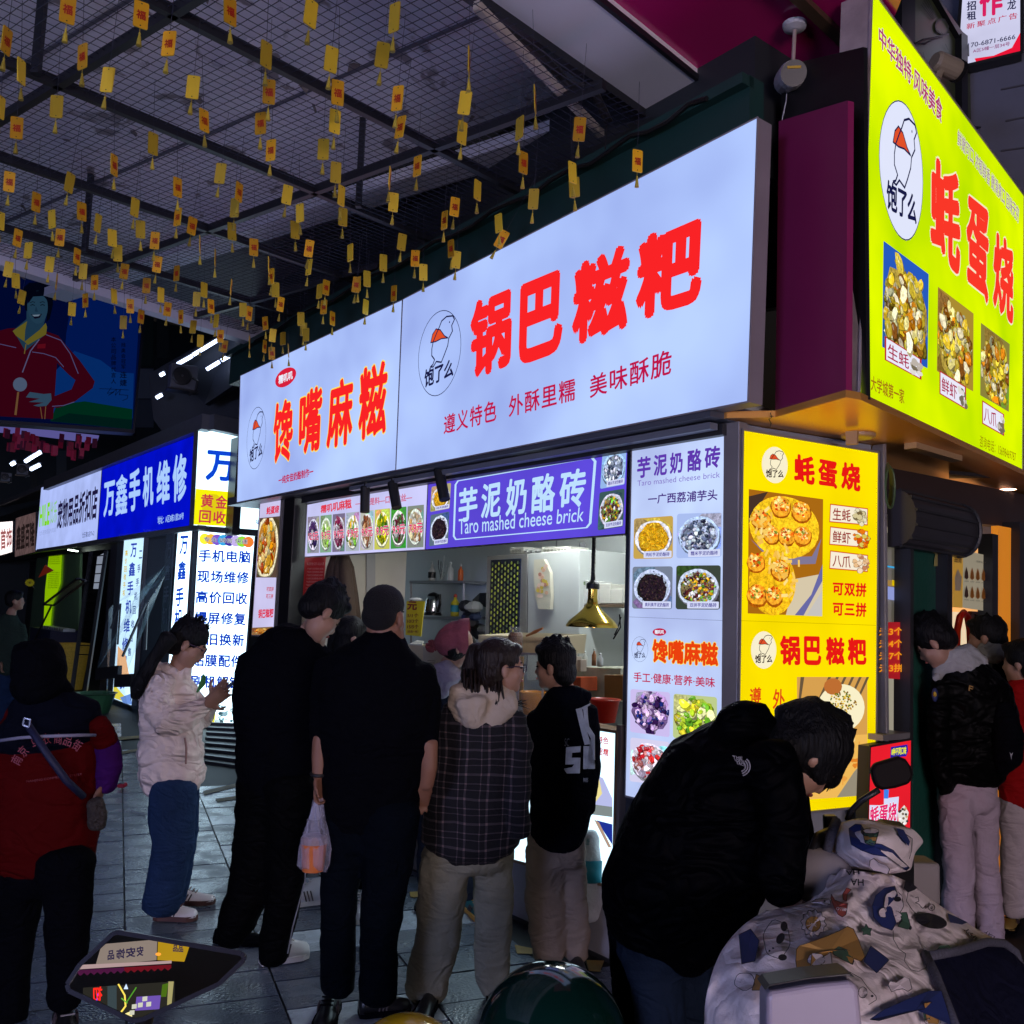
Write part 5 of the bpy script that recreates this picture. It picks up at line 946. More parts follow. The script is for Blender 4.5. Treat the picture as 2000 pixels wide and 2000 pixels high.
t = thing('electric_kettle', 'chrome electric kettle with a black handle on the lower shelf', 'kettle', at(845, 1203, 1.95)); c = at(845, 1202, 1.95); k = MB(); k.lathe(c, [(.085, .02), (.088, .05), (.075, .15), (.06, .2)], 20); k.build('body', chrome, t, smooth=True)
k = MB(); k.lathe(c, [(.09, 0), (.09, .02)], 20); k.lathe(c + UP * .2, [(.062, 0), (.05, .02), (.01, .035)], 16); k.build('lid', black, t); k = MB(); k.tube([c + UP * .2 - D1 * .04, c + UP * .21 - D1 * .12, c + UP * .12 - D1 * .13, c + UP * .04 - D1 * .09], .014, 8); k.build('handle', black, t)
k = MB(); k.tube([c + UP * .17 + D1 * .06, c + UP * .19 + D1 * .1], [.02, .008], 8); k.build('spout', chrome, t)
t = thing('bag_pile', 'crumpled clear and black plastic bags beside the shelf', 'bag', at(930, 1225, 1.9)); rb_ = random.Random(4)
for i in range(16):
    m_ = [mat('bag_clear', (.45, .45, .42), .25), mat('bag_black', (.02, .02, .025), .35), mat('bag_blue', (.05, .07, .15), .4)][i % 3 if i < 13 else 1]; k = MB(); c = at(905 + rb_.uniform(0, 45), 1180 + rb_.uniform(0, 60), 1.9 - rb_.uniform(0, .1)); k.ell(c, (rb_.uniform(.04, .09), .05, rb_.uniform(.03, .08)), seg=7, rings=5); o = k.build('bag', m_, t)
t = thing('black_bag', 'black pouch hanging on the wall above the plastic bags', 'bag', at(937, 1170, 2.1)); k = MB(); k.add([at(922, 1172, 2.1), at(937, 1158, 2.1), at(949, 1158, 2.1), at(949, 1186, 2.05), at(934, 1182, 2.05)], [(0, 1, 2, 3, 4)]); k.slab([at(922, 1172, 2.1), at(937, 1158, 2.1), at(949, 1158, 2.1), at(949, 1186, 2.1), at(934, 1182, 2.1)], F.n, .06); k.build('pouch', MAT['bag_black'], t)
# fridge / cabinet
cb_ = thing('fridge', 'tall pale fridge whose dark glass door carries rows of lime dots', 'fridge', at(1030, 1300, 1.5)); fm = mat('fridge_white', (.56, .58, .55), .35, noise=.05)
S0 = I(1.35); k = MB(); k.slab([S0.at(1031, 1081), S0.at(1131, 1072), S0.at(1131, 1330), S0.at(1029, 1330)], F.n, .5); k.build('cabinet', fm, cb_, bevel=.01)
k = MB(); A = [S0.at(951, 1086, .0), S0.at(1030, 1081, .0), S0.at(1026, 1300, .0), S0.at(946, 1300, .0)]; k.slab(A, F.n, .05); k.build('door_frame', mat('door_frame_steel', (.36, .35, .33), .35, .5), cb_, bevel=.006)
A = [(959, 1094), (1016, 1091), (1011, 1290), (953, 1290)]; k = MB(); k.slab([S0.at(x, y, .012) for x, y in A], F.n, .01); dr = k.build('door_glass', mat('door_navy', (.008, .014, .035), .15), cb_)
p = Print(S0, .016)
for i in range(9):
    for j in range(18):
        q = lerp_quad(A, .03 + i * .108, .02 + j * .054, .09 + i * .108, .055 + j * .054); dy = (i % 2) * 5
        p.disc([(x, y + dy) for x, y in q], .5, .5, .5, .5, mat('lime_dot', (.38, .42, .04), .5, emit=.12) if (i * 7 + j * 3) % 4 else mat('lime_dot_dim', (.16, .2, .05), .5), 8)
p.build('dot_pattern', cb_)
for (x0, y0, x1, y1, l_) in ((996, 1069, 1023, 1082, 'low white carton on the fridge, left one'), (1058, 1068, 1113, 1086, 'long white carton with printed side on the fridge, right one')):
    t = ibox('carton', l_, 'box', x0, y0, x1, y1, 1.5, .2, mat('carton_white', (.62, .6, .52), .6), skew=1); p = Print(I(1.5), .004); p.text('双皮 奶油 净含量', [(x0 + 4, y0 + 4), (x1 - 6, y0 + 3), (x1 - 6, y1 - 3), (x0 + 4, y1 - 2)], flat((120, 115, 100)), .01); p.build('lettering', t)
t = thing('foil_bag', 'crumpled clear packet lying between the cartons on the fridge', 'bag', at(1040, 1078, 1.5)); k = MB()
for i in range(5): k.ell(at(1030 + i * 5, 1076 + (i % 2) * 3, 1.5), (.03, .03, .015), seg=7, rings=5)
k.build('packet', MAT['bag_clear'], t)
t = thing('snack_bag', 'hanging printed bag of eggs taped to the fridge side', 'bag', at(1060, 1095, 1.3)); A = [(1043, 1093), (1062, 1092), (1074, 1118), (1076, 1165), (1074, 1190), (1052, 1190), (1044, 1160), (1042, 1118)]
k = MB(); k.slab([at(x, y, 1.31) for x, y in A], F.n, .03); k.build('wrapper', mat('bag_cream', (.62, .58, .45), .35), t); p = Print(I(1.31), .004)
for i in range(26): x, y = R_.uniform(1050, 1070), R_.uniform(1104, 1166); p.poly([(x + 3.5 * math.cos(a), y + 4 * math.sin(a)) for a in (6.283 * j / 9 for j in range(9))], flat(R_.choice([(215, 170, 140), (230, 200, 180), (205, 180, 70), (190, 130, 110)])))
p.build('egg_print', t)
# wall shelf at right with cartons
t = thing('wall_shelf', 'single dark board shelf right of the fridge', 'shelf', at(1150, 1182, 1.6)); k = MB(); k.slab([at(1084, 1178, 1.4), at(1216, 1180, 1.4), at(1216, 1186, 1.4), at(1084, 1184, 1.4)], F.n, .35); k.build('board', mat('shelf_brown', (.12, .08, .05), .5), t); k = MB(); k.bar(at(1138, 1060, 1.7), at(1138, 1330, 1.7), .05); k.build('upright', dark, t)
t = ibox('carton', 'white carton with a green printed top edge on the right shelf', 'box', 1092, 1128, 1148, 1178, 1.4, .25, mat('carton_white2', (.66, .65, .6), .6), skew=-6); p = Print(I(1.4), .004); p.text('有机 农家土鸡蛋', [(1096, 1130), (1144, 1136), (1143, 1143), (1096, 1138)], flat((90, 130, 40)), .03); p.build('lettering', t)
for i, (x0, y0, x1, l_) in enumerate(((1170, 1140, 1192, 'clear pack of white cups on the right shelf'), (1192, 1150, 1216, 'low white tub at the end of the right shelf'))): ibox('pack', l_, 'pack', x0, y0, x1, 1179, 1.4, .15, mat('pack_%d' % i, (.6, .58, .5), .4))
# heat lamp
hl = thing('heat_lamp', 'polished brass heat lamp hanging on a coiled black cord over the counter', 'lamp', at(1156, 1225, .45)); c = at(1156, 1225, .45); D = (c - CAM) @ FW; s_ = D / FPX
k = MB(); k.lathe(c, [(51 * s_, 0), (51 * s_, 3 * s_), (45 * s_, 12 * s_), (30 * s_, 25 * s_), (19 * s_, 35 * s_), (11 * s_, 46 * s_), (9.5 * s_, 56 * s_), (9.5 * s_, 74 * s_)], 40, cap=False)
k.lathe(c, [(50 * s_, .5 * s_), (44 * s_, 11 * s_), (29 * s_, 24 * s_), (10 * s_, 44 * s_)], 40, cap=False); k.build('shade', gold, hl, smooth=True)
k = MB(); k.lathe(c + UP * 74 * s_, [(13 * s_, 0), (13 * s_, 10 * s_), (11 * s_, 13 * s_), (5 * s_, 18 * s_), (4 * s_, 30 * s_)], 20); k.build('socket', black, hl)
k = MB(); pts = []
for i in range(220): a = i * .9; pts.append(c + UP * (104 + i * .38) * s_ + (math.cos(a) * D1 + math.sin(a) * F.n) * 3.2 * s_)
k.tube(pts, 1.5 * s_, 5); k.tube([c + UP * 100 * s_, c + UP * 250 * s_], 1.2 * s_, 5); k.build('coiled_cord', black, hl, smooth=True)
k = MB(); k.ell(c + UP * 22 * s_, (.035, .035, .045)); k.build('bulb', mat('heat_bulb', (1, .75, .4), .4, emit=5.), hl, smooth=True)
# counter goods
wm = mat('brush_wood', (.4, .14, .04), .4)
t = thing('food_tray', 'long cream tray of powder on the counter behind the jar', 'tray', at(1000, 1275, .5)); k = MB(); A = [at(934, 1240, .45), at(1059, 1244, .45), at(1055, 1276, .45), at(936, 1270, .45)]; k.slab(A, F.n, .02); k.slab([q - F.n * .35 + UP * .02 for q in A], F.n, .02); k.slab([A[0], A[0] - F.n * .35 + UP * .02, A[3] - F.n * .35, A[3]], D1, .02); k.slab([A[1], A[1] - F.n * .35 + UP * .02, A[2] - F.n * .35, A[2]], D1, .02); k.build('tray', cream, t)
k = MB(); k.slab([A[0] * .97 + A[3] * .03 - UP * .02, A[1] - UP * .02, A[1] - F.n * .35 - UP * .02, A[0] - F.n * .35 - UP * .02], UP, .02); k.build('powder', mat('powder', (.7, .66, .55), .8, bump=.5), t)
t = thing('spice_jar', 'glass jar of brown chilli flakes in front of the tray', 'jar', at(1006, 1278, .35)); c = at(1006, 1276, .35); k = MB(); k.lathe(c, [(.042, 0), (.045, .01), (.045, .11), (.035, .13)], 18); k.build('contents', mat('chilli', (.14, .035, .01), .5, noise=.7, nscale=60), t); k = MB(); k.lathe(c, [(.046, 0), (.048, .01), (.048, .12), (.037, .14), (.04, .165)], 18, cap=False); k.build('glass', glass, t, smooth=True)
t = thing('pastry_brush', 'wooden handled brush lying across the tray', 'brush', at(1045, 1236, .4)); k = MB(); k.tube([at(1028, 1242, .4), at(1045, 1234, .4), at(1060, 1227, .4)], [.006, .012, .006], 8); k.build('handle', wm, t)
ibox('carton', 'open cream carton on the counter below the yellow price card', 'box', 785, 1258, 850, 1292, .5, .3, cream, skew=-3); t = thing('paper_stack', 'loose white paper sheets on the cream carton', 'paper', at(810, 1255, .6)); k = MB(); k.slab([at(798, 1258, .5), at(815, 1250, .6), at(828, 1252, .6), at(824, 1258, .5)], UP, .01); k.build('paper', pwhite, t)
t = ibox('sealing_machine', 'cream sealing machine on the counter between the queueing people', 'machine', 826, 1262, 945, 1330, .25, .3, mat('machine_cream', (.6, .55, .42), .4)); p = Print(I(.25), .004)
for i in range(8): p.line([(835, 1290 + i * 4), (850, 1291 + i * 4)], 1, flat((120, 110, 90)))
p.build('vent_slot', t)
t = thing('price_card', 'yellow price card with red characters hanging from a white rim', 'card', at(810, 1175, .7)); k = MB(); A = [(794, 1174), (829, 1174), (822, 1243), (792, 1240)]; k.slab([at(x, y, .7) for x, y in A], F.n, .005); k.build('card', mat('card_yellow', (.75, .62, .02), .5), t); p = Print(I(.7), .003); rd = flat((130, 15, 40)); p.text('元', [(796, 1174), (815, 1175), (814, 1192), (795, 1191)], rd, .04)
for i, s__ in enumerate(('5/1个', '10/3个', '15/5个', '（任选一味）')): p.text(s__, [(796, 1198 + i * 11), (818 - (i > 2) * 1, 1198 + i * 11), (817, 1206 + i * 11 - (i > 2) * 3), (795, 1206 + i * 11 - (i > 2) * 3)], rd, .02)
p.build('lettering', t); k = MB(); k.lathe(at(812, 1172, .68), [(.05, 0), (.055, .008), (.03, .02)], 16); k.build('rim', pwhite, t)
# glass display + basins right
t = thing('glass_display', 'small glass display with orange pictures on the counter', 'display', at(1030, 1400, .25)); k = MB(); A = [at(1012, 1276, .2), at(1060, 1278, .2), at(1060, 1400, .2), at(1012, 1398, .2)]; k.slab(A, F.n, .006); k.build('pane', glass, t); k = MB()
for a, b_ in zip(A, A[1:] + A[:1]): k.bar(a, b_, .012)
k.build('frame', steel, t); k = MB(); k.slab([at(1013, 1282, .3), at(1022, 1282, .3), at(1021, 1370, .3), at(1012, 1368, .3)], F.n, .005); k.build('picture_strip', mat('orange_strip', (.7, .35, .03), .5, noise=.6, nscale=40), t)
def basin(lab, x, y0, y1, b, w_, m, cat='basin'):
    c = at(x, y1, b); D = (c - CAM) @ FW; r = w_ * D / FPX / 2; h = (y1 - y0) * D / FPX; t = thing('basin', lab, cat, c); k = MB(); k.lathe(c, [(r * .7, 0), (r * .95, h * .92), (r * 1.04, h), (r * 1.0, h * 1.02), (r * .9, h * .9), (r * .66, .02)], 28, cap=False); k.lathe(c + UP * .015, [(r * .7, 0), (r * .7, .005)], 28); k.build('basin', m, t, smooth=True)
basin('orange plastic bowl on the counter beside the glass display', 1040, 1352, 1395, .3, 52, mat('bowl_orange', (.75, .28, .01), .35)); basin('red plastic basin at the right end of the counter', 1180, 1366, 1410, .22, 62, mat('basin_red', (.6, .012, .01), .3))
ibox('crate', 'orange lidded tub behind the bowl', 'box', 1042, 1350, 1068, 1372, .6, .1, mat('tub_orange', (.65, .14, .02), .4)); ibox('storage_chest', 'white panelled chest freezer along the back right wall', 'freezer', 1125, 1302, 1212, 1368, 1.1, .5, mat('chest_cream', (.5, .48, .38), .5, noise=.3, nscale=12), skew=-3)
ibox('wooden_box', 'brown wooden box on the right behind the red basin', 'box', 1180, 1318, 1216, 1368, .8, .25, mat('box_wood', (.28, .13, .04), .5, noise=.3)); ibox('red_box', 'small red carton behind the boy', 'box', 1108, 1322, 1134, 1350, .9, .15, mat('red_carton', (.45, .07, .02), .5))
t = ibox('switch_box', 'white wall switch box, right one of the pair', 'switch', 1182, 1275, 1209, 1298, 1.9, .04, pwhite); ibox('switch_box', 'white wall socket box near the fridge, left one of the pair', 'switch', 1127, 1266, 1148, 1290, 1.9, .05, pwhite)
t = thing('cooking_cutter', 'black scissors hanging on the right wall by the brass lamp', 'scissors', at(1205, 1225, .9)); k = MB(); k.tube([at(1210, 1200, .9), at(1212, 1225, .9), at(1198, 1248, .9)], .005, 5); k.tube([at(1213, 1205, .9), at(1206, 1228, .9), at(1200, 1240, .9)], .004, 5); k.build('blade', black, t)
for i, (x, y0, y1, w_, b_, c_) in enumerate(((862, 1240, 1266, 9, .5, (.7, .7, .68)), (874, 1236, 1266, 8, .5, (.5, .08, .03)), (884, 1242, 1268, 9, .5, (.7, .68, .6)), (1066, 1262, 1290, 12, .5, (.6, .6, .58)), (1078, 1256, 1292, 9, .5, (.08, .08, .09)), (1088, 1266, 1294, 12, .5, (.65, .5, .1)), (1142, 1272, 1300, 11, 1.0, (.6, .6, .55)), (1160, 1266, 1300, 9, 1.0, (.3, .12, .05)), (1172, 1276, 1302, 12, 1.0, (.55, .56, .6)))):
    bottle(['white squeeze bottle beside the bobble hat', 'red sauce bottle, second beside the bobble hat', 'cream tub bottle nearest the tray', 'clear canister left of the boy', 'slim black flask behind the boy', 'mustard yellow tub right of the flask', 'pale canister on the chest freezer', 'brown bottle on the chest freezer', 'grey blue canister at the right of the freezer'][i], x, y0, y1, b_, w_, mat('goods_%d' % i, c_, .4), pwhite)
for i in range(4): ibox('cup_stack', ['tall stack of paper cups on the counter, leftmost', 'second stack of paper cups', 'third stack of paper cups', 'short rightmost stack of paper cups'][i], 'cups', 1100 + i * 9, 1270 + i * 6, 1107 + i * 9, 1312, .6, .05, mat('cup_%d' % i, (.66 - i * .05, .6 - i * .06, .5 - i * .05), .5))
# lit panel under the hatch
q = [(815, 1372), (1202, 1431), (1195, 1731), (815, 1628)]
t = light_box('counter_panel', 'white lit poster panel below the counter with red slogan at its upper right', 'sign', F.shift(.03), q, .04, backlit('film_counter', (205, 238, 255), 1.7, .08), mat('panel_wood', (.25, .15, .09), .5), .012); S_ = F.shift(.03)
p = Print(S_); p.text('特色', [(1167, 1437), (1189, 1440), (1188, 1454), (1166, 1451)], pr((215, 60, 60)), .02); p.text('里糯', [(1168, 1460), (1189, 1463), (1188, 1477), (1167, 1474)], pr((215, 60, 60)), .02); p.build('lettering', t)
p = Print(S_); p.poly([(1158, 1510), (1178, 1520), (1196, 1560), (1196, 1590), (1150, 1580)], pr((185, 190, 235))); p.poly([(1156, 1515), (1170, 1520), (1176, 1550), (1162, 1568), (1154, 1555)], pr((240, 225, 150))); p.poly([(1156, 1540), (1162, 1555), (1156, 1570), (1150, 1565)], pr((250, 180, 50))); p.poly([(1150, 1570), (1196, 1576), (1196, 1596), (1150, 1590)], pr((130, 140, 140))); p.poly([(1165, 1602), (1196, 1610), (1196, 1650)], pr((30, 50, 150))); p.poly([(1160, 1600), (1170, 1606), (1194, 1655), (1188, 1655)], pr((180, 150, 130)))
for i in range(10): x, y = R_.uniform(830, 900), R_.uniform(1450, 1560); p.poly([(x, y), (x + 30, y + 5), (x + 26, y + 14), (x + 4, y + 10)], pr(R_.choice([(235, 200, 130), (210, 180, 160)])))
p.build('food_photo', t)
k = MB(); k.slab([S_.at(1204, 1416), S_.at(1213, 1417), S_.at(1206, 1780), S_.at(1197, 1770)], F.n, .05); k.build('side_strip', mat('strip_taupe', (.2, .17, .16), .5), stall)
# narrow menu panel at the far left end
q = [(508.5, 979), (549.5, 972.5), (534.5, 1240), (492, 1240)]
t = light_box('menu_sign', 'narrow lit menu strip at the far left end of the snack stall', 'sign', F.shift(.05), q, .05, backlit('film_strip', (205, 200, 240), 1., .1), steel, .008); S_ = F.shift(.05)
p = Print(S_); p.text('蚝蛋烧', [(521, 990), (546, 986), (544, 1002), (520, 1006)], pr((220, 50, 80)), .04); p.text('锅巴糍粑', [(505, 1190), (535, 1188), (533, 1206), (504, 1208)], pr((220, 50, 80)), .035); p.text('可双拼', [(521, 1146), (535, 1146), (534, 1155), (520, 1155)], pr((200, 60, 80)), .02); p.text('可三拼', [(520, 1160), (534, 1160), (533, 1169), (519, 1169)], pr((200, 60, 80)), .02); p.build('lettering', t)
fphoto(S_, [(507, 1012), (547, 1008), (542, 1128), (500, 1128)], t, (90, 70, 60), (235, 220, 180), FRY, None, 60, .11, 41, area=(.42, .52, .42, .42), rr=.01); fphoto(S_, [(492, 1226), (533, 1224), (532, 1240), (491, 1240)], t, (130, 100, 60), None, FRY, None, 12, .1, 42, rr=.01)
# black track spotlights
for x, y0, y1, dx, l_ in ((713, 945, 1001, -1, 'left'), (770, 937, 992, 10, 'middle'), (862, 912, 976, 13, 'right')):
    S_ = F.shift(.12); a = S_.at(x - dx * .4, y0 + 5); b_ = S_.at(x + dx * .5, y1); D = (b_ - CAM) @ FW; t = thing('track_spotlight', 'matt black cylinder spotlight under the fascia, %s one of the three' % l_, 'spotlight', a)
    k = MB(); ax = (b_ - a) / np.linalg.norm(b_ - a); L_ = np.linalg.norm(b_ - a); k.lathe(a, [(.030, .0), (.034, .01), (.034, L_), (.028, L_ - .004)], 20, ax=ax); k.build('barrel', mat('matt_black', (.01, .01, .012), .6), t)
    k = MB(); k.tube([a, a + UP * .06], .01, 8); k.box(a + UP * .075, .1, .035, .03, ax=D1); k.build('adapter', black, t)
# ================================================================ RIGHT: SIDE STREET FRONT
W0 = YP.at(1722, 1200) + np.array([.02, .02, 0]); W = vsurf(W0, azd(47))
zr = lambda x, y: (1700 + x * .25885, 1050 + y * .25885); zr2 = lambda x, y: (1500 + x * .2588, 800 + y * .2588)
sf = thing('side_stall', 'side street snack front with curtained window, shutter box and orange shop interior', 'stall', V2(W.at(1850, 1500), 0))
def wq(name, Q, m, off=0., th=.04, par=sf, conv=zr): k = MB(); k.slab([W.at(*conv(*c), off) for c in Q], W.n, th); return k.build(name, m, par)
wq('window_back', [(95, -80), (270, -80), (262, 1470), (90, 1480)], mat('window_cream_glow', (.62, .55, .42), .5, emit=.5), -.2)  # window back glows by emission in place of an inside lamp
k = MB(); k.slab([W.at(*zr(105, -40), -.05), W.at(*zr(268, -20), -.05), W.at(*zr(262, 640), -.05), W.at(*zr(100, 650), -.05)], W.n, .006); k.build('plastic_curtain', mat('curtain', (.5, .52, .5), .15, alpha=.5), sf)
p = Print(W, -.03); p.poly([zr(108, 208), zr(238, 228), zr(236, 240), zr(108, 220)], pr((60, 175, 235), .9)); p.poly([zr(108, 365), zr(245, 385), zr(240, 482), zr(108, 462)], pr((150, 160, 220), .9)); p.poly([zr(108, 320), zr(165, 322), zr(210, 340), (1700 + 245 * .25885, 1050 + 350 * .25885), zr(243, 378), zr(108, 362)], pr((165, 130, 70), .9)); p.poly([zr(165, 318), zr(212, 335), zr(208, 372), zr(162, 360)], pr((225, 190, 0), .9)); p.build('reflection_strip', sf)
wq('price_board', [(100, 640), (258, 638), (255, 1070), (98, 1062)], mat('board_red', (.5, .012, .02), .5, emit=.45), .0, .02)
p = Print(W, .006); og = pr((245, 150, 30), .95)
for i, s__ in enumerate(('元3个', '元4个', '元7个', '元3拼')): p.text(s__, [zr(66, 678 + i * 92), zr(248, 675 + i * 92), zr(246, 738 + i * 92), zr(64, 740 + i * 92)], og, .03)
p.build('lettering', sf)
wq('window_post', [(265, 120), (300, 120), (300, 1440), (262, 1470)], mat('post_beige', (.3, .25, .18), .5), .02); wq('window_post', [(302, -60), (328, -60), (322, 1800), (300, 1800)], dark, .05, .08); wq('sill', [(95, 1490), (300, 1470), (298, 1520), (95, 1535)], steel, .06, .1)
wq('green_wall', [(328, -110), (556, -110), (545, 3600), (322, 3600)], mat('green_sheet', (.012, .085, .06), .45, noise=.35, nscale=7, bump=.15), .0, .1); wq('tape_strip', [(505, 15), (535, 15), (515, 215), (484, 215)], mat('tape', (.42, .36, .12), .5), .01, .004)
wq('door_post', [(556, -60), (580, -60), (572, 3000), (550, 3000)], steel, .03); wq('door_post', [(582, -60), (620, -60), (612, 3000), (575, 3000)], black, .06, .08); wq('shop_back', [(600, -250), (1000, -200), (1000, 3000), (560, 3000)], mat('shop_orange_glow', (.85, .42, .14), .5, emit=.9), -.7)  # shop back emits, standing in for the light inside the shop
wq('poster', [(628, 70), (700, 85), (695, 530), (626, 525)], mat('poster_ochre_glow', (.6, .34, .05), .5, emit=.4), -.02, .005); wq('poster', [(700, 92), (920, 145), (915, 560), (697, 528)], mat('poster_pale_glow', (.5, .46, .32), .5, emit=.35), -.02, .005)  # posters given emission for the indoor light on them
p = Print(W, -.012)
for r_ in range(2):
    for i in range(5): cx, cy = 725 + i * 43, 275 + i * 4 + r_ * 140; p.poly([zr(cx, cy - 55), zr(cx + 12, cy - 10), zr(cx + 15, cy + 28), zr(cx, cy + 42), zr(cx - 15, cy + 26), zr(cx - 12, cy - 12)], flat([(190, 120, 40), (90, 60, 40)][i == 0])); p.text('冰淇淋', [zr(cx - 16, cy + 48), zr(cx + 16, cy + 50), zr(cx + 16, cy + 60), zr(cx - 16, cy + 58)], flat((90, 80, 60)), 0)
p.text('招牌冰淇淋菜单', [zr(800, 170), zr(905, 190), zr(905, 205), zr(800, 186)], flat((90, 85, 75)), .0); p.text('甜筒', [zr(634, 130), zr(690, 142), zr(688, 195), zr(632, 185)], flat((110, 60, 40)), .02); p.poly([zr(660, 235), zr(690, 300), zr(680, 400), zr(640, 400), zr(636, 300)], flat((215, 200, 170))); p.build('cone_print', sf)
k = MB(); c_ = [zr(650, 850), zr(655, 700), zr(675, 600), zr(705, 565), zr(735, 600), zr(752, 700), zr(758, 850)]; k.tube([W.at(x, y, -.3) for x, y in c_], .022, 8); k.build('red_arch', mat('arch_red', (.5, .015, .01), .4), sf, smooth=True)
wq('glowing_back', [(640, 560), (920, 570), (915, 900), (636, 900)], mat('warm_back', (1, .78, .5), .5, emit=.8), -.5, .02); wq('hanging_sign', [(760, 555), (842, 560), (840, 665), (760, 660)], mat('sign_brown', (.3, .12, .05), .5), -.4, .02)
k = MB(); cc_ = [zr(640 + 18 * i, 30 + (i % 3) * 14) for i in range(6)]
for x, y in cc_: k.ell(W.at(x, y, -.2), (.03, .03, .03), seg=8, rings=6)
k.build('ceiling_light_cluster', mat('warm_cluster', (1, .9, .75), .5, emit=2.), sf, smooth=True)
wq('door_post', [(922, -30), (965, -20), (958, 3000), (915, 3000)], black, .03, .08); wq('orange_wall', [(965, -90), (1128, -60), (1120, 3000), (958, 3000)], mat('orange_wall_glow', (.85, .28, .02), .5, noise=.08, emit=.5), .0); wq('door_post', [(1128, -120), (1240, -100), (1230, 3000), (1120, 3000)], black, .05, .1)  # orange wall emits a little to brighten the doorway
wq('upper_wall', [(-20, -560), (1300, -300), (1300, -60), (560, -130), (90, -180)], mat('upper_brown', (.05, .03, .025), .5), -.05, .1)
wq('lower_wall', [(60, 1530), (330, 1530), (330, 4000), (60, 4000)], greywall, -.03)
k = MB(); k.slab([W.at(*zr(600, -90), -.35) + UP * .3, W.at(*zr(960, -90), -.35) + UP * .3, W.at(*zr(960, -90), 0.02) + UP * .3, W.at(*zr(600, -90), .02) + UP * .3], UP, .02); k.build('header', dark, sf)
rq = [(1727, 1456), (1779, 1446), (1777, 1640), (1722, 1640)]; WR = W.shift(.06)
rp_ = light_box('red_poster', 'glowing red promotion panel with pink characters on white, behind the scooter mirror', 'sign', WR, [(1700, 1460), (1779, 1446), (1777, 1640), (1694, 1640)], .05, backlit('film_red', (235, 30, 45), 1., .1), dark, .008)
p = Print(WR); p.poly([zr(155, 1580), zr(280, 1560), zr(285, 1610), zr(270, 1650), zr(150, 1660)], pr((40, 30, 160))); p.text('8种不同口味', [zr(160, 1590), zr(272, 1575), zr(270, 1635), zr(158, 1645)], pr((240, 240, 20)), .03); z7_ = lambda x, y: (1500 + x * .2847, 1450 + y * .2847)
p.poly([z7_(795, 385), z7_(898, 372), z7_(885, 560), z7_(820, 560), z7_(695, 560), z7_(697, 430), z7_(795, 432)], pr((215, 220, 250))); p.text('蚝蛋烧', [z7_(700, 445), z7_(885, 405), z7_(880, 540), z7_(698, 555)], pr((230, 30, 110)), .03, out=(pr((250, 250, 255)), .03)); p.poly([z7_(890, 480), z7_(935, 430), z7_(965, 480), z7_(950, 560), z7_(900, 590)], pr((230, 225, 220)))
for i in range(14): x, y = R_.uniform(900, 955), R_.uniform(450, 570); p.poly([z7_(x + 9 * math.cos(a), y + 9 * math.sin(a)) for a in (6.283 * j / 7 for j in range(7))], pr(R_.choice([(120, 100, 80), (250, 250, 250), (200, 170, 120), (60, 50, 50)])))
p.poly([z7_(795, 320), z7_(830, 325), z7_(825, 385), z7_(795, 385)], pr((60, 130, 235))); p.build('lettering', rp_)
# roller shutter box: half round grille of dark slats
sx = thing('shutter_box', 'rounded dark ribbed roller shutter housing over the side window', 'shutter box', W.at(1810, 980, .3)); a0 = W.at(1733, 975, .0); a1 = W.at(1858, 1000, .0); a0[2] = 2.15; a1[2] = 2.15
prof = []
for i in range(13): a = math.radians(100 - i * 17); prof.append((.02 + .36 * max(0, math.cos(a)) if -80 < 100 - i * 17 < 95 else .0, .21 * math.sin(a)))
prof = [(0, .14)] + [(.02 + .12 * math.sin(math.radians(i * 15)) ** .8 if 0 < i < 12 else .02, .14 * math.cos(math.radians(i * 15))) for i in range(0, 13)] + [(0, -.14)]
V = []; n = len(prof)
for s_, e_ in ((0, a0), (1, a1)): V += [e_ + W.n * x + UP * z for x, z in prof]
k = MB(); k.add(V, [(i, (i + 1) % n, (i + 1) % n + n, i + n) for i in range(n)] + [tuple(range(n)), tuple(range(2 * n - 1, n - 1, -1))]); k.build('housing', mat('shutter_grey', (.05, .048, .055), .4, .3, noise=.2), sx)
for i in (2, 4, 6, 8, 10, 12): k = MB(); x, z = prof[i]; k.bar(a0 + W.n * (x + .003) + UP * z, a1 + W.n * (x + .003) + UP * z, .012, .012); k.build('rib', dark, sx)
k = MB(); k.tube([a1 + W.n * (x + .008) + UP * z for x, z in prof[1:-1]], .011, 6); k.build('end_hoop', dark, sx)
gc = thing('cable_coil', 'coil of pale green cable hanging beside the yellow panel edge', 'cable', W.at(1738, 930, .1)); k = MB()
for j in range(5): cx, cy = 1734 + j * 1.2, 945 + j * 2; k.tube([W.at(cx + (5 + j) * math.cos(a), cy + 40 * math.sin(a), .3 + .01 * j) for a in (6.283 * i / 16 for i in range(17))], .004, 5)
k.build('cable', mat('cable_green', (.08, .13, .05), .5), gc)
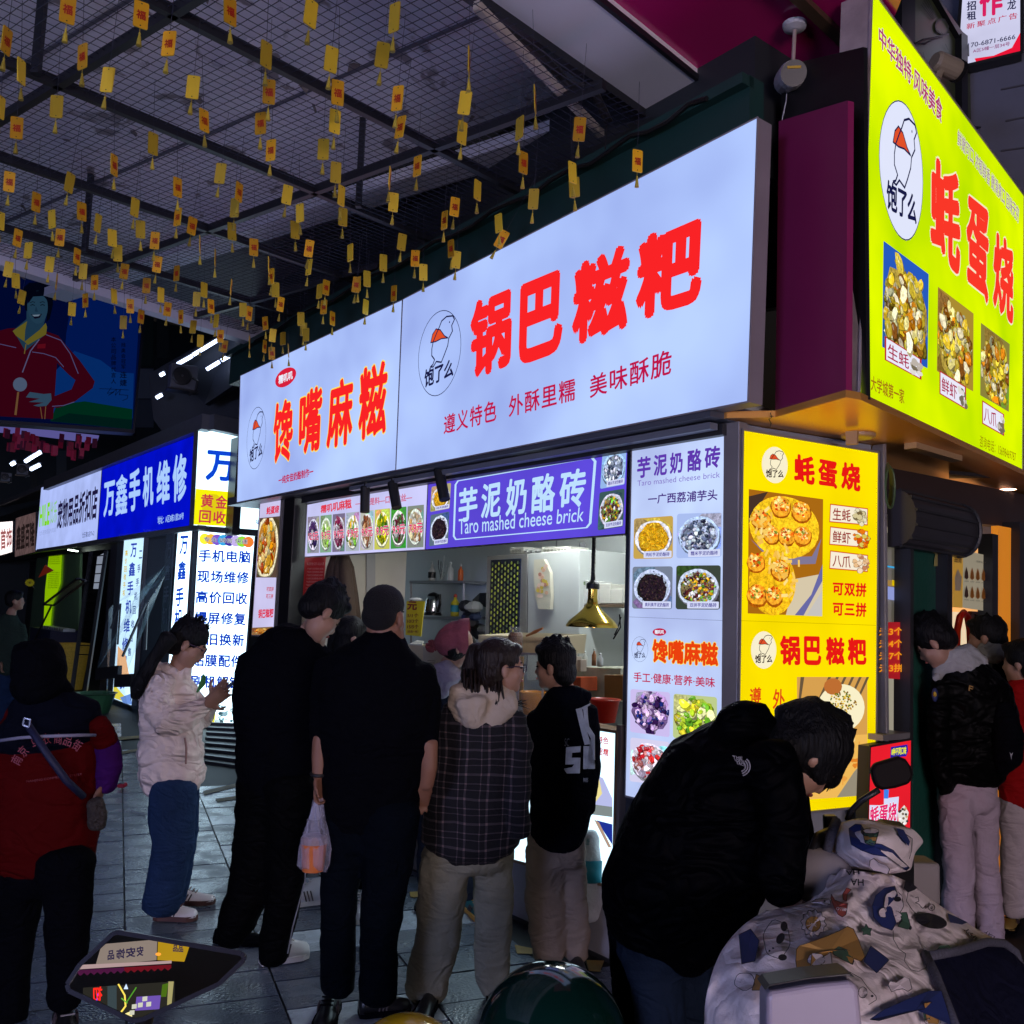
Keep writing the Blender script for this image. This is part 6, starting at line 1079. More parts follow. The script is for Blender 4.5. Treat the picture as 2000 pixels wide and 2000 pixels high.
# ================================================================ UPPER RIGHT: SIGN FRAMES, WALL, LEASE SIGN
z8 = lambda x, y: (1700 + x * .15528, y * .15528)
UB = vsurf(P(1880, 150, 7.5), azd(-62)); t = thing('tiled_building', 'blue grey building wall with panel joints at the upper right', 'building', UB.at(1900, 700)); k = MB(); k.slab([UB.at(1640, -200), UB.at(2600, -400), V2(UB.at(2600, 690), 0), V2(UB.at(1640, 760), 0)], UB.n, .2); k.build('wall', mat('wall_bluegrey', (.20, .21, .29), .5, noise=.1), t)
for a, b_ in ((z8(1640, 1130), z8(2100, 1040)), (z8(1700, 1525), z8(2100, 1450)), (z8(1640, 1900), z8(2100, 1840))): k = MB(); k.bar(UB.at(*a, .003), UB.at(*b_, .003), .025, .01); k.build('panel_joint', MAT['joint_dark'], t)
LB = UB.shift(.15); q = [z8(1165, -160), z8(1885, -310), z8(1885, 640), z8(1340, 775)]
ls = light_box('lease_sign', 'white and red lit lease advertisement hanging at the upper right corner', 'sign', LB, [z8(1165, -160), z8(1885, -310), z8(1885, 640), z8(1100, 830)], .12, backlit('film_lease', (205, 205, 235), 1., .15), dark, .02)
p = Print(LB); nv = pr((35, 35, 75)); pk = pr((215, 30, 95)); p.text('招', [z8(1212, 20), z8(1330, 5), z8(1330, 125), z8(1212, 135)], nv, .025); p.text('租', [z8(1212, 150), z8(1330, 135), z8(1330, 245), z8(1212, 258)], nv, .025); p.text('作', [z8(1370, -120), z8(1670, -180), z8(1665, 180), z8(1368, 215)], pk, .04); p.text('龙', [z8(1720, 0), z8(1835, -20), z8(1832, 110), z8(1720, 130)], nv, .02)
p.text('新聚点广告', [z8(1210, 300), z8(1850, 150), z8(1848, 230), z8(1208, 375)], pr((190, 40, 80)), .01, 1.3); p.text('170-6871-6666', [z8(1230, 545), z8(1825, 430), z8(1823, 490), z8(1228, 605)], nv, .01); p.text('A区5幢一层34号', [z8(1290, 620), z8(1755, 520), z8(1753, 575), z8(1288, 668)], pr((140, 50, 110)), .01)
p.poly([z8(1885, 410), z8(1885, 640), z8(1330, 778), z8(1310, 735), z8(1550, 700), z8(1780, 600)], pr((235, 20, 55))); p.build('lettering', ls)
UF = YS.shift(-.75); t = thing('sign_frame', 'unlit greenish sign boards in a black frame rising behind the yellow fascia', 'sign frame', UF.at(1850, 500)); dimg = mat('board_olive', (.10, .125, .06), .35, noise=.25, nscale=4)
def up(name, Q, m, off=0., th=.03): k = MB(); k.slab([UF.at(*z8(*c), off) for c in Q], UF.n, th); return k.build(name, m, t)
up('board', [(500, -200), (760, -200), (1150, 480), (1150, 1700), (500, 900)], dimg); up('board', [(1230, 640), (1655, 1380), (1660, 2300), (1230, 1700)], dimg)
up('post', [(400, -300), (565, -300), (565, 900), (395, 700)], black, .05, .1); up('post', [(1148, 420), (1225, 460), (1228, 1700), (1155, 1600)], black, .05, .1); up('post', [(1650, 1260), (1690, 1300), (1700, 2300), (1655, 2300)], black, .05, .1)
up('top_rail', [(880, 0), (1160, 400), (1225, 450), (1225, 560), (1140, 480), (860, 0), (700, -260), (740, -260)], black, .04, .08); up('top_rail', [(1228, 560), (1340, 750), (1640, 1270), (1690, 1300), (1655, 1390), (1370, 900), (1228, 680)], black, .04, .08); up('glass_strip', [(1110, 470), (1150, 500), (1155, 1300), (1112, 1250)], mat('strip_blue', (.1, .17, .24), .3), .01)
p = Print(UF, .01); ik = flat((45, 55, 45)); il = flat((105, 108, 110))
for i in range(5): p.line([z8(640 + i * 18, 60 - i * 25), z8(790 + i * 10, 250 - i * 10)], 1.2, ik)
p.disc([z8(800, 230), z8(1000, 230), z8(1000, 430), z8(800, 430)], .5, .5, .45, .5, il); p.disc([z8(800, 250), z8(1000, 250), z8(1000, 430), z8(800, 430)], .5, .5, .36, .44, dimg); p.disc([z8(1280, 1080), z8(1440, 1080), z8(1440, 1700), z8(1280, 1700)], .5, .5, .5, .5, il, 28); p.disc([z8(1290, 1180), z8(1400, 1180), z8(1400, 1440), z8(1290, 1440)], .5, .5, .4, .5, flat((85, 85, 95)), 20)
for i in range(10): x, y = 650 + R_.uniform(0, 350), 300 + R_.uniform(0, 700); p.line([z8(x, y), z8(x + R_.uniform(10, 50), y + R_.uniform(20, 80))], 1., ik)
for i in range(14): x, y = 1490 + R_.uniform(0, 120), 1450 + R_.uniform(0, 400); p.line([z8(x, y), z8(x + 14, y + 26)], 1., ik)
p.build('faded_print', t)
k = MB(); k.tube([UF.at(*z8(*c), .06) for c in ((575, 545), (660, 500), (780, 480), (860, 460), (980, 430))], .008, 5); k.tube([UF.at(*z8(*c), .06) for c in ((575, 545), (680, 555), (770, 505), (900, 470))], .006, 5); k.tube([UF.at(*z8(*c), .06) for c in ((1300, 1600), (1430, 1610), (1580, 1565))], .008, 5); k.build('tie_wire', black, t)
c2 = thing('security_camera', 'beige bullet camera peeping over the top edge of the yellow fascia', 'camera', UF.at(*z8(880, 850), .3)); a = UF.at(*z8(800, 760), .3); b_ = UF.at(*z8(1000, 850), .36); ax = (b_ - a) / np.linalg.norm(b_ - a); D = (a - CAM) @ FW
k = MB(); k.lathe(a, [(.05, 0), (.065, .02), (.065, .17), (.062, .19)], 18, ax=ax); k.build('housing', mat('camera_beige', (.42, .34, .25), .4), c2, smooth=False); k = MB(); k.lathe(a + ax * .185, [(.066, 0), (.07, .0), (.07, .025), (.05, .03)], 18, ax=ax); k.build('lens_hood', black, c2); k = MB(); k.tube([a + ax * .05 - UP * .05, a + ax * .02 - UP * .12], .025, 8); k.build('mount', MAT['camera_beige'], c2)
# ================================================================ PEOPLE
def cloth(key, c, rough=.85, bump=.35, scale=60, noise=.15, wr=.5, sp=.06):      # weave plus stretched creases
    if key in MAT: return MAT[key]
    m = mat(key, c, rough, noise=noise, nscale=12, bump=bump, bscale=scale, spec=sp); t = m.node_tree; tc = [n for n in t.nodes if n.type == 'TEX_COORD'][0]; b0 = [n for n in t.nodes if n.type == 'BUMP'][0]
    mp = t.nodes.new('ShaderNodeMapping'); mp.inputs['Scale'].default_value = (1, 1, 1.9); mp.inputs['Rotation'].default_value = (.5, .4, 0); n = t.nodes.new('ShaderNodeTexNoise'); n.inputs['Scale'].default_value = 4.2; n.inputs['Detail'].default_value = 2; n.inputs['Distortion'].default_value = 1.3
    rg = t.nodes.new('ShaderNodeMath'); rg.operation = 'PINGPONG'; rg.inputs[1].default_value = .12; b = t.nodes.new('ShaderNodeBump'); b.inputs['Strength'].default_value = wr; b.inputs['Distance'].default_value = .09
    t.links.new(tc.outputs['Object'], mp.inputs[0]); t.links.new(mp.outputs[0], n.inputs['Vector']); t.links.new(n.outputs['Fac'], rg.inputs[0]); t.links.new(rg.outputs[0], b.inputs['Height']); t.links.new(b0.outputs[0], b.inputs['Normal']); t.links.new(b.outputs[0], t.nodes['Principled BSDF'].inputs['Normal']); return m
SKIN = mat('skin', (.40, .22, .15), .5, noise=.08, nscale=20); SKIN2 = mat('skin_tan', (.28, .13, .08), .5, noise=.08, nscale=20); LIP = mat('lips', (.42, .12, .1), .4)
HAIR = mat('hair_black', (.003, .003, .004), .55, spec=.2, bump=.6, bscale=120, anis=(1, 1, .12)); HAIRB = mat('hair_brown', (.014, .007, .005), .45, spec=.3, bump=.6, bscale=120, anis=(1, 1, .12))
EYE = mat('eye_dark', (.01, .01, .012), .2); BLKC = cloth('black_cloth', (.0015, .0018, .004)); NAVYC = cloth('navy_cloth', (.003, .004, .01))
FH = np.array([0, 1., 0])
def ring(c, side, dep, rx, ry, n): return [c + side * rx * math.cos(a) + dep * ry * math.sin(a) for a in (2 * math.pi * i / n for i in range(n))]
def limb(mb, pts, D, n=14, k=.8, close=True):          # pts: (px, py, half width px[, depth offset m[, thickness ratio]])
    C = [P(p[0], p[1], D + (p[3] if len(p) > 3 else 0)) for p in pts]; V = []; N = len(pts); rings = []
    for i, p in enumerate(pts):
        a, b_ = C[max(i - 1, 0)], C[min(i + 1, N - 1)]; d = b_ - a; d /= np.linalg.norm(d) + 1e-9; view = FH
        side = np.cross(d, view); ls = np.linalg.norm(side); side = side / ls if ls > .15 else np.array([1., 0, 0]); dep = np.cross(side, d)
        r = p[2] * (D + (p[3] if len(p) > 3 else 0)) / FPX; kk = p[4] if len(p) > 4 else k; rings.append((C[i], side, dep, r, r * kk, d))
    c, s_, dp, r, ry, d = rings[0]; rs = [(c - d * min(r, ry) * .55, s_, dp, r * .55, ry * .55), (c - d * min(r, ry) * .3, s_, dp, r * .86, ry * .86)] if close else []
    rs += [q[:5] for q in rings]; c, s_, dp, r, ry, d = rings[-1]
    if close: rs += [(c + d * min(r, ry) * .3, s_, dp, r * .86, ry * .86), (c + d * min(r, ry) * .55, s_, dp, r * .55, ry * .55)]
    for q in rs: V += ring(*q, n)
    M_ = len(rs); F_ = [(i * n + j, i * n + (j + 1) % n, (i + 1) * n + (j + 1) % n, (i + 1) * n + j) for i in range(M_ - 1) for j in range(n)] + [tuple(range(n - 1, -1, -1)), tuple((M_ - 1) * n + j for j in range(n))]
    mb.add(V, F_)
def fuse(name, mb, m, parent, vox=.014, disp=0., dscale=.12, smooth=5, label=None, extra=None):   # joins the volumes to one continuous skin
    me = bpy.data.meshes.new(name); org = ORG[parent.name]; me.from_pydata([tuple(np.array(v) - org) for v in mb.V], [], mb.F)
    o = bpy.data.objects.new(name, me); scn.collection.objects.link(o)
    r = o.modifiers.new('r', 'REMESH'); r.mode = 'VOXEL'; r.voxel_size = vox
    s_ = o.modifiers.new('s', 'SMOOTH'); s_.iterations = smooth; s_.factor = .5
    if disp:
        for sc_, st in ((dscale, disp), (dscale * .35, disp * .4)):
            key = 'folds_%d' % int(sc_ * 1000); tx = bpy.data.textures.get(key) or bpy.data.textures.new(key, 'CLOUDS'); tx.noise_scale = sc_; tx.noise_depth = 2
            d_ = o.modifiers.new('d', 'DISPLACE'); d_.texture = tx; d_.strength = st; d_.mid_level = .5; d_.texture_coords = 'LOCAL'
    dg = bpy.context.evaluated_depsgraph_get(); m2 = bpy.data.meshes.new_from_object(o.evaluated_get(dg)); bpy.data.objects.remove(o); bpy.data.meshes.remove(me)
    m2.name = name; m2.materials.clear(); m2.materials.append(m); m2.polygons.foreach_set('use_smooth', [True] * len(m2.polygons))
    if extra: extra(m2, org)
    o = link(name, m2, parent)
    if label: o['label'] = label
    return o
def axes(yaw, pitch=0., roll=0.):                      # yaw 0 faces the camera's forward direction, + turns to the right
    y, p = math.radians(yaw), math.radians(pitch); f = np.array([math.sin(y) * math.cos(p), math.cos(y) * math.cos(p), math.sin(p)]); r = np.array([math.cos(y), -math.sin(y), 0]); u = np.cross(r, f)
    if roll: a = math.radians(roll); r, u = r * math.cos(a) + u * math.sin(a), u * math.cos(a) - r * math.sin(a)
    return r, f, u
def head(mb, c, h, yaw, pitch=0, roll=0, face=True, ear=True):
    r, f, u = axes(yaw, pitch, roll); A = [r, f, u]; s = h / .23; q = lambda x, y, z: c + (r * x + f * y + u * z) * s
    mb.ell(q(0, -.012, .03), (.074 * s, .092 * s, .085 * s), A, 18, 12); mb.ell(q(0, .028, -.03), (.062 * s, .062 * s, .078 * s), A, 16, 10); mb.ell(q(0, .058, -.082), (.03 * s, .028 * s, .026 * s), A, 10, 8)
    if face:
        mb.ell(q(0, .088, -.022), (.0135 * s, .02 * s, .018 * s), A, 8, 6); mb.ell(q(0, .082, .008), (.009 * s, .014 * s, .028 * s), A, 8, 6); mb.ell(q(0, .079, -.052), (.022 * s, .014 * s, .011 * s), A, 8, 6)
        for k_ in (-1, 1): mb.ell(q(.03 * k_, .066, .02), (.02 * s, .012 * s, .01 * s), A, 8, 6); mb.ell(q(.04 * k_, .05, -.03), (.026 * s, .024 * s, .026 * s), A, 8, 6)
    if ear:
        for k_ in (-1, 1): mb.ell(q(.079 * k_, -.01, -.012), (.011 * s, .02 * s, .033 * s), A, 8, 6)
    return q, A, s
def eyes(q, A, s, par, lips=True):
    k = MB()
    for k_ in (-1, 1): k.ell(q(.031 * k_, .077, .006), (.013 * s, .006 * s, .005 * s), A, 8, 6); k.bar(q(.016 * k_, .083, .027), q(.047 * k_, .07, .028), .004 * s, .006 * s)
    k.build('eye', EYE, par)
    if lips: k = MB(); k.ell(q(0, .091, -.053), (.02 * s, .006 * s, .007 * s), A, 8, 6); k.build('lips', LIP, par)
def hair_cap(mb, q, A, s, low=-.02, full=1., front=.055, top=.128, back=-.115, w=.087):
    mb.ell(q(0, -.02, .045), (w * s, .1 * s, (top - .035) * s), A, 20, 12); mb.ell(q(0, -.055, low + .0), (w * .92 * s, .058 * s, .07 * s), A, 16, 10)
    mb.ell(q(0, front, .088), (w * .78 * s, .035 * s, .03 * s), A, 12, 8)
def spikes(mb, q, s, n, R, z0=.02, spread=1., L=.035, wd=.007):
    for i in range(n):
        a = R.uniform(0, 6.283); e = R.uniform(.0, 1.35); x, y, z = math.sin(e) * math.cos(a) * .082, -.02 + math.sin(e) * math.sin(a) * .096, z0 + .03 + math.cos(e) * .088
        if y > .045 and z < .07: continue
        p0 = q(x, y, z); p1 = q(x * 1.05 + R.uniform(-.01, .01), y * 1.05 + R.uniform(-.012, .012), z + R.uniform(-.015, .02) - (.03 if e > .9 else -.01)); p2 = q(x * 1.07 + R.uniform(-.014, .014), y * 1.07 + R.uniform(-.014, .014), z + R.uniform(-.03, .02) - (L if e > .9 else -.006)); mb.tube([p0, p1, p2], [wd * s, wd * .7 * s, .001], 4)
def hand_(mb, w, d, side, s=1., curl=.5, spread=.25, thumb=1):   # wrist point, direction, palm side axis
    d = d / np.linalg.norm(d); side = side - d * (side @ d); side /= np.linalg.norm(side); nrm = np.cross(side, d); s = s * .185
    V = [w, w + d * .25 * s, w + d * .48 * s]; A = [side, nrm, d]; mb.ell(w + d * .24 * s, (.21 * s, .09 * s, .3 * s), A, 12, 8)
    for i, (o_, L) in enumerate(((-.165, .36), (-.055, .43), (.055, .41), (.16, .32))):
        b = w + d * .44 * s + side * o_ * s; L *= s; dd = d * math.cos(.2) + side * o_ * spread; p1 = b + dd * L * .42; c1 = curl * (.9 + .12 * i); d2 = dd * math.cos(c1) - nrm * math.sin(c1); p2 = p1 + d2 * L * .33; d3 = dd * math.cos(c1 * 2) - nrm * math.sin(c1 * 2); p3 = p2 + d3 * L * .27; mb.tube([b - d * .1 * s, p1, p2, p3], [.052 * s, .048 * s, .043 * s, .032 * s], 7)
    b = w + d * .1 * s + side * -.17 * s * thumb; p1 = b + (d * .55 - side * .5 * thumb - nrm * .35) * .3 * s; p2 = p1 + (d * .85 - side * .05 * thumb - nrm * .4) * .22 * s; mb.tube([b, p1, p2], [.07 * s, .055 * s, .038 * s], 7)
def shoe(par, x0, y0, x1, y1, D, hpx, m, solem, name='shoe', lab=None, stripe=None):   # heel px -> toe px along the floor
    a = G(x0, y0, .0); b = G(x1, y1, .0); d = b - a; L = np.linalg.norm(d); d /= L
    if L > .34: b = a + d * .31; L = .31
    if L < .2: L = .26
    s_ = np.array([d[1], -d[0], 0]); h = hpx * D / FPX; k = MB(); sec = [(0, .036, .7), (.12, .04, 1.), (.35, .04, .95), (.55, .044, .62), (.78, .047, .48), (.95, .038, .38), (1., .02, .25)]
    V = []
    for u, w_, hh in sec: V += [a + d * u * L + s_ * w_ * math.cos(t) * (1 if math.sin(t) < .3 else .75) + UP * (.02 + h * hh * max(0, math.sin(t))) for t in (math.pi * 2 * j / 12 for j in range(12))]
    n = 12; k.add(V, [(i * n + j, i * n + (j + 1) % n, (i + 1) * n + (j + 1) % n, (i + 1) * n + j) for i in range(len(sec) - 1) for j in range(n)] + [tuple(range(n - 1, -1, -1)), tuple((len(sec) - 1) * n + j for j in range(n))])
    o = k.build(name, m, par, smooth=True, label=lab); k = MB(); V = []; out = [(0, -.03), (0, .03), (.12, .042), (.35, .04), (.6, .047), (.82, .048), (.97, .03), (1.03, 0), (.97, -.03), (.82, -.048), (.6, -.047), (.35, -.04), (.12, -.042)]
    k.slab([a + d * u * L + s_ * w_ + UP * .026 for u, w_ in out], UP, .024); sol = k.build('sole', solem, o)
    if m is not BLKC and hpx > 20:
        k = MB()
        for i in range(3): k.tube([a + s_ * .041 * e_ + d * L * (.36 + i * .07) + UP * .028 for e_ in (-1, 1)][0:1] + [a - s_ * .036 + d * L * (.42 + i * .07) + UP * (.03 + h * .42)], .004, 5); k.tube([a + s_ * .041 + d * L * (.36 + i * .07) + UP * .028, a + s_ * .036 + d * L * (.42 + i * .07) + UP * (.03 + h * .42)], .004, 5)
        k.build('side_stripe', mat('stripe_brown', (.06, .045, .05), .6), o); k = MB()
        for i in range(4): c = a + d * L * (.42 + i * .07) + UP * (.03 + h * (.8 - i * .1)); k.bar(c - s_ * .025, c + s_ * .025, .006, .005)
        k.build('lace', solem, o)
    return o
def person(label, x, D): return thing('person', label, 'person', np.array([*P(x, 1200, D)[:2], 0]))
# ---- woman in the white puffer coat ------------------------------------------------------
D = 4.72; pw = person('woman in a pale padded coat and jeans looking down at her phone', 330, D)
R = random.Random(1); b = MB(); hc = P(368, 1258, D); q, A, s = head(b, hc, .225, 72, -28); limb(b, [(356, 1275, 17), (345, 1318, 19)], D)
limb(b, [(392, 1385, 13, -.02), (414, 1362, 10, -.03)], D); hd = P(440, 1338, D - .05) - P(408, 1366, D - .03); hand_(b, P(410, 1364, D - .03), hd, np.array([0, .3, 1.]), .95, .25, .5, -1)
hand_(b, P(404, 1378, D - .12), P(436, 1352, D - .12) - P(404, 1378, D - .12), np.array([0, -.3, 1.]), .95, .3, .6, 1); limb(b, [(330, 1320, 10, .03, .4), (330, 1500, 12, .03, .4), (325, 1560, 12, .03, .4)], D)
fuse('body', b, SKIN, pw, .0065, smooth=3); eyes(q, A, s, pw)
b = MB(); hair_cap(b, q, A, s, front=.03); fuse('hair', b, HAIR, pw, .008, .006, .02, 2)
b = MB(); limb(b, [(330, 1245, 18), (314, 1268, 14), (298, 1290, 13), (284, 1318, 15), (268, 1345, 15), (264, 1362, 9)], D - .14); spikes(b, q, s, 60, R, wd=.005)
for i in range(16): o_ = R.uniform(-6, 6); b.tube([P(310 + o_, 1275, D - .15), P(285 + o_ * 1.6, 1315, D - .17), P(264 + o_ * 2, 1352 + R.uniform(0, 20), D - .15)], [.006, .006, .001], 4)
b.build('ponytail', HAIR, pw, smooth=True)
k = MB(); 
for k_ in (-1, 1):
    c = q(.033 * k_, .094, .004); k.tube([c + (A[0] * .026 * math.cos(a) + A[2] * .021 * math.sin(a)) * s for a in (6.283 * i / 16 for i in range(17))], .0028, 5)
    k.tube([q(.058 * k_, .09, .01), q(.075 * k_, .05, .012), q(.083 * k_, -.01, .005)], .0022, 5)
k.tube([q(-.008, .097, .006), q(.008, .097, .006)], .002, 5); k.build('glasses', mat('glasses_purple', (.05, .02, .07), .3), pw)
k = MB()
for k_ in (-1, 1):
    c = q(.033 * k_, .0945, .004); k.add([c + (A[0] * .025 * math.cos(a) + A[2] * .02 * math.sin(a)) * s for a in (6.283 * i / 14 for i in range(14))], [tuple(range(14))])
k.build('lens', mat('lens_violet', (.2, .15, .6), .1, alpha=.35), pw)
PUF = cloth('puffer_cream', (.82, .68, .62), .42, .3, 22, .05, 1.1, .4); b = MB()
limb(b, [(338, 1312, 32, 0, .8), (328, 1345, 52), (330, 1375, 58), (333, 1398, 56), (336, 1420, 63), (334, 1444, 58), (334, 1468, 66), (335, 1490, 61), (336, 1508, 66), (338, 1532, 60)], D, 20, .72); limb(b, [(316, 1330, 30, -.1), (309, 1352, 27, -.12), (308, 1374, 35, -.14), (314, 1394, 29, -.15), (326, 1406, 35, -.16), (345, 1410, 27, -.15), (362, 1402, 30, -.12), (380, 1390, 22, -.1), (398, 1374, 17, -.06)], D); limb(b, [(352, 1340, 26, .1), (378, 1380, 28, .12), (398, 1400, 24, .08), (412, 1376, 15, .02)], D)
fuse('puffer_coat', b, PUF, pw, .0095, .025, .07, 2)
b = MB(); limb(b, [(302, 1300, 15), (312, 1318, 24), (335, 1330, 32), (362, 1318, 18), (366, 1300, 10)], D, 14, .9); limb(b, [(290, 1315, 12), (305, 1335, 18), (330, 1350, 16)], D + .02); fuse('hood', b, PUF, pw, .011, .02, .06, 3)
k = MB(); k.tube([P(361, 1441, D - .17), P(364, 1460, D - .19), P(363, 1492, D - .19)], .006, 6); k.build('pocket_zip', mat('zip_pink', (.35, .2, .18), .5), pw)
JEAN = cloth('jeans_blue', (.018, .04, .1), .8, .3, 90, .3); b = MB(); limb(b, [(340, 1530, 46), (335, 1600, 46), (340, 1645, 42), (328, 1700, 38), (314, 1770, 38)], D - .05, 16, .8); limb(b, [(346, 1530, 44), (352, 1600, 36), (354, 1650, 30), (346, 1700, 30), (334, 1765, 27)], D + .1, 16, .8); fuse('jeans', b, JEAN, pw, .014, .016, .07, 3)
SH = mat('shoe_pink_grey', (.75, .73, .76), .4); SOL = mat('sole_gum', (.09, .035, .03), .6); shoe(pw, 302, 1795, 384, 1797, D, 34, SH, SOL); shoe(pw, 322, 1765, 370, 1765, D + .2, 26, SH, SOL)
t = thing('mobile_phone', 'slim blue backed phone held by the woman in the pale coat', 'phone', P(435, 1345, D - .08)); k = MB(); k.slab([P(418, 1362, D - .1), P(455, 1329, D - .12), P(458, 1333, D - .02), P(421, 1366, D - .02)], UP, .008); k.build('body', mat('phone_blue', (.03, .06, .25), .3), t, bevel=.002)
t = thing('green_packet', 'green leaf-like packet held by the woman in the pale coat', 'packet', P(393, 1335, D - .06)); k = MB(); k.slab([P(383, 1352, D - .08), P(396, 1316, D - .06), P(402, 1322, D - .05), P(400, 1338, D - .05), P(386, 1353, D - .08)], -FW, .006); k.build('packet', mat('leaf_green', (.04, .22, .05), .5), t)
# ---- man in the black hoodie --------------------------------------------------------------
D = 4.12; p1 = person('tall man in a black hoodie and black track trousers with his head bowed', 560, D); b = MB(); hc = P(628, 1198, D - .02); q, A, s = head(b, hc, .235, 52, -42); limb(b, [(616, 1225, 26), (600, 1262, 34, .02)], D); limb(b, [(560, 1300, 25, .03, .4), (560, 1520, 29, .03, .4)], D); fuse('body', b, SKIN, p1, .007, smooth=3)
b = MB(); hair_cap(b, q, A, s, low=-.0, w=.086); spikes(b, q, s, 150, R, L=.015); fuse('hair', b, HAIR, p1, .0075, .006, .02, 1); eyes(q, A, s, p1)
b = MB(); limb(b, [(570, 1252, 60, 0, .9), (562, 1300, 98, 0, .5), (560, 1360, 108, 0, .55), (558, 1430, 100, 0, .6), (552, 1500, 92, 0, .6), (552, 1538, 86, 0, .6)], D, 20); limb(b, [(492, 1290, 32), (480, 1340, 27), (484, 1400, 26), (500, 1450, 24), (530, 1460, 22, -.12)], D); limb(b, [(625, 1290, 34), (650, 1340, 28), (655, 1400, 26), (640, 1440, 24, -.1)], D)
limb(b, [(512, 1252, 20), (545, 1262, 38), (600, 1275, 40), (640, 1290, 20)], D + .02, 14, .9); fuse('hoodie', b, BLKC, p1, .014, .025, .11, 3)
b = MB(); limb(b, [(530, 1530, 68), (520, 1600, 62), (500, 1680, 48), (485, 1740, 42), (462, 1800, 40), (448, 1838, 27)], D + .02, 16); limb(b, [(570, 1530, 62), (570, 1620, 52), (562, 1700, 40), (550, 1780, 34), (535, 1850, 31), (534, 1872, 29)], D - .05, 16); fuse('trousers', b, cloth('track_black', (.0012, .0012, .0018), .7), p1, .014, .02, .1, 3)
k = MB(); k.tube([P(601, 1600, D - .25), P(596, 1720, D - .2), P(572, 1810, D - .16), P(562, 1862, D - .14)], .003, 5); k.build('side_piping', mat('piping_grey', (.3, .3, .32), .5), p1)
WS = mat('sneaker_white', (.62, .62, .64), .4); WSO = mat('sole_white', (.6, .57, .55), .6); shoe(p1, 508, 1885, 602, 1868, D, 55, WS, WSO); shoe(p1, 420, 1838, 470, 1842, D, 26, BLKC, BLKC)
# ---- stout man with short hair --------------------------------------------------------------
D = 3.69; p2 = person('stout short haired man in a loose black shirt, seen from behind holding a carrier bag', 720, D); b = MB(); hc = P(752, 1205, D); q, A, s = head(b, hc, .225, 22, -4); limb(b, [(752, 1225, 36), (752, 1275, 42)], D); limb(b, [(735, 1330, 33, .03, .4), (735, 1500, 37, .03, .4)], D)
limb(b, [(628, 1440, 18, -.05), (624, 1480, 16, -.06), (623, 1515, 14, -.07)], D); hand_(b, P(623, 1512, D - .07), P(622, 1560, D - .07) - P(623, 1512, D - .07), np.array([.3, 1., 0]), .9, 1.15, .1, 1); limb(b, [(836, 1450, 20, -.05), (838, 1500, 17, -.06), (832, 1535, 15, -.05)], D); hand_(b, P(832, 1533, D - .05), P(818, 1580, D) - P(832, 1533, D - .05), np.array([1., .3, 0]), .95, .5, .1, 1)
fuse('body', b, SKIN2, p2, .007, smooth=3)
b = MB(); b.ell(q(0, -.018, .05), (.081 * s, .097 * s, .082 * s), A, 20, 12); b.ell(q(0, -.05, -.0), (.076 * s, .058 * s, .06 * s), A, 16, 10); fuse('hair', b, mat('hair_cropped', (.006, .005, .007), .7, bump=.8, bscale=260), p2, .008, .004, .01, 2); eyes(q, A, s, p2)
b = MB(); limb(b, [(750, 1255, 48, 0, .9), (742, 1290, 98, 0, .52), (735, 1345, 118, 0, .6), (735, 1420, 118, 0, .68), (730, 1500, 108, 0, .7), (725, 1560, 98, 0, .7), (722, 1600, 88, 0, .65)], D, 22); limb(b, [(645, 1300, 34), (634, 1360, 30), (630, 1420, 26, -.03), (629, 1452, 24, -.04)], D); limb(b, [(824, 1310, 30), (834, 1370, 30), (834, 1430, 28, -.03), (832, 1462, 27, -.04)], D); limb(b, [(728, 1252, 20, .0), (752, 1262, 40), (778, 1268, 24)], D - .03); fuse('shirt', b, BLKC, p2, .014, .02, .12, 3)
b = MB(); limb(b, [(675, 1590, 52), (668, 1680, 42), (662, 1760, 36), (660, 1850, 36), (660, 1930, 35)], D, 16); limb(b, [(765, 1580, 58), (758, 1680, 50), (748, 1760, 44), (740, 1850, 38), (738, 1945, 39)], D - .06, 16); limb(b, [(725, 1570, 88, 0, .6), (722, 1640, 80, 0, .6)], D); fuse('jeans', b, cloth('jeans_dark', (.0015, .0032, .007), .8, .4, 110, .35), p2, .014, .014, .07, 3)
BS = mat('shoe_black', (.012, .012, .014), .35); shoe(p2, 650, 1965, 640, 1990, D, 40, BS, BLKC); shoe(p2, 700, 1985, 800, 1975, D, 40, BS, BLKC); shoe
k = MB(); c = P(624, 1511, D - .065); k.tube([c + np.array([.032 * math.cos(a), .03 * math.sin(a), .004 * math.sin(a)]) for a in (6.283 * i / 16 for i in range(17))], .007, 6); k.build('bracelet', black, p2)
t = thing('carrier_bag', 'translucent plastic carrier bag with an orange tub inside, hanging from the stout man\'s hand', 'bag', P(612, 1660, D - .07)); Db = D - .07
k = MB(); R3 = random.Random(9); rings_ = [(1562, 10, 6), (1590, 15, 9), (1620, 24, 14), (1655, 30, 20), (1690, 31, 22), (1702, 24, 18)]; V = []
for y_, rx, rz in rings_: V += [P(614 + (1690 - y_) * .06 + rx * math.cos(a) * (1 + R3.uniform(-.14, .14)), y_ + R3.uniform(-3, 3), Db + rz * math.sin(a) * .0021 * (1 + R3.uniform(-.25, .25))) for a in (6.283 * j / 18 for j in range(18))]
k.add(V, [(i * 18 + j, i * 18 + (j + 1) % 18, (i + 1) * 18 + (j + 1) % 18, (i + 1) * 18 + j) for i in range(len(rings_) - 1) for j in range(18)] + [tuple(range(90, 108))]); k.build('film', mat('bag_film', (.68, .66, .85), .2, alpha=.32, spec=.8, bump=.8, bscale=50), t)
k = MB()
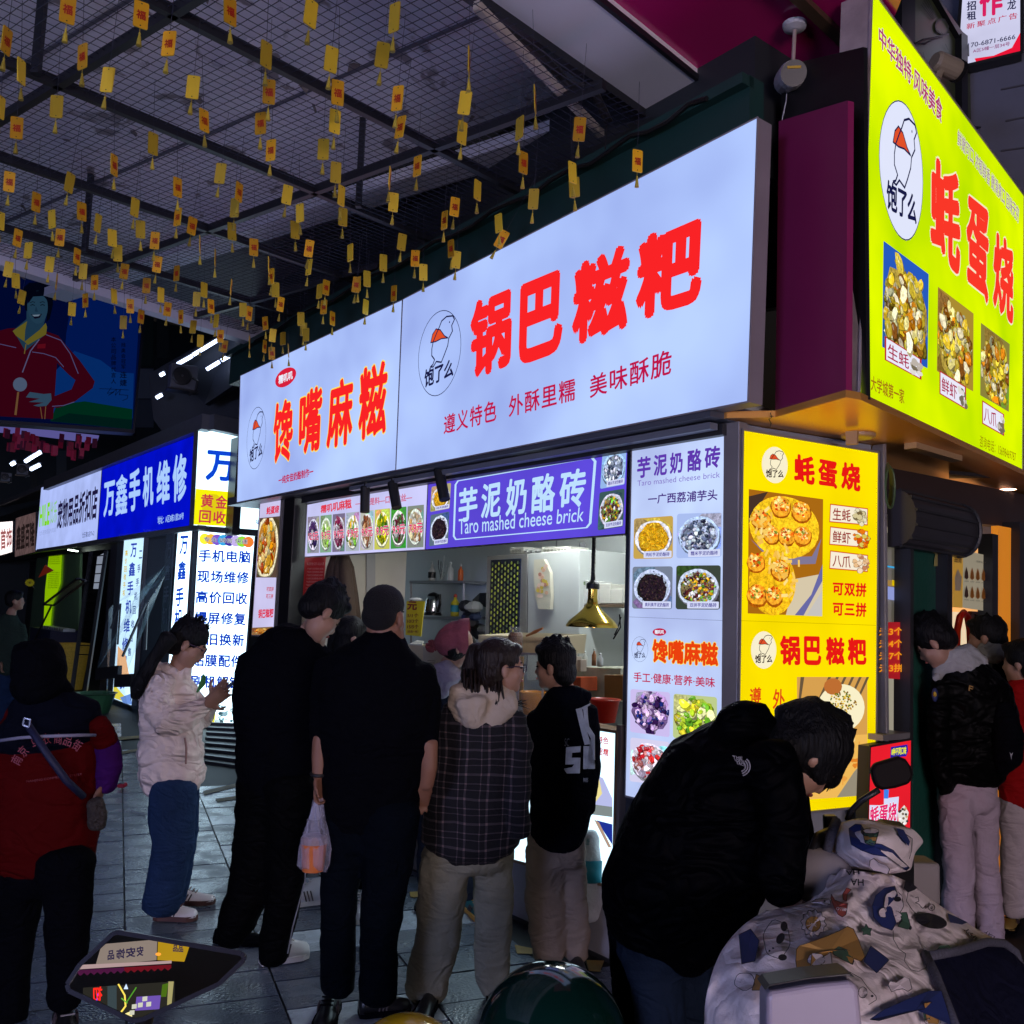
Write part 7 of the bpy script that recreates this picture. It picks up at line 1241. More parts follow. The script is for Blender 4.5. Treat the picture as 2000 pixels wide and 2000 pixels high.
for dx in (-8, 4): k.tube([P(616 + dx, 1600, Db), P(617 + dx * .4, 1575, Db), P(620, 1556, Db)], [.012, .007, .005], 6)
k.build('handle', mat('bag_handle', (.5, .5, .62), .3, alpha=.75), t)
k = MB(); c = P(611, 1700, Db); k.lathe(c, [(.042, 0), (.05, .1), (.052, .105)], 20); k.build('tub', mat('tub_orange_drink', (.75, .2, .05), .3), t); k = MB(); k.lathe(c + UP * .105, [(.053, 0), (.053, .02), (.045, .03)], 20); k.build('lid', mat('lid_clear', (.6, .45, .5), .3, alpha=.6), t)
# ---- girl in the plaid overshirt ------------------------------------------------------------
D = 3.88; pg = person('long haired girl with glasses in a dark plaid overshirt and wide grey trousers', 930, D); b = MB(); hc = P(982, 1304, D); q, A, s = head(b, hc, .215, 74, -2); limb(b, [(965, 1325, 22), (950, 1365, 26)], D); limb(b, [(930, 1420, 25, .03, .4), (930, 1600, 27, .03, .4)], D); fuse('body', b, SKIN, pg, .0058, smooth=2); eyes(q, A, s, pg)
b = MB(); b.ell(q(0, -.03, .045), (.09 * s, .105 * s, .092 * s), A, 20, 12); b.ell(q(0, -.06, -.02), (.09 * s, .07 * s, .09 * s), A, 16, 10); b.ell(q(.0, .045, .085), (.07 * s, .04 * s, .03 * s), A, 10, 8)
limb(b, [(945, 1270, 32), (936, 1310, 36), (930, 1350, 34), (935, 1385, 24), (930, 1410, 12)], D + .03, 14, .7); limb(b, [(972, 1330, 22), (980, 1365, 20), (992, 1385, 8)], D + .02, 12, .6); limb(b, [(925, 1330, 22), (925, 1400, 15), (921, 1440, 5)], D - .04, 12, .5); fuse('hair', b, HAIRB, pg, .009, .008, .03, 2)
b = MB()
for i in range(70):
    x = R.uniform(905, 975); b.tube([P(x, R.uniform(1300, 1340), D - .06 + R.uniform(-.03, .05)), P(x + R.uniform(-8, 10), R.uniform(1365, 1385), D - .07), P(x + R.uniform(-16, 26), R.uniform(1390, 1460), D - .085)], [.006, .005, .0008], 4)
for i in range(10): b.tube([P(990, 1345, D), P(1005, 1368 + i, D - .03), P(1020 + R.uniform(0, 20), 1372 + R.uniform(-8, 14), D - .03)], [.004, .003, .0006], 4)
b.build('hair_strand', HAIRB, pg, smooth=True)
k = MB()
for k_ in (-1, 1): c = q(.033 * k_, .094, .004); k.tube([c + (A[0] * .024 * math.cos(a) + A[2] * .02 * math.sin(a)) * s for a in (6.283 * i / 16 for i in range(17))], .0025, 5); k.tube([q(.056 * k_, .09, .01), q(.078 * k_, .04, .012), q(.086 * k_, -.01, .005)], .002, 5)
k.build('glasses', mat('glasses_dark', (.03, .015, .05), .3), pg)
pl = mat('plaid', (.012, .012, .02), .85, bump=.3, bscale=80); tt = pl.node_tree; bb = tt.nodes['Principled BSDF']; tc = [n for n in tt.nodes if n.type == 'TEX_COORD'][0]; sep = tt.nodes.new('ShaderNodeSeparateXYZ'); ds = tt.nodes.new('ShaderNodeTexNoise'); ds.inputs['Scale'].default_value = 4; vm = tt.nodes.new('ShaderNodeMix'); vm.data_type = 'VECTOR'; vm.inputs[0].default_value = .035
tt.links.new(tc.outputs['Object'], ds.inputs['Vector']); tt.links.new(tc.outputs['Object'], vm.inputs[4]); tt.links.new(ds.outputs['Color'], vm.inputs[5]); tt.links.new(vm.outputs[1], sep.inputs[0]); last = None
def stripe(axis, freq, th, ph=0):
    m = tt.nodes.new('ShaderNodeMath'); m.operation = 'MULTIPLY_ADD'; m.inputs[1].default_value = freq; m.inputs[2].default_value = ph; tt.links.new(sep.outputs[axis], m.inputs[0]); f_ = tt.nodes.new('ShaderNodeMath'); f_.operation = 'FRACT'; tt.links.new(m.outputs[0], f_.inputs[0]); l_ = tt.nodes.new('ShaderNodeMath'); l_.operation = 'LESS_THAN'; l_.inputs[1].default_value = th; tt.links.new(f_.outputs[0], l_.inputs[0]); return l_
ss = [stripe(0, 11.5, .1), stripe(2, 10.5, .1), stripe(0, 11.5, .05, .3), stripe(2, 10.5, .05, .35), stripe(2, 10.5, .04, .6)]
acc = ss[0]
for s2 in ss[1:]: a_ = tt.nodes.new('ShaderNodeMath'); a_.operation = 'ADD'; tt.links.new(acc.outputs[0], a_.inputs[0]); tt.links.new(s2.outputs[0], a_.inputs[1]); acc = a_
cr_ = tt.nodes.new('ShaderNodeValToRGB'); cr_.color_ramp.elements[0].color = (.002, .002, .005, 1); cr_.color_ramp.elements[1].color = (.2, .13, .13, 1); cr_.color_ramp.elements.new(.4).color = (.03, .027, .036, 1); dv = tt.nodes.new('ShaderNodeMath'); dv.operation = 'MULTIPLY'; dv.inputs[1].default_value = .45; tt.links.new(acc.outputs[0], dv.inputs[0]); tt.links.new(dv.outputs[0], cr_.inputs[0]); tt.links.new(cr_.outputs[0], bb.inputs['Base Color'])
b = MB(); limb(b, [(940, 1385, 72, 0, .6), (936, 1430, 84, 0, .6), (930, 1500, 88, 0, .66), (922, 1570, 92, 0, .7), (918, 1640, 98, 0, .7)], D, 22); limb(b, [(1000, 1405, 28, -.02), (1016, 1460, 25, -.04), (1014, 1520, 24, -.08), (1012, 1570, 24, -.1), (1018, 1630, 20, -.08)], D); limb(b, [(872, 1405, 28), (862, 1460, 26), (852, 1520, 26, .02), (846, 1570, 22, .02)], D); fuse('overshirt', b, pl, pg, .013, .026, .09, 2)
b = MB(); limb(b, [(902, 1350, 26), (895, 1380, 22), (908, 1405, 22), (945, 1415, 26), (985, 1385, 22), (1008, 1372, 14)], D - .06, 12, .7); limb(b, [(920, 1370, 34), (922, 1400, 26), (921, 1420, 12)], D - .1, 12, .5); limb(b, [(905, 1350, 25), (960, 1352, 40), (1000, 1368, 16)], D - .02, 12, .8); fuse('cream_hood', b, cloth('cream_fleece', (.52, .43, .34), .85, .25), pg, .011, .018, .06, 3)
GT = cloth('grey_wide_trousers', (.26, .25, .19), .8, .35, 50, .25); b = MB(); limb(b, [(915, 1630, 84, 0, .55), (912, 1680, 80, 0, .55)], D, 18); limb(b, [(872, 1660, 48), (864, 1740, 49), (855, 1830, 46), (836, 1910, 44), (832, 1940, 42)], D, 16, .75); limb(b, [(962, 1660, 44), (965, 1740, 40), (962, 1830, 38), (962, 1900, 34), (972, 1935, 30)], D + .05, 16, .75); fuse('trousers', b, GT, pg, .014, .024, .1, 3)
shoe(pg, 840, 1962, 828, 1985, D, 20, BS, BLKC); shoe(pg, 965, 1950, 975, 1970, D, 20, BS, BLKC)
# ---- boy ------------------------------------------------------------------------------------
D = 4.27; pb = person('dark haired boy in a navy hoodie with silver back print and khaki trousers', 1090, D); b = MB(); hc = P(1082, 1302, D); q, A, s = head(b, hc, .215, -66, -6); limb(b, [(1092, 1325, 22), (1100, 1360, 28)], D); limb(b, [(1095, 1420, 23, .03, .4), (1095, 1600, 23, .03, .4)], D); fuse('body', b, SKIN, pb, .006, smooth=2); eyes(q, A, s, pb)
b = MB(); hair_cap(b, q, A, s, low=-.03, w=.089, front=.055); spikes(b, q, s, 120, R, L=.02); fuse('hair', b, HAIR, pb, .008, .005, .02, 1)
b = MB(); limb(b, [(1105, 1365, 44, 0, .8), (1100, 1400, 62, 0, .6), (1098, 1460, 64, 0, .66), (1098, 1540, 62, 0, .7), (1092, 1600, 60, 0, .7), (1088, 1645, 52, 0, .7)], D, 20); limb(b, [(1048, 1398, 20), (1040, 1460, 22), (1040, 1520, 22, -.03)], D); limb(b, [(1146, 1385, 22), (1152, 1450, 22), (1150, 1520, 22, -.02), (1142, 1580, 20)], D); limb(b, [(1075, 1355, 16), (1100, 1372, 34), (1135, 1362, 24), (1152, 1358, 10)], D - .04, 12, .8); HD = cloth('navy_hoodie', (.0015, .0022, .006)); fuse('hoodie', b, HD, pb, .013, .018, .09, 3)
b = MB(); limb(b, [(1088, 1635, 58, 0, .55), (1086, 1680, 56, 0, .55)], D, 16); limb(b, [(1064, 1660, 38), (1062, 1740, 38), (1068, 1820, 36), (1072, 1868, 30)], D, 14); limb(b, [(1112, 1660, 32), (1118, 1740, 30), (1122, 1820, 30), (1126, 1868, 24)], D + .04, 14); fuse('trousers', b, cloth('khaki', (.34, .26, .21), .8, .3, 50, .2), pb, .013, .024, .09, 3); shoe(pb, 1060, 1890, 1050, 1910, D, 20, BS, BLKC); shoe(pb, 1125, 1888, 1130, 1905, D, 20, BS, BLKC)
sp_ = Surf(P(1100, 1500, D - .19), (-.25, -1, .03)); sil = mat('silver_print', (.34, .32, .28), .45, .3, noise=.5, nscale=30); k = MB(); zb_ = lambda x, y: (1050 + x * .28459, 1200 + y * .28467)
for Q in ([(262, 650), (300, 640), (312, 700), (335, 800), (362, 890), (322, 895), (300, 810), (278, 720)], [(312, 640), (340, 630), (345, 720), (352, 770), (390, 830), (392, 1000), (340, 1010), (345, 1060), (392, 1060), (392, 1030), (360, 1030), (365, 850), (325, 780)], [(195, 912), (295, 905), (292, 945), (235, 950), (232, 985), (292, 985), (288, 1090), (200, 1092), (180, 1060), (235, 1050), (250, 1028), (190, 1030)], [(315, 905), (352, 905), (340, 1060), (312, 1062)], [(268, 655), (350, 615), (362, 608), (358, 625), (300, 655)]): k.slab([sp_.at(*zb_(*c)) for c in Q], sp_.n, .01)
k.build('back_print', sil, pb); p = Print(sp_, .002); p.text('PARIS', [zb_(315, 1122), zb_(348, 1120), zb_(346, 1150), zb_(314, 1152)], sil, .01); p.text('SC', [zb_(186, 850), zb_(218, 850), zb_(216, 905), zb_(184, 905)], flat((90, 88, 84)), .0); p.build('print_lettering', pb)
t = thing('rice_sack', 'white woven sack with a teal band standing behind the boy', 'sack', G(1150, 1800)); b = MB(); limb(b, [(1152, 1630, 20), (1156, 1670, 27), (1158, 1740, 28), (1150, 1790, 22)], 4.5, 14, .9); fuse('sack', b, mat('sack_white', (.55, .56, .58), .6, bump=.4, bscale=60), t, .015, .02, .08, 3); b = MB(); limb(b, [(1157, 1675, 29), (1159, 1715, 30)], 4.49, 16, .9, close=False); b.build('teal_band', mat('teal_band', (.01, .2, .26), .5), t, smooth=True); p = Print(Surf(P(1155, 1650, 4.36), (0, -1, 0)), .002); p.text('面粉', [(1146, 1637), (1152, 1637), (1151, 1651), (1145, 1651)], flat((20, 120, 130)), .02); p.build('lettering', t)
# ---- pink beanie ----------------------------------------------------------------------------
D = 4.95; pk_ = person('person in a dusty pink knitted bobble hat and lavender hooded top behind the plaid girl', 870, D); b = MB(); hc = P(895, 1262, D); q, A, s = head(b, hc, .215, 78, -8); limb(b, [(880, 1290, 18), (870, 1330, 26)], D); limb(b, [(865, 1400, 18, .03, .4), (860, 1560, 18, .03, .4)], D); fuse('body', b, SKIN, pk_, .008, smooth=2); eyes(q, A, s, pk_)
b = MB(); b.ell(q(0, -.01, -.01), (.086 * s, .088 * s, .08 * s), A, 16, 10); limb(b, [(915, 1250, 14), (925, 1275, 12), (918, 1300, 8)], D + .06); fuse('hair', b, HAIR, pk_, .01, .008, .03, 2)
KN = mat('knit_pink', (.24, .055, .075), .85, bump=.5, bscale=40); b = MB(); r0, r1 = P(917, 1243, D), P(850, 1252, D); ax = r1 - r0; ax /= np.linalg.norm(ax); ax = ax + UP * .12; ax /= np.linalg.norm(ax); up2 = UP - ax * (ax @ UP); up2 /= np.linalg.norm(up2); dp2 = np.cross(ax, up2); V = []; n = 56; prof_ = [(.0, .094), (.03, .1), (.06, .099), (.065, .092), (.1, .094), (.14, .08), (.17, .058), (.19, .03), (.2, .012)]
for i, (h_, r_) in enumerate(prof_):
    for j in range(n): a = 6.283 * j / n; rr = r_ * (1 + (.035 * (j % 2) if i < 3 else .07 * math.sin(a * 9 + i * .5))); V.append(r0 + ax * h_ * .95 - UP * (h_ * .16) + (up2 * math.sin(a) + dp2 * math.cos(a)) * rr + UP * .0)
b.add(V, [(i * n + j, i * n + (j + 1) % n, (i + 1) * n + (j + 1) % n, (i + 1) * n + j) for i in range(len(prof_) - 1) for j in range(n)] + [tuple((len(prof_) - 1) * n + j for j in range(n))]); b.build('bobble_hat', KN, pk_, smooth=True)
b = MB(); pc = P(843, 1262, D)
for i in range(140): a, e_ = R.uniform(0, 6.28), math.acos(R.uniform(-1, 1)); d_ = np.array([math.sin(e_) * math.cos(a), math.sin(e_) * math.sin(a), math.cos(e_)]); b.tube([pc, pc + d_ * .035], [.008, .003], 4)
b.build('pompom', KN, pk_); b = MB(); limb(b, [(850, 1310, 12), (862, 1308, 26), (875, 1325, 36), (868, 1345, 24)], D - .04, 14, .9); limb(b, [(842, 1315, 10), (852, 1335, 16), (870, 1350, 20)], D - .08); fuse('lavender_hood', b, cloth('lavender_fleece', (.36, .31, .38), .85, .25), pk_, .012, .016, .05, 3)
b = MB(); limb(b, [(868, 1350, 48, 0, .6), (862, 1420, 52, 0, .6), (858, 1540, 50, 0, .6), (855, 1620, 44, 0, .6)], D, 18); limb(b, [(840, 1620, 26), (834, 1700, 22), (834, 1740, 18)], D); limb(b, [(880, 1620, 26), (905, 1700, 20), (918, 1750, 16)], D); fuse('coat', b, cloth('slate_coat', (.025, .03, .045)), pk_, .015, .015, .1, 3); shoe(pk_, 915, 1775, 932, 1790, D, 22, mat('shoe_teal', (.01, .12, .13), .5), mat('sole_orange', (.55, .25, .02), .5)); shoe(pk_, 832, 1755, 828, 1770, D, 20, BS, BLKC)
# ---- girl with glasses between the two men --------------------------------------------------
D = 5.2; pq_ = person('dark haired woman with thin glasses glimpsed between the two tall men', 680, D); b = MB(); hc = P(688, 1246, D); q, A, s = head(b, hc, .21, 66, -6); limb(b, [(680, 1270, 16), (676, 1300, 22)], D); limb(b, [(676, 1360, 18, .03, .4), (676, 1500, 18, .03, .4)], D); fuse('body', b, SKIN, pq_, .008, smooth=2); eyes(q, A, s, pq_); b = MB(); hair_cap(b, q, A, s, low=-.05, w=.092); limb(b, [(668, 1230, 26), (662, 1280, 26), (664, 1330, 20)], D + .02); fuse('hair', b, HAIR, pq_, .009, .006, .03, 2)
k = MB()
for k_ in (-1, 1): c = q(.033 * k_, .094, .0); k.tube([c + (A[0] * .023 * math.cos(a) + A[2] * .016 * math.sin(a)) * s for a in (6.283 * i / 14 for i in range(15))], .0018, 4); k.tube([q(.056 * k_, .09, .004), q(.086 * k_, -.01, .004)], .0016, 4)
k.build('glasses', chrome, pq_); b = MB(); limb(b, [(678, 1310, 46, 0, .6), (676, 1400, 50, 0, .6), (676, 1560, 48, 0, .6)], D, 16); limb(b, [(660, 1560, 26), (650, 1640, 20), (636, 1700, 15)], D); limb(b, [(690, 1560, 26), (700, 1660, 18), (706, 1730, 14)], D); fuse('coat', b, BLKC, pq_, .016, .015, .1, 3)
shoe(pq_, 640, 1762, 612, 1765, D, 42, WS, WSO); shoe(pq_, 712, 1775, 706, 1788, D, 36, WS, WSO); k = MB(); a = P(634, 1735, 5.3); k.lathe(P(634, 1738, 5.25), [(.035, 0), (.038, .1)], 14); k.build('sock', mat('sock_white', (.5, .5, .52), .8), pq_); k = MB()
for z_ in (.06, .08): k.lathe(P(634, 1738, 5.25) + UP * z_, [(.0395, 0), (.0395, .01)], 14, cap=False)
k.build('sock_stripe', black, pq_)
# ---- bending person ---------------------------------------------------------------------------
D = 2.62; pe = person('person in a black jacket bending far forward over the scooter', 1300, D); b = MB(); hc = P(1578, 1475, D - .02); q, A, s = head(b, hc, .235, 82, -58); limb(b, [(1545, 1455, 15, .03, .4), (1490, 1430, 21, .03, .4)], D); limb(b, [(1420, 1520, 37, .03, .4), (1330, 1700, 46, .03, .4)], D); hand_(b, P(1545, 1755, D - .25), P(1580, 1790, D - .25) - P(1545, 1755, D - .25), np.array([.5, -1., .2]), 1., .8, .2, 1); fuse('body', b, SKIN, pe, .008, smooth=3); eyes(q, A, s, pe)
b = MB(); b.ell(q(0, -.02, .04), (.094 * s, .108 * s, .1 * s), A, 20, 12); b.ell(q(0, -.05, -.03), (.09 * s, .075 * s, .09 * s), A, 16, 10); limb(b, [(1530, 1400, 26), (1580, 1398, 44), (1612, 1430, 40), (1626, 1480, 32), (1618, 1526, 20)], D, 14, 1.2); limb(b, [(1570, 1440, 40), (1595, 1490, 34), (1606, 1525, 18)], D - .08, 12, .6); spikes(b, q, s, 90, R, L=.03); fuse('hair', b, HAIR, pe, .01, .008, .03, 1)
b = MB()
for i in range(46): o_ = R.uniform(-12, 10); b.tube([P(1622 + o_ * .6, 1470, D + R.uniform(-.06, .06)), P(1630 + o_, 1505, D), P(1616 + o_ + R.uniform(-10, 4), 1530 + R.uniform(-6, 18), D)], [.005, .004, .0006], 4)
for i in range(5): b.tube([P(1636 - i, 1480, D), P(1628, 1520 + i * 2, D), P(1600, 1538 + i * 3, D), P(1575, 1532 + i * 2, D)], [.003, .002, .0015, .0006], 4)
b.build('hair_strand', HAIR, pe); b = MB()
limb(b, [(1500, 1405, 26, 0, 1.2), (1480, 1425, 44, 0, 1.1), (1452, 1452, 74, 0, 1.1), (1425, 1500, 118, 0, .95), (1392, 1580, 142, 0, .85), (1352, 1680, 152, 0, .8), (1318, 1760, 150, 0, .75), (1300, 1820, 125, 0, .7)], D, 24); limb(b, [(1495, 1480, 62, -.14), (1528, 1560, 52, -.2), (1530, 1640, 50, -.24), (1518, 1700, 56, -.26), (1535, 1745, 44, -.26)], D, 16); limb(b, [(1520, 1470, 50, .1), (1545, 1560, 36, .14), (1560, 1660, 34, .12), (1560, 1740, 28, .1)], D, 14)
limb(b, [(1430, 1480, 60, -.1), (1450, 1600, 70, -.1), (1450, 1700, 74, -.12)], D, 14); limb(b, [(1495, 1385, 18), (1460, 1398, 34), (1425, 1420, 40), (1410, 1430, 30)], D - .02, 14, 1.2); limb(b, [(1545, 1470, 30), (1560, 1520, 20), (1568, 1548, 10)], D, 12); limb(b, [(1200, 1760, 26), (1240, 1810, 34), (1300, 1850, 50), (1360, 1860, 50)], D - .04, 12, .8); fuse('jacket', b, cloth('jacket_black', (.0008, .0009, .0018), .6, .3, 20, .2, 1., .03), pe, .015, .022, .14, 3)
b = MB(); limb(b, [(1290, 1790, 90, 0, .8), (1285, 1860, 84, 0, .8)], D, 18); limb(b, [(1262, 1840, 62), (1285, 1920, 56, -.03), (1290, 2000, 52, -.05), (1290, 2100, 46), (1290, 2250, 42), (1290, 2330, 44)], D, 16); limb(b, [(1330, 1840, 60, .1), (1345, 1920, 52, .12), (1350, 2000, 48, .14), (1350, 2150, 44, .15), (1350, 2290, 40, .15)], D, 16); fuse('jeans', b, cloth('jeans_faded', (.009, .016, .032), .8, .3, 90, .35), pe, .015, .014, .08, 3); b = MB(); limb(b, [(1205, 1790, 24), (1222, 1850, 34), (1228, 1920, 34), (1225, 2000, 30), (1220, 2200, 30)], D + .2, 14); fuse('coat_tail', b, BLKC, pe, .016, .015, .1, 3)
shoe(pe, 1290, 2352, 1330, 2380, D, 50, BS, BLKC); shoe(pe, 1350, 2310, 1390, 2330, D, 50, BS, BLKC)
sq = Surf(P(1447, 1485, D - .37), (.1, -1, .35)); z3_ = lambda x, y: (1100 + x * .46584, 1250 + y * .46584); p = Print(sq, .0); gy = flat((128, 128, 140))
for i, s__ in enumerate(('THE', 'NORTH', 'FACE')): p.text(s__, [z3_(708 + i * 9, 484 + i * 12), z3_(752 + i * 6, 490 + i * 14), z3_(750 + i * 6, 502 + i * 14), z3_(712 + i * 9, 496 + i * 13)], gy, .03)
for r_ in (22, 32, 42): p.line([z3_(742 + r_ * math.cos(a), 530 + r_ * .95 * math.sin(a)) for a in (math.radians(-48 + 15 * j) for j in range(9))], 2.6, gy)
p.build('chest_logo', pe)
# ---- red vest woman, left foreground ------------------------------------------------------------
D = 3.6; pr_ = person('cleaner in a dark cap and red waistcoat with purple sleeves, cut by the left edge', 90, D); b = MB(); hc = P(76, 1325, D); q, A, s = head(b, hc, .235, -22, -12); limb(b, [(72, 1350, 15, .03, .4), (70, 1395, 18, .03, .4)], D); limb(b, [(80, 1480, 37, .03, .4), (80, 1650, 37, .03, .4)], D); hand_(b, P(196, 1540, D - .05), P(186, 1580, D) - P(196, 1540, D - .05), np.array([0, 1., 0]), .9, .8, .1); fuse('body', b, SKIN2, pr_, .009, smooth=3)
b = MB(); b.ell(q(0, -.02, .03), (.1 * s, .115 * s, .1 * s), A, 18, 12); b.ell(q(0, -.05, -.03), (.095 * s, .075 * s, .08 * s), A, 16, 10); limb(b, [(110, 1340, 26), (132, 1345, 12), (145, 1348, 3)], D, 10, 1.2); limb(b, [(95, 1285, 40), (60, 1290, 44), (45, 1320, 24)], D, 12, 1.2); fuse('cap', b, BLKC, pr_, .01, .006, .05, 2)
VR = cloth('vest_red', (.075, .0015, .002), .8, .3, 30); b = MB(); limb(b, [(78, 1385, 70, 0, .7), (86, 1420, 108, 0, .55), (92, 1480, 108, 0, .6), (88, 1560, 106, 0, .66), (84, 1640, 104, 0, .66), (80, 1690, 98, 0, .6)], D, 22); fuse('waistcoat', b, VR, pr_, .014, .018, .1, 3)
b = MB(); limb(b, [(70, 1372, 58, 0, .8), (86, 1402, 108, 0, .6), (90, 1440, 111, 0, .62)], D - .005, 22); fuse('navy_yoke', b, NAVYC, pr_, .014, .01, .1, 3)
b = MB(); limb(b, [(196, 1430, 22), (210, 1460, 26), (214, 1500, 26), (206, 1540, 20)], D - .02, 12); PS = cloth('sleeve_purple', (.045, .006, .09), .8, .3, 30); fuse('purple_sleeve', b, PS, pr_, .013, .016, .06, 3); b = MB(); limb(b, [(-12, 1440, 26), (-14, 1500, 24), (-8, 1560, 20)], D - .02, 12); fuse('purple_sleeve', b, PS, pr_, .013, .016, .06, 3); b = MB(); limb(b, [(188, 1412, 22), (200, 1430, 26), (206, 1452, 26)], D - .03, 12); fuse('red_shoulder', b, VR, pr_, .013, .012, .06, 3)
k = MB(); yk = Surf(P(90, 1430, D - .265), (.0, -1, .05)); k.tube([P(-12, 1448, D - .24), P(40, 1441, D - .29), P(90, 1438, D - .3), P(150, 1436, D - .27), P(186, 1436, D - .18)], .0065, 6); k.build('reflective_piping', mat('reflective_grey', (.28, .27, .38), .4), pr_, smooth=True)
rl = Surf(P(90, 1500, D - .285), (.02, -1, .03)); p = Print(rl, .0); em = mat('embroidery', (.25, .03, .05), .6)
for i, (ch, a) in enumerate(zip('南京乌衣商品街', (-62, -47, -26, -10, 6, 20, 34))): a = math.radians(a); cx, cy = 105 + 82 * math.sin(a), 1522 - 80 * math.cos(a); w_ = 8; ca, sa = math.cos(a), math.sin(a); f_ = lambda u, v: (cx + u * ca - v * sa, cy + u * sa + v * ca); p.text(ch, [f_(-w_, -11), f_(w_, -11), f_(w_, 11), f_(-w_, 11)], em, .008)
p.text('NANJING COMMERCIAL STREET', [(52, 1524), (160, 1510), (160, 1516), (52, 1530)], mat('embroidery_dim', (.16, .008, .012), .6), .0); p.build('embroidery', pr_)
b = MB(); limb(b, [(40, 1680, 58), (34, 1780, 44), (22, 1880, 38), (20, 2000, 34)], D, 16); limb(b, [(130, 1680, 56), (132, 1780, 46), (130, 1880, 38), (125, 1960, 34)], D - .1, 16); limb(b, [(82, 1670, 98, 0, .6), (82, 1720, 90, 0, .6)], D, 16); fuse('trousers', b, BLKC, pr_, .015, .02, .1, 3); shoe(pr_, 120, 1992, 130, 2030, D, 50, BS, mat('sole_pale', (.3, .28, .3), .6))
t = thing('shoulder_bag', 'small dark woven shoulder bag with a navy strap on the red waistcoat', 'bag', P(188, 1600, D - .15)); k = MB(); k.tube([P(52, 1412, D - .3), P(90, 1470, D - .33), P(130, 1525, D - .33), P(163, 1556, D - .27)], .013, 6); k.build('strap', mat('strap_navy', (.01, .012, .05), .6), t, smooth=True); k = MB(); A_ = [P(48, 1402, D - .325), P(60, 1406, D - .325), P(57, 1420, D - .325), P(45, 1416, D - .325)]
for a, b_ in zip(A_, A_[1:] + A_[:1]): k.bar(a, b_, .005)
k.build('buckle', chrome, t); b = MB(); limb(b, [(186, 1565, 17), (190, 1590, 20), (189, 1615, 18)], D - .18, 12, .7); fuse('pouch', b, mat('bag_woven', (.035, .025, .02), .6, noise=.9, nscale=60, bump=.8, bscale=90), t, .008, .006, .02, 2)
# ---- man far left ---------------------------------------------------------------------------------
D = 11.6; pf_ = person('man in a dark green jacket standing far down the lane by the booth', 22, D); b = MB(); hc = P(30, 1174, D); q, A, s = head(b, hc, .24, 62, 4); limb(b, [(24, 1190, 8), (20, 1206, 11)], D); hand_(b, P(4, 1292, D - .1), np.array([.1, 0, -1.]), np.array([0, 1., 0]), 1., .5); limb(b, [(18, 1230, 16), (16, 1290, 16)], D); fuse('body', b, SKIN, pf_, .014, smooth=2); b = MB(); hair_cap(b, q, A, s, w=.084, low=.0); fuse('hair', b, HAIR, pf_, .014, 0, .1, 2); b = MB(); limb(b, [(20, 1204, 14), (18, 1220, 27, 0, .6), (18, 1260, 30, 0, .6), (16, 1310, 29, 0, .6)], D, 16); limb(b, [(-2, 1225, 9), (-4, 1260, 8), (2, 1290, 7)], D - .1); limb(b, [(42, 1222, 9), (46, 1260, 8), (48, 1285, 7)], D); fuse('jacket', b, cloth('jacket_green', (.03, .05, .04)), pf_, .02, .03, .12, 2); b = MB(); limb(b, [(8, 1308, 16), (6, 1350, 13), (4, 1405, 11)], D); limb(b, [(26, 1308, 15), (24, 1350, 12), (20, 1405, 10)], D); fuse('jeans', b, JEAN, pf_, .022, .02, .1, 2)
# ---- right edge group --------------------------------------------------------------------------------
D = 4.55; pa = person('young man in a black bomber with grey hood and lavender trousers at the side window', 1880, D); b = MB(); hc = P(1826, 1256, D); q, A, s = head(b, hc, .23, -52, -38); limb(b, [(1848, 1270, 24), (1866, 1300, 30)], D); limb(b, [(1895, 1380, 29, .03, .4), (1895, 1520, 27, .03, .4)], D); hand_(b, P(1848, 1545, D - .03), P(1842, 1580, D - .03) - P(1848, 1545, D - .03), np.array([0, 1., 0]), .9, .9, .1, 1); fuse('body', b, SKIN, pa, .007, smooth=3); eyes(q, A, s, pa); b = MB(); hair_cap(b, q, A, s, low=-.0, w=.092, front=.06, top=.14); spikes(b, q, s, 200, R, L=.028, wd=.01); limb(b, [(1795, 1240, 10), (1785, 1232, 8), (1808, 1225, 20)], D, 10, 1); fuse('hair', b, HAIR, pa, .0085, .008, .03, 1)
b = MB(); limb(b, [(1830, 1322, 10), (1838, 1300, 14), (1856, 1282, 18), (1890, 1278, 22), (1915, 1294, 16), (1926, 1306, 8)], D - .02, 12, 1); limb(b, [(1850, 1300, 20), (1885, 1295, 36), (1912, 1302, 18)], D - .03, 14, .8); limb(b, [(1833, 1318, 8), (1825, 1328, 6)], D - .08); fuse('grey_hood', b, cloth('grey_fleece', (.36, .36, .36), .85, .25), pa, .01, .014, .05, 3)
BJ = cloth('bomber_black', (.0018, .0018, .002), .5, .35, 18, .3, 1., .07); b = MB(); limb(b, [(1880, 1305, 48, 0, .8), (1890, 1345, 80, 0, .55), (1898, 1400, 84, 0, .6), (1896, 1470, 80, 0, .66), (1892, 1512, 70, 0, .62)], D, 20); limb(b, [(1838, 1340, 22, -.05), (1832, 1400, 22, -.08), (1834, 1470, 20, -.08), (1846, 1530, 18, -.06), (1850, 1548, 16, -.04)], D); limb(b, [(1950, 1350, 28), (1966, 1420, 28), (1962, 1490, 26)], D); fuse('bomber_jacket', b, BJ, pa, .013, .022, .08, 3)
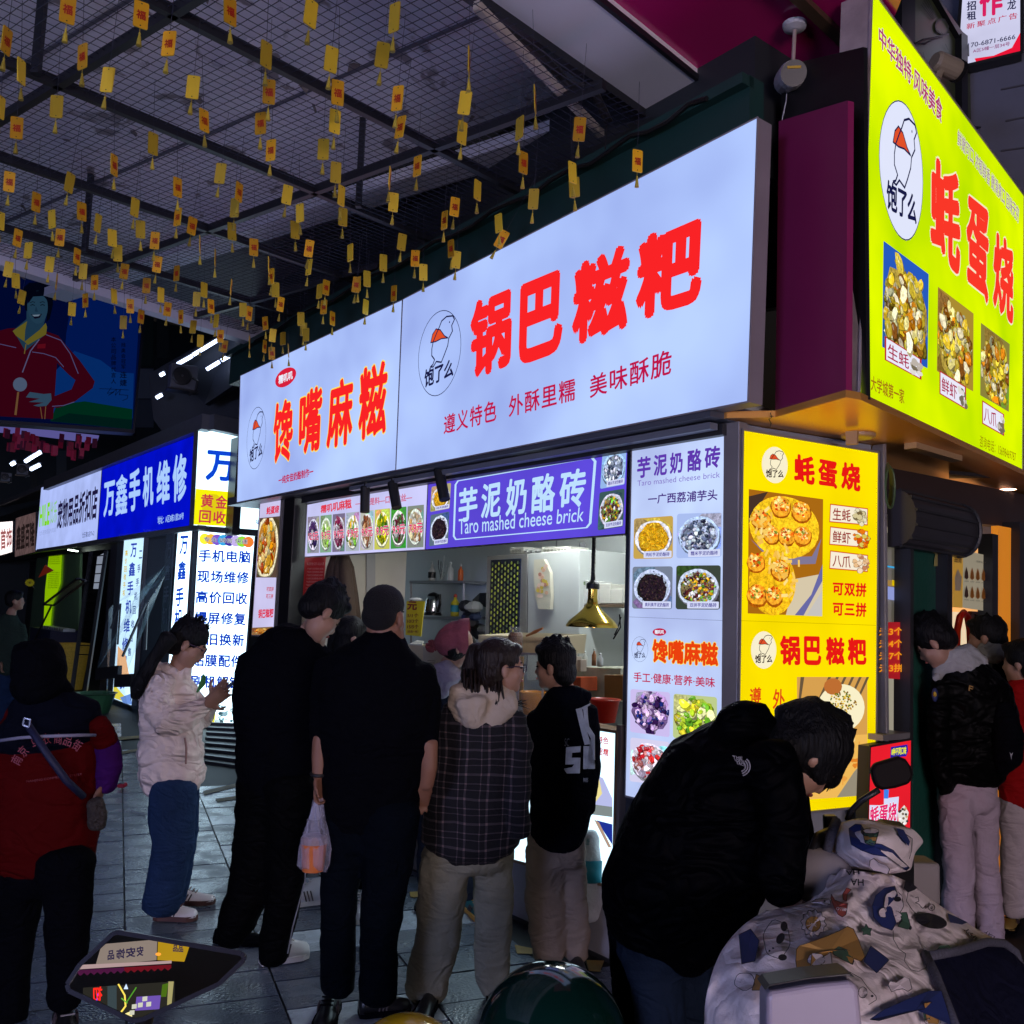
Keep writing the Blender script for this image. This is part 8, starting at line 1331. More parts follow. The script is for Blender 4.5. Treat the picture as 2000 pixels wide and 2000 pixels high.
b = MB(); limb(b, [(1962, 1380, 16, -.12), (1968, 1430, 30, -.14), (1968, 1480, 28, -.14), (1955, 1505, 14, -.1)], D, 14, 1); fuse('backpack', b, BLKC, pa, .014, .012, .08, 3); p = Print(Surf(P(1973, 1476, D - .32), (0, -1, 0)), 0); p.poly([(1972, 1469), (1975, 1473), (1979, 1469), (1976, 1477), (1976, 1484), (1974, 1477)], flat((150, 150, 160))); p.build('bag_badge', pa)
k = MB(); c = P(1826, 1357, D - .19); k.ell(c, (.016, .008, .033)); k.build('sleeve_patch', mat('patch_navy', (.01, .02, .1), .6), pa, smooth=True); k = MB(); c = P(1826, 1356, D - .2); k.ell(c, (.008, .006, .012)); k.build('patch_emblem', mat('patch_gold', (.55, .35, .03), .6), pa); p = Print(Surf(P(1896, 1345, D - .25), (0, -1, .1)), 0); p.text('F', [(1893, 1338), (1901, 1341), (1899, 1352), (1891, 1349)], flat((150, 110, 40)), .02); p.build('back_mark', pa)
LT = cloth('lavender_trousers', (.48, .38, .46), .8, .35, 45, .12); b = MB(); limb(b, [(1890, 1500, 60, 0, .6), (1888, 1570, 56, 0, .6)], D, 16); limb(b, [(1866, 1560, 34), (1868, 1640, 32), (1874, 1700, 29), (1872, 1760, 32), (1870, 1830, 34)], D - .05, 14); limb(b, [(1920, 1560, 30), (1922, 1640, 28), (1925, 1700, 26), (1932, 1780, 27), (1936, 1835, 26)], D + .08, 14); fuse('trousers', b, LT, pa, .013, .022, .08, 3); shoe(pa, 1872, 1868, 1850, 1885, D, 24, WS, WSO); shoe(pa, 1930, 1850, 1915, 1870, D, 24, WS, WSO)
D = 5.3; pc_ = person('person with a pale grey hood seen from behind at the orange shop window', 1940, D); b = MB(); hc = P(1926, 1246, D); q, A, s = head(b, hc, .23, -48, -8); limb(b, [(1938, 1265, 18), (1942, 1290, 24)], D); limb(b, [(1945, 1330, 16, .03, .4), (1945, 1500, 16, .03, .4)], D); fuse('body', b, SKIN, pc_, .009, smooth=3); b = MB(); hair_cap(b, q, A, s, low=-.01, w=.088); spikes(b, q, s, 90, R, L=.015); fuse('hair', b, HAIR, pc_, .009, .006, .03, 1); b = MB(); limb(b, [(1918, 1268, 12), (1938, 1264, 22), (1962, 1272, 20), (1980, 1282, 6)], D - .05, 12, 1); limb(b, [(1925, 1280, 14), (1950, 1284, 14)], D - .08); fuse('grey_hood', b, MAT['grey_fleece'], pc_, .011, .012, .05, 3); b = MB(); limb(b, [(1945, 1285, 36, 0, .7), (1948, 1330, 60, 0, .6), (1948, 1430, 60, 0, .6), (1945, 1520, 52, 0, .6)], D, 18); limb(b, [(1925, 1520, 26), (1922, 1640, 22), (1920, 1740, 18)], D); limb(b, [(1965, 1520, 26), (1968, 1640, 22), (1970, 1740, 18)], D); fuse('coat', b, BLKC, pc_, .016, .018, .1, 3); shoe(pc_, 1918, 1770, 1910, 1785, D, 20, BS, BLKC); shoe(pc_, 1966, 1770, 1960, 1785, D, 20, BS, BLKC)
D = 4.95; pd = person('person in a long red jacket and pale trousers cut by the right edge', 2000, D); b = MB(); hc = P(1996, 1296, D); q, A, s = head(b, hc, .23, -40, -4); limb(b, [(2002, 1320, 20), (2006, 1345, 26)], D); limb(b, [(2010, 1400, 16, .03, .4), (2010, 1540, 16, .03, .4)], D); fuse('body', b, SKIN, pd, .01, smooth=3); b = MB(); hair_cap(b, q, A, s, low=-.03, w=.094); fuse('hair', b, HAIR, pd, .01, .008, .03, 2); b = MB(); limb(b, [(2006, 1335, 36, 0, .7), (2004, 1370, 44, 0, .7), (2004, 1450, 50, 0, .7), (2006, 1560, 54, 0, .7)], D, 18); limb(b, [(1975, 1350, 12), (1968, 1420, 16), (1970, 1500, 16)], D); fuse('red_jacket', b, cloth('jacket_red', (.34, .006, .008), .7, .3, 30), pd, .014, .02, .1, 3); b = MB(); limb(b, [(1985, 1560, 34), (1985, 1640, 30), (1982, 1780, 26)], D, 14); limb(b, [(2030, 1560, 34), (2032, 1640, 30), (2034, 1780, 26)], D, 14); fuse('trousers', b, cloth('pale_trousers', (.5, .42, .44), .8, .3, 45), pd, .014, .02, .09, 3); shoe(pd, 1980, 1800, 1970, 1815, D, 22, mat('shoe_ochre', (.3, .2, .05), .6), BLKC)
# ================================================================ SCOOTER UNDER THE QUILT, BOLLARDS
zq = lambda x, y: (1500 + x * .28474, 1450 + y * .28468)
sc = thing('quilt', 'white quilted scooter cover printed with cartoon dogs, bones and the sun', 'scooter cover', P(1650, 1850, 2.3))
qc = cloth('quilt_white', (.86, .76, .77), .65, .4, 26, .05, .45, .25)
def sheet(name, grid, m, sub=2, noise=.012, seed=1, par=sc, rows=10, cols=12, puff=.024):
    Gr = np.array([[P(*c) for c in row] for row in grid]); nr, nc = Gr.shape[:2]; R_2 = random.Random(seed)
    def cr(p, t):                                      # smooth interpolation down the control rows
        n = len(p); i = min(int(t), n - 2); u = t - i; a, b_, c, d = p[max(i - 1, 0)], p[i], p[i + 1], p[min(i + 2, n - 1)]
        return .5 * (2 * b_ + (c - a) * u + (2 * a - 5 * b_ + 4 * c - d) * u * u + (3 * b_ - a - 3 * c + d) * u ** 3)
    V = []
    for i in range(rows + 1):
        row = [cr(Gr[:, j], i / rows * (nr - 1)) for j in range(nc)]
        for j in range(cols + 1):
            q = cr(row, j / cols * (nc - 1)); a, b_ = i * 1.0, j * 1.0; s_ = abs(math.sin(a * .42 + b_ * .3)) * abs(math.sin(a * .3 - b_ * .42)); q = q + (CAM - q) / np.linalg.norm(CAM - q) * (puff * s_ + noise * .4 * math.sin(a * 1.3 + b_ * .7)); V.append(q)
    F_ = [(i * (cols + 1) + j, i * (cols + 1) + j + 1, (i + 1) * (cols + 1) + j + 1, (i + 1) * (cols + 1) + j) for i in range(rows) for j in range(cols)]
    o = mesh(name, V, F_, m, par, smooth=True); sd_ = o.modifiers.new('s', 'SOLIDIFY'); sd_.thickness = .015; sd_.offset = -1 if False else 1; return V, rows, cols
def Zq(x, y, d): X, Y = zq(x, y); return (X, Y, d)
# apron over the legs, handlebar muff, right wing
gA = [[Zq(505, 865, 2.45), Zq(640, 885, 2.4), Zq(830, 905, 2.45)], [Zq(300, 1080, 2.32), Zq(560, 1100, 2.2), Zq(960, 1080, 2.36)], [Zq(-60, 1180, 2.2), Zq(420, 1300, 2.05), Zq(1020, 1300, 2.25)], [Zq(-300, 1400, 2.05), Zq(350, 1550, 1.88), Zq(1100, 1500, 2.1)], [Zq(-420, 1720, 1.95), Zq(300, 1800, 1.76), Zq(1180, 1750, 1.98)], [Zq(-440, 2050, 1.9), Zq(300, 2080, 1.7), Zq(1290, 2060, 1.9)]]
VA, ra_, ca_ = sheet('apron', gA, qc, rows=34, cols=34)
gB = [[Zq(470, 560, 2.62), Zq(640, 520, 2.5), Zq(820, 560, 2.48), Zq(980, 590, 2.55), Zq(1050, 650, 2.66)], [Zq(440, 660, 2.56), Zq(620, 640, 2.38), Zq(820, 660, 2.34), Zq(970, 700, 2.45), Zq(1062, 690, 2.62)], [Zq(450, 780, 2.56), Zq(620, 780, 2.38), Zq(820, 800, 2.34), Zq(960, 800, 2.45), Zq(1010, 760, 2.62)], [Zq(500, 862, 2.6), Zq(650, 870, 2.45), Zq(830, 900, 2.42), Zq(960, 880, 2.5), Zq(985, 860, 2.62)]]
VB, rb2, cb2 = sheet('handlebar_muff', gB, qc, rows=16, cols=22, seed=3)
gC = [[Zq(840, 905, 2.44), Zq(960, 960, 2.5), Zq(1090, 1060, 2.6)], [Zq(930, 1080, 2.36), Zq(1100, 1100, 2.45), Zq(1260, 1170, 2.6)], [Zq(1010, 1300, 2.25), Zq(1220, 1260, 2.35), Zq(1450, 1290, 2.55)], [Zq(1085, 1465, 2.12), Zq(1300, 1420, 2.25), Zq(1620, 1378, 2.5)]]
VC, rc2, cc2 = sheet('side_wing', gC, qc, rows=20, cols=22, seed=5)
lin_ = cloth('lining_navy', (.008, .009, .025), .8, .3, 40); gD = [[Zq(1088, 1475, 2.11), Zq(1300, 1430, 2.24), Zq(1620, 1390, 2.48), Zq(1730, 1500, 2.5)], [Zq(1140, 1640, 2.03), Zq(1400, 1600, 2.2), Zq(1650, 1560, 2.35), Zq(1790, 1600, 2.4)], [Zq(1300, 2060, 1.9), Zq(1500, 2060, 2.05), Zq(1700, 2060, 2.15), Zq(1820, 2060, 2.2)]]
sheet('navy_lining', gD, lin_, rows=14, cols=14, seed=6, puff=.006)
bd = mat('piping_tweed', (.07, .07, .1), .8, noise=.9, nscale=160); k = MB(); k.tube([P(*zq(x, y), d) for x, y, d in ((1080, 1455, 2.1), (1150, 1600, 2.02), (1220, 1780, 1.95), (1285, 1950, 1.88), (1310, 2060, 1.86))], .011, 8); k.tube([P(*zq(x, y), d) for x, y, d in ((1085, 1470, 2.1), (1300, 1430, 2.22), (1500, 1370, 2.36), (1620, 1378, 2.46), (1700, 1440, 2.48), (1740, 1560, 2.46))], .011, 8); k.tube([P(*zq(x, y), d) for x, y, d in ((470, 540, 2.55), (430, 640, 2.5), (400, 760, 2.5), (440, 800, 2.5))], .014, 8); k.build('piping', bd, sc, smooth=True)
# printed motifs follow the cloth
def motif(V, rows, cols, cells):
    def at_(x, y, off):
        X, Y = zq(x, y); d = ray(X, Y); best = None; A = np.array(V); v = A - CAM; D_ = v @ FW; px = 1000 + FPX * (v @ CR) / D_; py = 1000 - FPX * (v @ CU) / D_; e_ = (px - X) ** 2 + (py - Y) ** 2; ix = np.argsort(e_)[:4]; wt = 1 / (e_[ix] + 4); return CAM + d * (float((D_[ix] * wt).sum() / wt.sum()) - .027 - off)
    return at_
ink = flat((22, 20, 30), .7); blu = flat((34, 50, 110), .7); grn = flat((62, 98, 80), .7); tan = flat((180, 135, 70), .7); wht = flat((228, 216, 222), .7); red = flat((185, 85, 75), .7)
MV, MF, MM = [], [], []; mms = [ink, blu, grn, tan, wht, red]; lay = [0.]
def fan(at_, pts, m):
    n = len(MV); c = (sum(p_[0] for p_ in pts) / len(pts), sum(p_[1] for p_ in pts) / len(pts)); lay[0] += .00003; MV.append(at_(*c, lay[0])); MV.extend(at_(x, y, lay[0]) for x, y in pts); k_ = len(pts); MF.extend((n, n + 1 + i, n + 1 + (i + 1) % k_) for i in range(k_)); MM.extend([mms.index(m)] * k_)
def ln(at_, pts, w_=4.5, m=ink, close=False):
    pts = list(pts) + ([pts[0]] if close else []); lay[0] += .00003
    for (x0, y0), (x1, y1) in zip(pts, pts[1:]):
        dx, dy = x1 - x0, y1 - y0; L = math.hypot(dx, dy) or 1; a, b_ = -dy / L * w_ / 2, dx / L * w_ / 2; n = len(MV); MV.extend(at_(*c, lay[0] + .0006) for c in ((x0 + a, y0 + b_), (x1 + a, y1 + b_), (x1 - a, y1 - b_), (x0 - a, y0 - b_))); MF.append((n, n + 1, n + 2, n + 3)); MM.append(mms.index(m))
def el(cx, cy, rx, ry, n=20, bump=0., k_=0, rot=0.):
    return [(cx + rx * (1 + bump * math.sin(k_ * a)) * math.cos(a) * math.cos(rot) - ry * (1 + bump * math.sin(k_ * a)) * math.sin(a) * math.sin(rot), cy + rx * math.cos(a) * math.sin(rot) + ry * (1 + bump * math.sin(k_ * a)) * math.sin(a) * math.cos(rot)) for a in (6.283 * i / n for i in range(n))]
def sh(at_, pts, m, o=True): fan(at_, pts, m); o and ln(at_, pts, 4.5, ink, True)
aA, aB, aC = motif(VA, 34, 34, 0), motif(VB, 16, 22, 0), motif(VC, 20, 22, 0)
sh(aA, el(312, 1240, 82, 88, 48, .1, 12), wht); sh(aA, el(310, 1246, 52, 52), tan)
for x in (290, 310, 330): fan(aA, el(x, 1240 - (x - 290) * .4, 4, 4, 8), ink)
sh(aA, [(672, 1245), (688, 1272), (712, 1278), (702, 1300), (704, 1325), (675, 1316), (650, 1320), (652, 1298), (640, 1276), (662, 1270)], grn); sh(aA, [(705, 1395), (832, 1492), (745, 1582), (655, 1500)], blu); ln(aA, [(712, 1402), (822, 1484)], 3)
sh(aA, [(195, 1420), (215, 1395), (275, 1375), (400, 1330), (495, 1290), (545, 1262), (585, 1280), (620, 1350), (665, 1470), (640, 1505), (590, 1480), (580, 1520), (520, 1420), (400, 1430), (300, 1450), (285, 1600), (240, 1630), (205, 1600), (190, 1500)], tan); sh(aA, [(445, 1420), (480, 1398), (560, 1430), (590, 1500), (580, 1525), (510, 1490), (450, 1455)], grn); sh(aA, el(330, 1490, 60, 44, 18, .05, 5), wht); sh(aA, [(300, 1520), (380, 1470), (430, 1440), (440, 1520), (360, 1620), (290, 1625)], wht)
sh(aA, [(870, 985), (800, 1000), (740, 1050), (715, 1120), (725, 1200), (780, 1262), (850, 1290), (880, 1240), (860, 1180), (840, 1100), (890, 1050)], blu); sh(aA, el(862, 1105, 66, 88, 26, .04, 7), wht); fan(aA, el(888, 1075, 26, 18), ink); fan(aA, el(892, 1128, 10, 11, 10), ink); sh(aA, el(795, 1168, 36, 34), wht); sh(aA, el(872, 1198, 46, 42), wht); sh(aA, [(905, 1170), (950, 1165), (978, 1260), (960, 1282), (890, 1262), (918, 1220)], grn)
ln(aA, [(858, 1290), (860, 1350), (900, 1420), (945, 1450), (935, 1500), (980, 1560), (1030, 1572), (1085, 1545), (1095, 1500), (1060, 1430)]); fan(aA, el(975, 1272, 12, 15, 10), ink)
sh(aA, [(435, 1040), (455, 1080), (520, 1105), (548, 1105), (535, 1180), (510, 1198), (480, 1180), (450, 1120), (430, 1070)], red); sh(aA, [(515, 1080), (512, 1040), (540, 998), (572, 1010), (545, 1040), (540, 1090)], red); sh(aA, [(290, 1100), (330, 1075), (380, 1070), (425, 1080), (430, 1108), (400, 1120), (340, 1105)], wht); fan(aA, el(388, 1088, 8, 7, 8), ink); sh(aA, [(823, 1665), (840, 1632), (870, 1650), (905, 1630), (935, 1608), (970, 1622), (988, 1690), (960, 1708), (925, 1690), (880, 1698), (848, 1712)], wht)
sh(aA, [(700, 1900), (800, 1830), (960, 1760), (1100, 1705), (1190, 1705), (1250, 1900), (1260, 1940), (1180, 1830), (1060, 1830), (900, 1870), (760, 1910)], blu); sh(aA, [(1070, 1790), (1120, 1780), (1175, 1890), (1170, 1930), (1090, 1925)], tan); sh(aA, [(1062, 1840), (1160, 1850), (1180, 1900), (1075, 1900)], grn); sh(aA, el(1130, 1915, 56, 24), wht)
ln(aA, [(420, 1615), (430, 1585), (480, 1570), (560, 1575), (640, 1620), (690, 1690), (740, 1740), (745, 1765), (690, 1800)]); fan(aA, [(420, 1612), (440, 1580), (490, 1572), (545, 1582), (520, 1615)], blu); sh(aA, el(650, 1715, 30, 38, 16), wht); fan(aA, el(714, 1740, 11, 9, 8), ink)
ln(aA, el(60, 1350, 90, 130, 26, .04, 6), 4.5, ink, True); fan(aA, el(110, 1262, 24, 34), ink); fan(aA, el(85, 1345, 26, 40, 14, 0, 0, .5), ink); fan(aA, el(100, 1475, 30, 22), ink); fan(aA, el(35, 1412, 8, 7, 8), ink); fan(aA, el(10, 1430, 8, 7, 8), ink); sh(aA, [(-200, 1320), (-120, 1280), (-60, 1360), (-90, 1500), (-180, 1520)], blu); ln(aA, el(-160, 1640, 70, 60, 18, .05, 5), 4.5, ink, True); sh(aA, [(-80, 1590), (20, 1640), (0, 1700), (-110, 1700)], tan)
sh(aB, [(555, 590), (600, 560), (640, 565), (640, 620), (700, 690), (780, 700), (860, 740), (910, 800), (970, 860), (950, 880), (880, 830), (820, 785), (720, 770), (640, 740), (570, 700), (560, 640)], blu); sh(aB, [(655, 600), (760, 612), (735, 700), (715, 708), (665, 690)], grn); sh(aB, [(655, 640), (748, 650), (740, 678), (660, 668)], tan); sh(aB, el(706, 606, 54, 18), wht); fan(aB, [(880, 585), (930, 600), (975, 680), (965, 710), (900, 640)], blu); sh(aB, [(695, 850), (700, 810), (725, 795), (760, 825), (810, 845), (835, 870), (820, 905), (770, 890), (720, 880)], wht); ln(aB, [(900, 600), (990, 660), (985, 740), (970, 800)])
sh(aC, [(940, 950), (985, 965), (1025, 995), (1010, 1010), (960, 1030), (930, 1000)], ink, False); ln(aC, [(960, 1030), (950, 1090), (990, 1150), (1020, 1180)]); sh(aC, el(1120, 1225, 110, 50, 24, 0, 0, .22), ink, False); sh(aC, el(1122, 1132, 22, 22), wht); fan(aC, el(1122, 1134, 9, 9, 8), ink); ln(aC, [(1010, 1065), (1030, 1060), (1035, 1090), (1010, 1100), (1035, 1110), (1060, 1140), (1080, 1125)]); fan(aC, [(1230, 1170), (1300, 1200), (1370, 1235), (1330, 1250), (1250, 1235)], blu); fan(aC, [(1150, 1430), (1180, 1395), (1240, 1390), (1260, 1410), (1200, 1435)], grn)
def wr2(at_, s__, quad, m=ink):
    V, F_, L = text_mesh(s__, .02); Qs = quad; n = len(MV); lay[0] += .00003; MV.extend(at_((1 - u) * (1 - v) * Qs[3][0] + u * (1 - v) * Qs[2][0] + u * v * Qs[1][0] + (1 - u) * v * Qs[0][0], (1 - u) * (1 - v) * Qs[3][1] + u * (1 - v) * Qs[2][1] + u * v * Qs[1][1] + (1 - u) * v * Qs[0][1], lay[0] + .00005 * l) for (u, v), l in zip(V, L)); MF.extend(tuple(i + n for i in f) for f in F_); MM.extend([mms.index(m)] * len(F_))
wr2(aA, 'HA', [(658, 985), (565, 980), (565, 935), (656, 938)]); wr2(aA, 'HA', [(628, 905), (535, 912), (532, 878), (624, 872)]); wr2(aA, 'HELLO', [(548, 1160), (466, 1150), (470, 1128), (552, 1138)], wht); wr2(aC, 'HAPPY', [(1455, 1400), (1340, 1285), (1365, 1270), (1480, 1385)]); wr2(aC, 'DAY', [(1540, 1350), (1480, 1300), (1500, 1290), (1560, 1335)])
mesh('printed_motif', MV, MF, mms, sc, MM)
# the scooter itself
st = thing('scooter', 'parked electric scooter with black bars and cables under the quilt', 'scooter', P(1600, 1950, 2.4)); k = MB(); k.tube([P(*zq(545, 535), 2.62), P(*zq(570, 470), 2.62), P(*zq(640, 400), 2.6), P(*zq(760, 325), 2.58)], .009, 8); k.build('mirror_stem', black, st, smooth=True)
mq2 = [zq(x, y) for x, y in ((712, 190), (735, 145), (800, 125), (900, 95), (950, 115), (985, 165), (1000, 230), (975, 285), (880, 315), (790, 328), (748, 310), (725, 255))]; ms = Surf(P(*zq(855, 210), 2.56), (-.1, -1, .1)); k = MB(); k.slab([ms.at(x, y) for x, y in mq2], ms.n, .03); k.build('mirror_shell', mat('mirror_back', (.006, .003, .003), .6, spec=.1), st, bevel=.008)
k = MB()
for i, o_ in enumerate((0, 12, 24, 38)): k.tube([P(*zq(440 + o_ * .5, 610 + o_, ), 2.6), P(*zq(340 + o_, 650 + o_), 2.55), P(*zq(300 + o_ * .6, 760), 2.5), P(*zq(270 + o_, 900), 2.5), P(*zq(240 + o_, 980), 2.5)], .009 if i % 2 else .014, 6)
k.build('cable', black, st, smooth=True); k = MB(); k.bar(P(*zq(385, 560), 2.66), P(*zq(470, 560), 2.66), .03, .05); k.build('switch_block', black, st, bevel=.004); k = MB(); k.ell(P(*zq(330, 980), 2.5), (.11, .09, .1)); k.build('front_cowl', mat('cowl_grey', (.3, .27, .28), .5), st, smooth=True); k = MB(); k.box(P(*zq(1020, 940), 2.75), .1, .1, .12); k.build('side_box', mat('cowl_grey2', (.22, .19, .19), .5), st, bevel=.01); k = MB(); k.slab([P(*zq(860, 600), 2.75), P(*zq(1000, 620), 2.75), P(*zq(1010, 2100), 2.45), P(*zq(300, 2100), 2.3), P(*zq(420, 900), 2.7)], -FW, .1); k.build('fairing', black, st)
cs = thing('top_case', 'pale lavender scooter top case with a black lid, cut by the bottom edge', 'case', P(1590, 1990, 1.55)); cm2 = mat('case_lavender', (.40, .34, .42), .35, noise=.05); s1_ = Surf(P(1590, 1950, 1.5), (-.08, -1, .12)); k = MB(); A = [s1_.at(*zq(*c)) for c in ((-10, 1740), (20, 1712), (300, 1665), (560, 1640), (600, 1652), (628, 1700), (668, 2100), (-10, 2100))]; k.slab(A, s1_.n, .07); k.build('body', cm2, cs, bevel=.012, seg=3); k = MB(); k.slab([q + UP * .006 - s1_.n * .01 for q in (s1_.at(*zq(-14, 1738)), s1_.at(*zq(20, 1700)), s1_.at(*zq(300, 1650)), s1_.at(*zq(565, 1622)), s1_.at(*zq(612, 1650)), s1_.at(*zq(560, 1638)), s1_.at(*zq(300, 1662)), s1_.at(*zq(20, 1712)))], s1_.n, .07); k.build('lid', black, cs, bevel=.004)
gb_ = thing('bollard', 'glossy dark green ball bollard at the bottom edge', 'bollard', G(1078, 2330)); c = P(1078, 2035, 2.5); k = MB(); k.ell(c, (.205, .205, .2), seg=40, rings=24); k.build('ball', mat('ball_green', (.002, .022, .017), .12, noise=.4, nscale=4, bump=.05, bscale=9, coat=.5), gb_, smooth=True); k = MB(); k.lathe(np.array([c[0], c[1], 0]), [(.14, 0), (.14, c[2] - .15), (.1, c[2] - .1)], 24); k.build('post', dark, gb_)
yb = thing('bollard', 'yellow ball bollard just showing at the bottom edge', 'bollard', G(792, 2330)); c = P(792, 2110, 2.45); k = MB(); k.ell(c, (.165, .165, .16), seg=32, rings=20); k.build('ball', mat('ball_yellow', (.6, .38, .01), .2, noise=.2, coat=.3), yb, smooth=True); k = MB(); k.lathe(np.array([c[0], c[1], 0]), [(.1, 0), (.1, max(.05, c[2] - .12))], 20); k.build('post', dark, yb)
t = thing('litter_scrap', 'small crumpled red scrap on the pavement', 'litter', G(237, 1537)); k = MB(); c = G(237, 1535, .02); k.ell(c, (.04, .03, .02), seg=7, rings=5); k.ell(c + np.array([.03, .01, .01]), (.02, .02, .02), seg=6, rings=4); k.build('scrap', mat('scrap_red', (.5, .02, .05), .5), t); t = thing('litter_straw', 'flattened clear drinking straw lying on the pavement', 'litter', G(268, 1588)); k = MB(); k.tube([G(256, 1583, .008), G(284, 1591, .008)], .006, 5); k.build('straw', mat('straw', (.35, .4, .45), .3), t)
# ================================================================ MIRROR IN THE FOREGROUND AND THE STALLS BEHIND THE CAMERA
mc = P(290, 1900, .85)
gpx = [(232, 1824), (470, 1866), (475, 1872), (425, 1918), (278, 1986), (262, 1988), (140, 1932), (136, 1922), (160, 1886), (226, 1826)]
opx = [(228, 1817), (472, 1858), (481, 1868), (478, 1878), (430, 1926), (280, 1996), (258, 1998), (132, 1938), (128, 1922), (153, 1882), (216, 1822)]
opx = [((a + c) / 2, (b + d) / 2) for (a, b), (c, d) in zip(opx, [(232, 1824), (470, 1866), (473, 1869), (475, 1872), (425, 1918), (278, 1986), (262, 1988), (140, 1932), (136, 1922), (160, 1886), (226, 1826)])]
tgt = np.array([-1.7, -4.5, 2.35]) - mc; tgt /= np.linalg.norm(tgt); inc = (mc - CAM) / np.linalg.norm(mc - CAM); mn = tgt - inc
MG = Surf(mc, mn)
m_ = thing('scooter_mirror', 'angular black rear view mirror in the lower left corner reflecting lit stalls', 'mirror', mc)
k = MB(); k.slab([MG.at(x, y, -.004) for x, y in opx], MG.n, .012); k.build('shell', mat('mirror_shell', (.006, .007, .014), .6), m_)
k = MB(); Q = [MG.at(x, y, .0) for x, y in opx]; Q2 = [MG.at(x, y, .0) for x, y in opx]
for i in range(len(Q)): k.bar(Q[i], Q[(i + 1) % len(Q)], .004, .004, up=MG.n)
k.build('rim', mat('mirror_rim', (.008, .009, .02), .3), m_)
mesh('mirror_glass', [MG.at(x, y, .001) for x, y in gpx], [tuple(range(len(gpx)))], mat('mirror_silver', (.85, .85, .85), .0, 1.), m_)
k = MB(); k.tube([P(285, 1975, .87), P(275, 2040, .9), P(240, 2150, .95)], .008, 8); k.build('stem', black, m_)
# opposite stalls
OS = Surf((0, -4.6, 0), (0, 1, 0)); OS.n = np.array([0, 1., 0]); R2 = MirSurf(MG, OS); R2.n2 = np.array([0, 1., 0])
zm = lambda x, y: (x * .31056, 1400 + y * .31056)
op = thing('opposite_stall', 'jewellery stall behind the camera with a pale fascia, scalloped red awning and neon', 'stall', (0, -4.6, 0))
k = MB(); k.box((0, -5.6, 2.2), 16, .2, 4.4); k.build('wall', mat('opp_wall', (.09, .09, .1), .6), op)
c_ = R2.at(*zm(840, 1500)); zt = c_[2]
def mp(*pts): return [zm(*c) for c in pts]
p = Print(R2, .0); p.poly(mp((640, 1430), (990, 1400), (985, 1530), (600, 1570)), backlit('film_opp', (150, 135, 125), 1., .1)); p.poly(mp((995, 1400), (1200, 1420), (1160, 1540), (990, 1530)), backlit('film_opp_y', (190, 150, 30), 1., .1)); p.build('fascia', op)
p = Print(R2, .01); nk = pr((60, 50, 95), .6)
for ch, x0, x1, y0, y1 in (('安', 862, 905, 1442, 1505), ('安', 795, 855, 1450, 1512), ('饰', 735, 790, 1458, 1522), ('品', 680, 722, 1468, 1528)): p.text(ch, mp((x1, y0), (x0, y0 + 6), (x0, y1 + 6), (x1, y1)), nk, .03)
p.text('品品', mp((1155, 1440), (1090, 1436), (1090, 1480), (1155, 1484)), nk, .03); p.build('lettering', op)
p = Print(R2, .05)
for i in range(14): x = 500 + i * 42; p.poly(mp((x, 1605 - i * 2.5), (x + 42, 1602 - i * 2.5), (x + 42, 1622 - i * 2.5), (x + 21, 1640 - i * 2.5), (x, 1624 - i * 2.5)), pr([(90, 30, 75), (130, 25, 40)][i > 6], .8))
p.poly(mp((505, 1572), (1090, 1545), (1090, 1562), (505, 1600)), pr((200, 170, 170), .9)); p.build('awning', op)
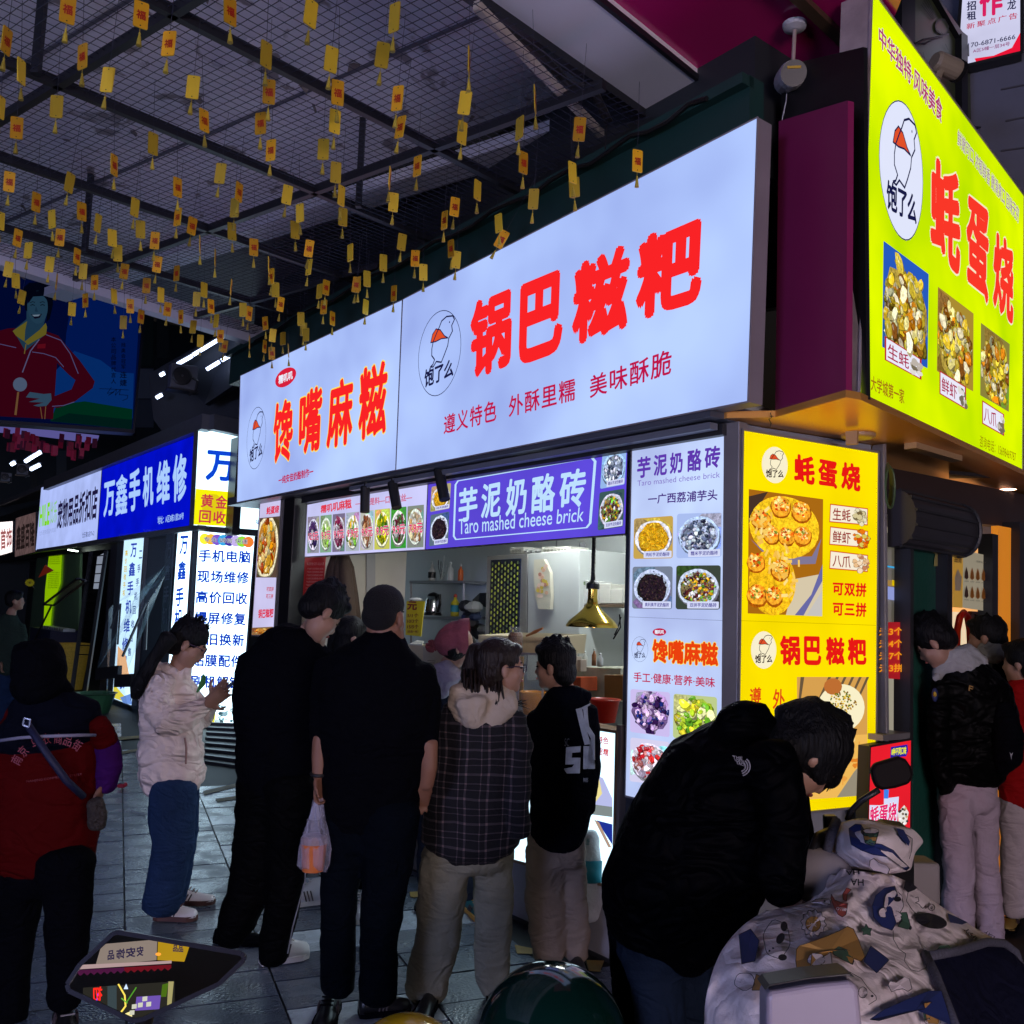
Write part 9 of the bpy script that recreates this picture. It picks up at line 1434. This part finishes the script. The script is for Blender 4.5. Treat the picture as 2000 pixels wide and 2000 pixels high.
p = Print(R2, -.3); p.poly(mp((440, 1640), (1040, 1600), (1040, 1900), (440, 1900)), pr((52, 50, 44), .8)); p.poly(mp((600, 1630), (660, 1625), (660, 1800), (600, 1800)), pr((70, 85, 90), .8)); p.poly(mp((1000, 1600), (1035, 1600), (1010, 1840), (985, 1840)), pr((190, 180, 120), .9)); p.poly(mp((960, 1620), (1000, 1610), (985, 1700), (950, 1700)), pr((90, 130, 30), .8)); p.poly(mp((640, 1840), (760, 1790), (760, 1890), (640, 1880)), pr((240, 225, 150), 1.4)); p.poly(mp((575, 1830), (620, 1830), (620, 1850), (575, 1850)), pr((235, 235, 220))); p.poly(mp((790, 1700), (950, 1690), (940, 1780), (780, 1790)), pr((120, 90, 190)))
for x, y in ((760, 1750), (800, 1740), (745, 1790), (730, 1830), (830, 1700), (855, 1735)): p.poly(mp((x, y), (x + 32, y - 4), (x + 30, y + 26), (x - 2, y + 30)), pr((225, 225, 205)))
p.build('display', op)
p = Print(R2, -.25); p.line(mp((685, 1630), (725, 1700), (730, 1770), (700, 1810)), 3.4, pr((250, 220, 90), 1.4)); p.line(mp((800, 1650), (740, 1740)), 2.4, pr((90, 170, 50))); p.line(mp((705, 1720), (740, 1750)), 2.4, pr((120, 200, 70))); p.poly(mp((735, 1625), (718, 1660), (748, 1660)), pr((200, 220, 255), 1.5)); p.line(mp((550, 1690), (540, 1745)), 2, pr((60, 60, 255), 1.5)); p.text('初', mp((580, 1640), (520, 1645), (518, 1735), (578, 1735)), pr((255, 40, 30), 1.5), .03); p.build('neon', op)
p = Print(R2, .2); p.disc(mp((560, 1530), (600, 1530), (600, 1565), (560, 1565)), .5, .5, .5, .5, pr((40, 200, 190))); p.disc(mp((525, 1530), (550, 1530), (550, 1560), (525, 1560)), .5, .5, .5, .5, pr((30, 180, 60))); p.disc(mp((1020, 1530), (1055, 1530), (1055, 1550), (1020, 1550)), .5, .5, .5, .5, pr((255, 160, 60), 1.5)); p.build('coloured_lamp', op)
# unseen glowing panels added behind the camera to light canopy, tags and backs
for x, w_, c_, kk, l_ in ((2.6, 3.6, (235, 215, 225), 18., 'unseen warm light panel added behind the camera, right one'), (-5.6, 3.2, (180, 192, 255), 20., 'unseen cool light panel added behind the camera, left one')):
    t = thing('rear_light_panel', l_, 'sign', (x, -5.3, 1.)); k = MB(); k.box((x, -5.35, 1.9), w_, .2, 1.7); k.build('frame', dark, t); k = MB(); k.box((x, -5.24, 1.9), w_ - .1, .02, 1.6); k.build('lit_face', backlit('film_st_%d' % int(kk * 10 + x), c_, kk, .1), t)
for o in list(bpy.data.objects):
    if o.type == 'MESH' and len(o.data.polygons) == 0: bpy.data.objects.remove(o)
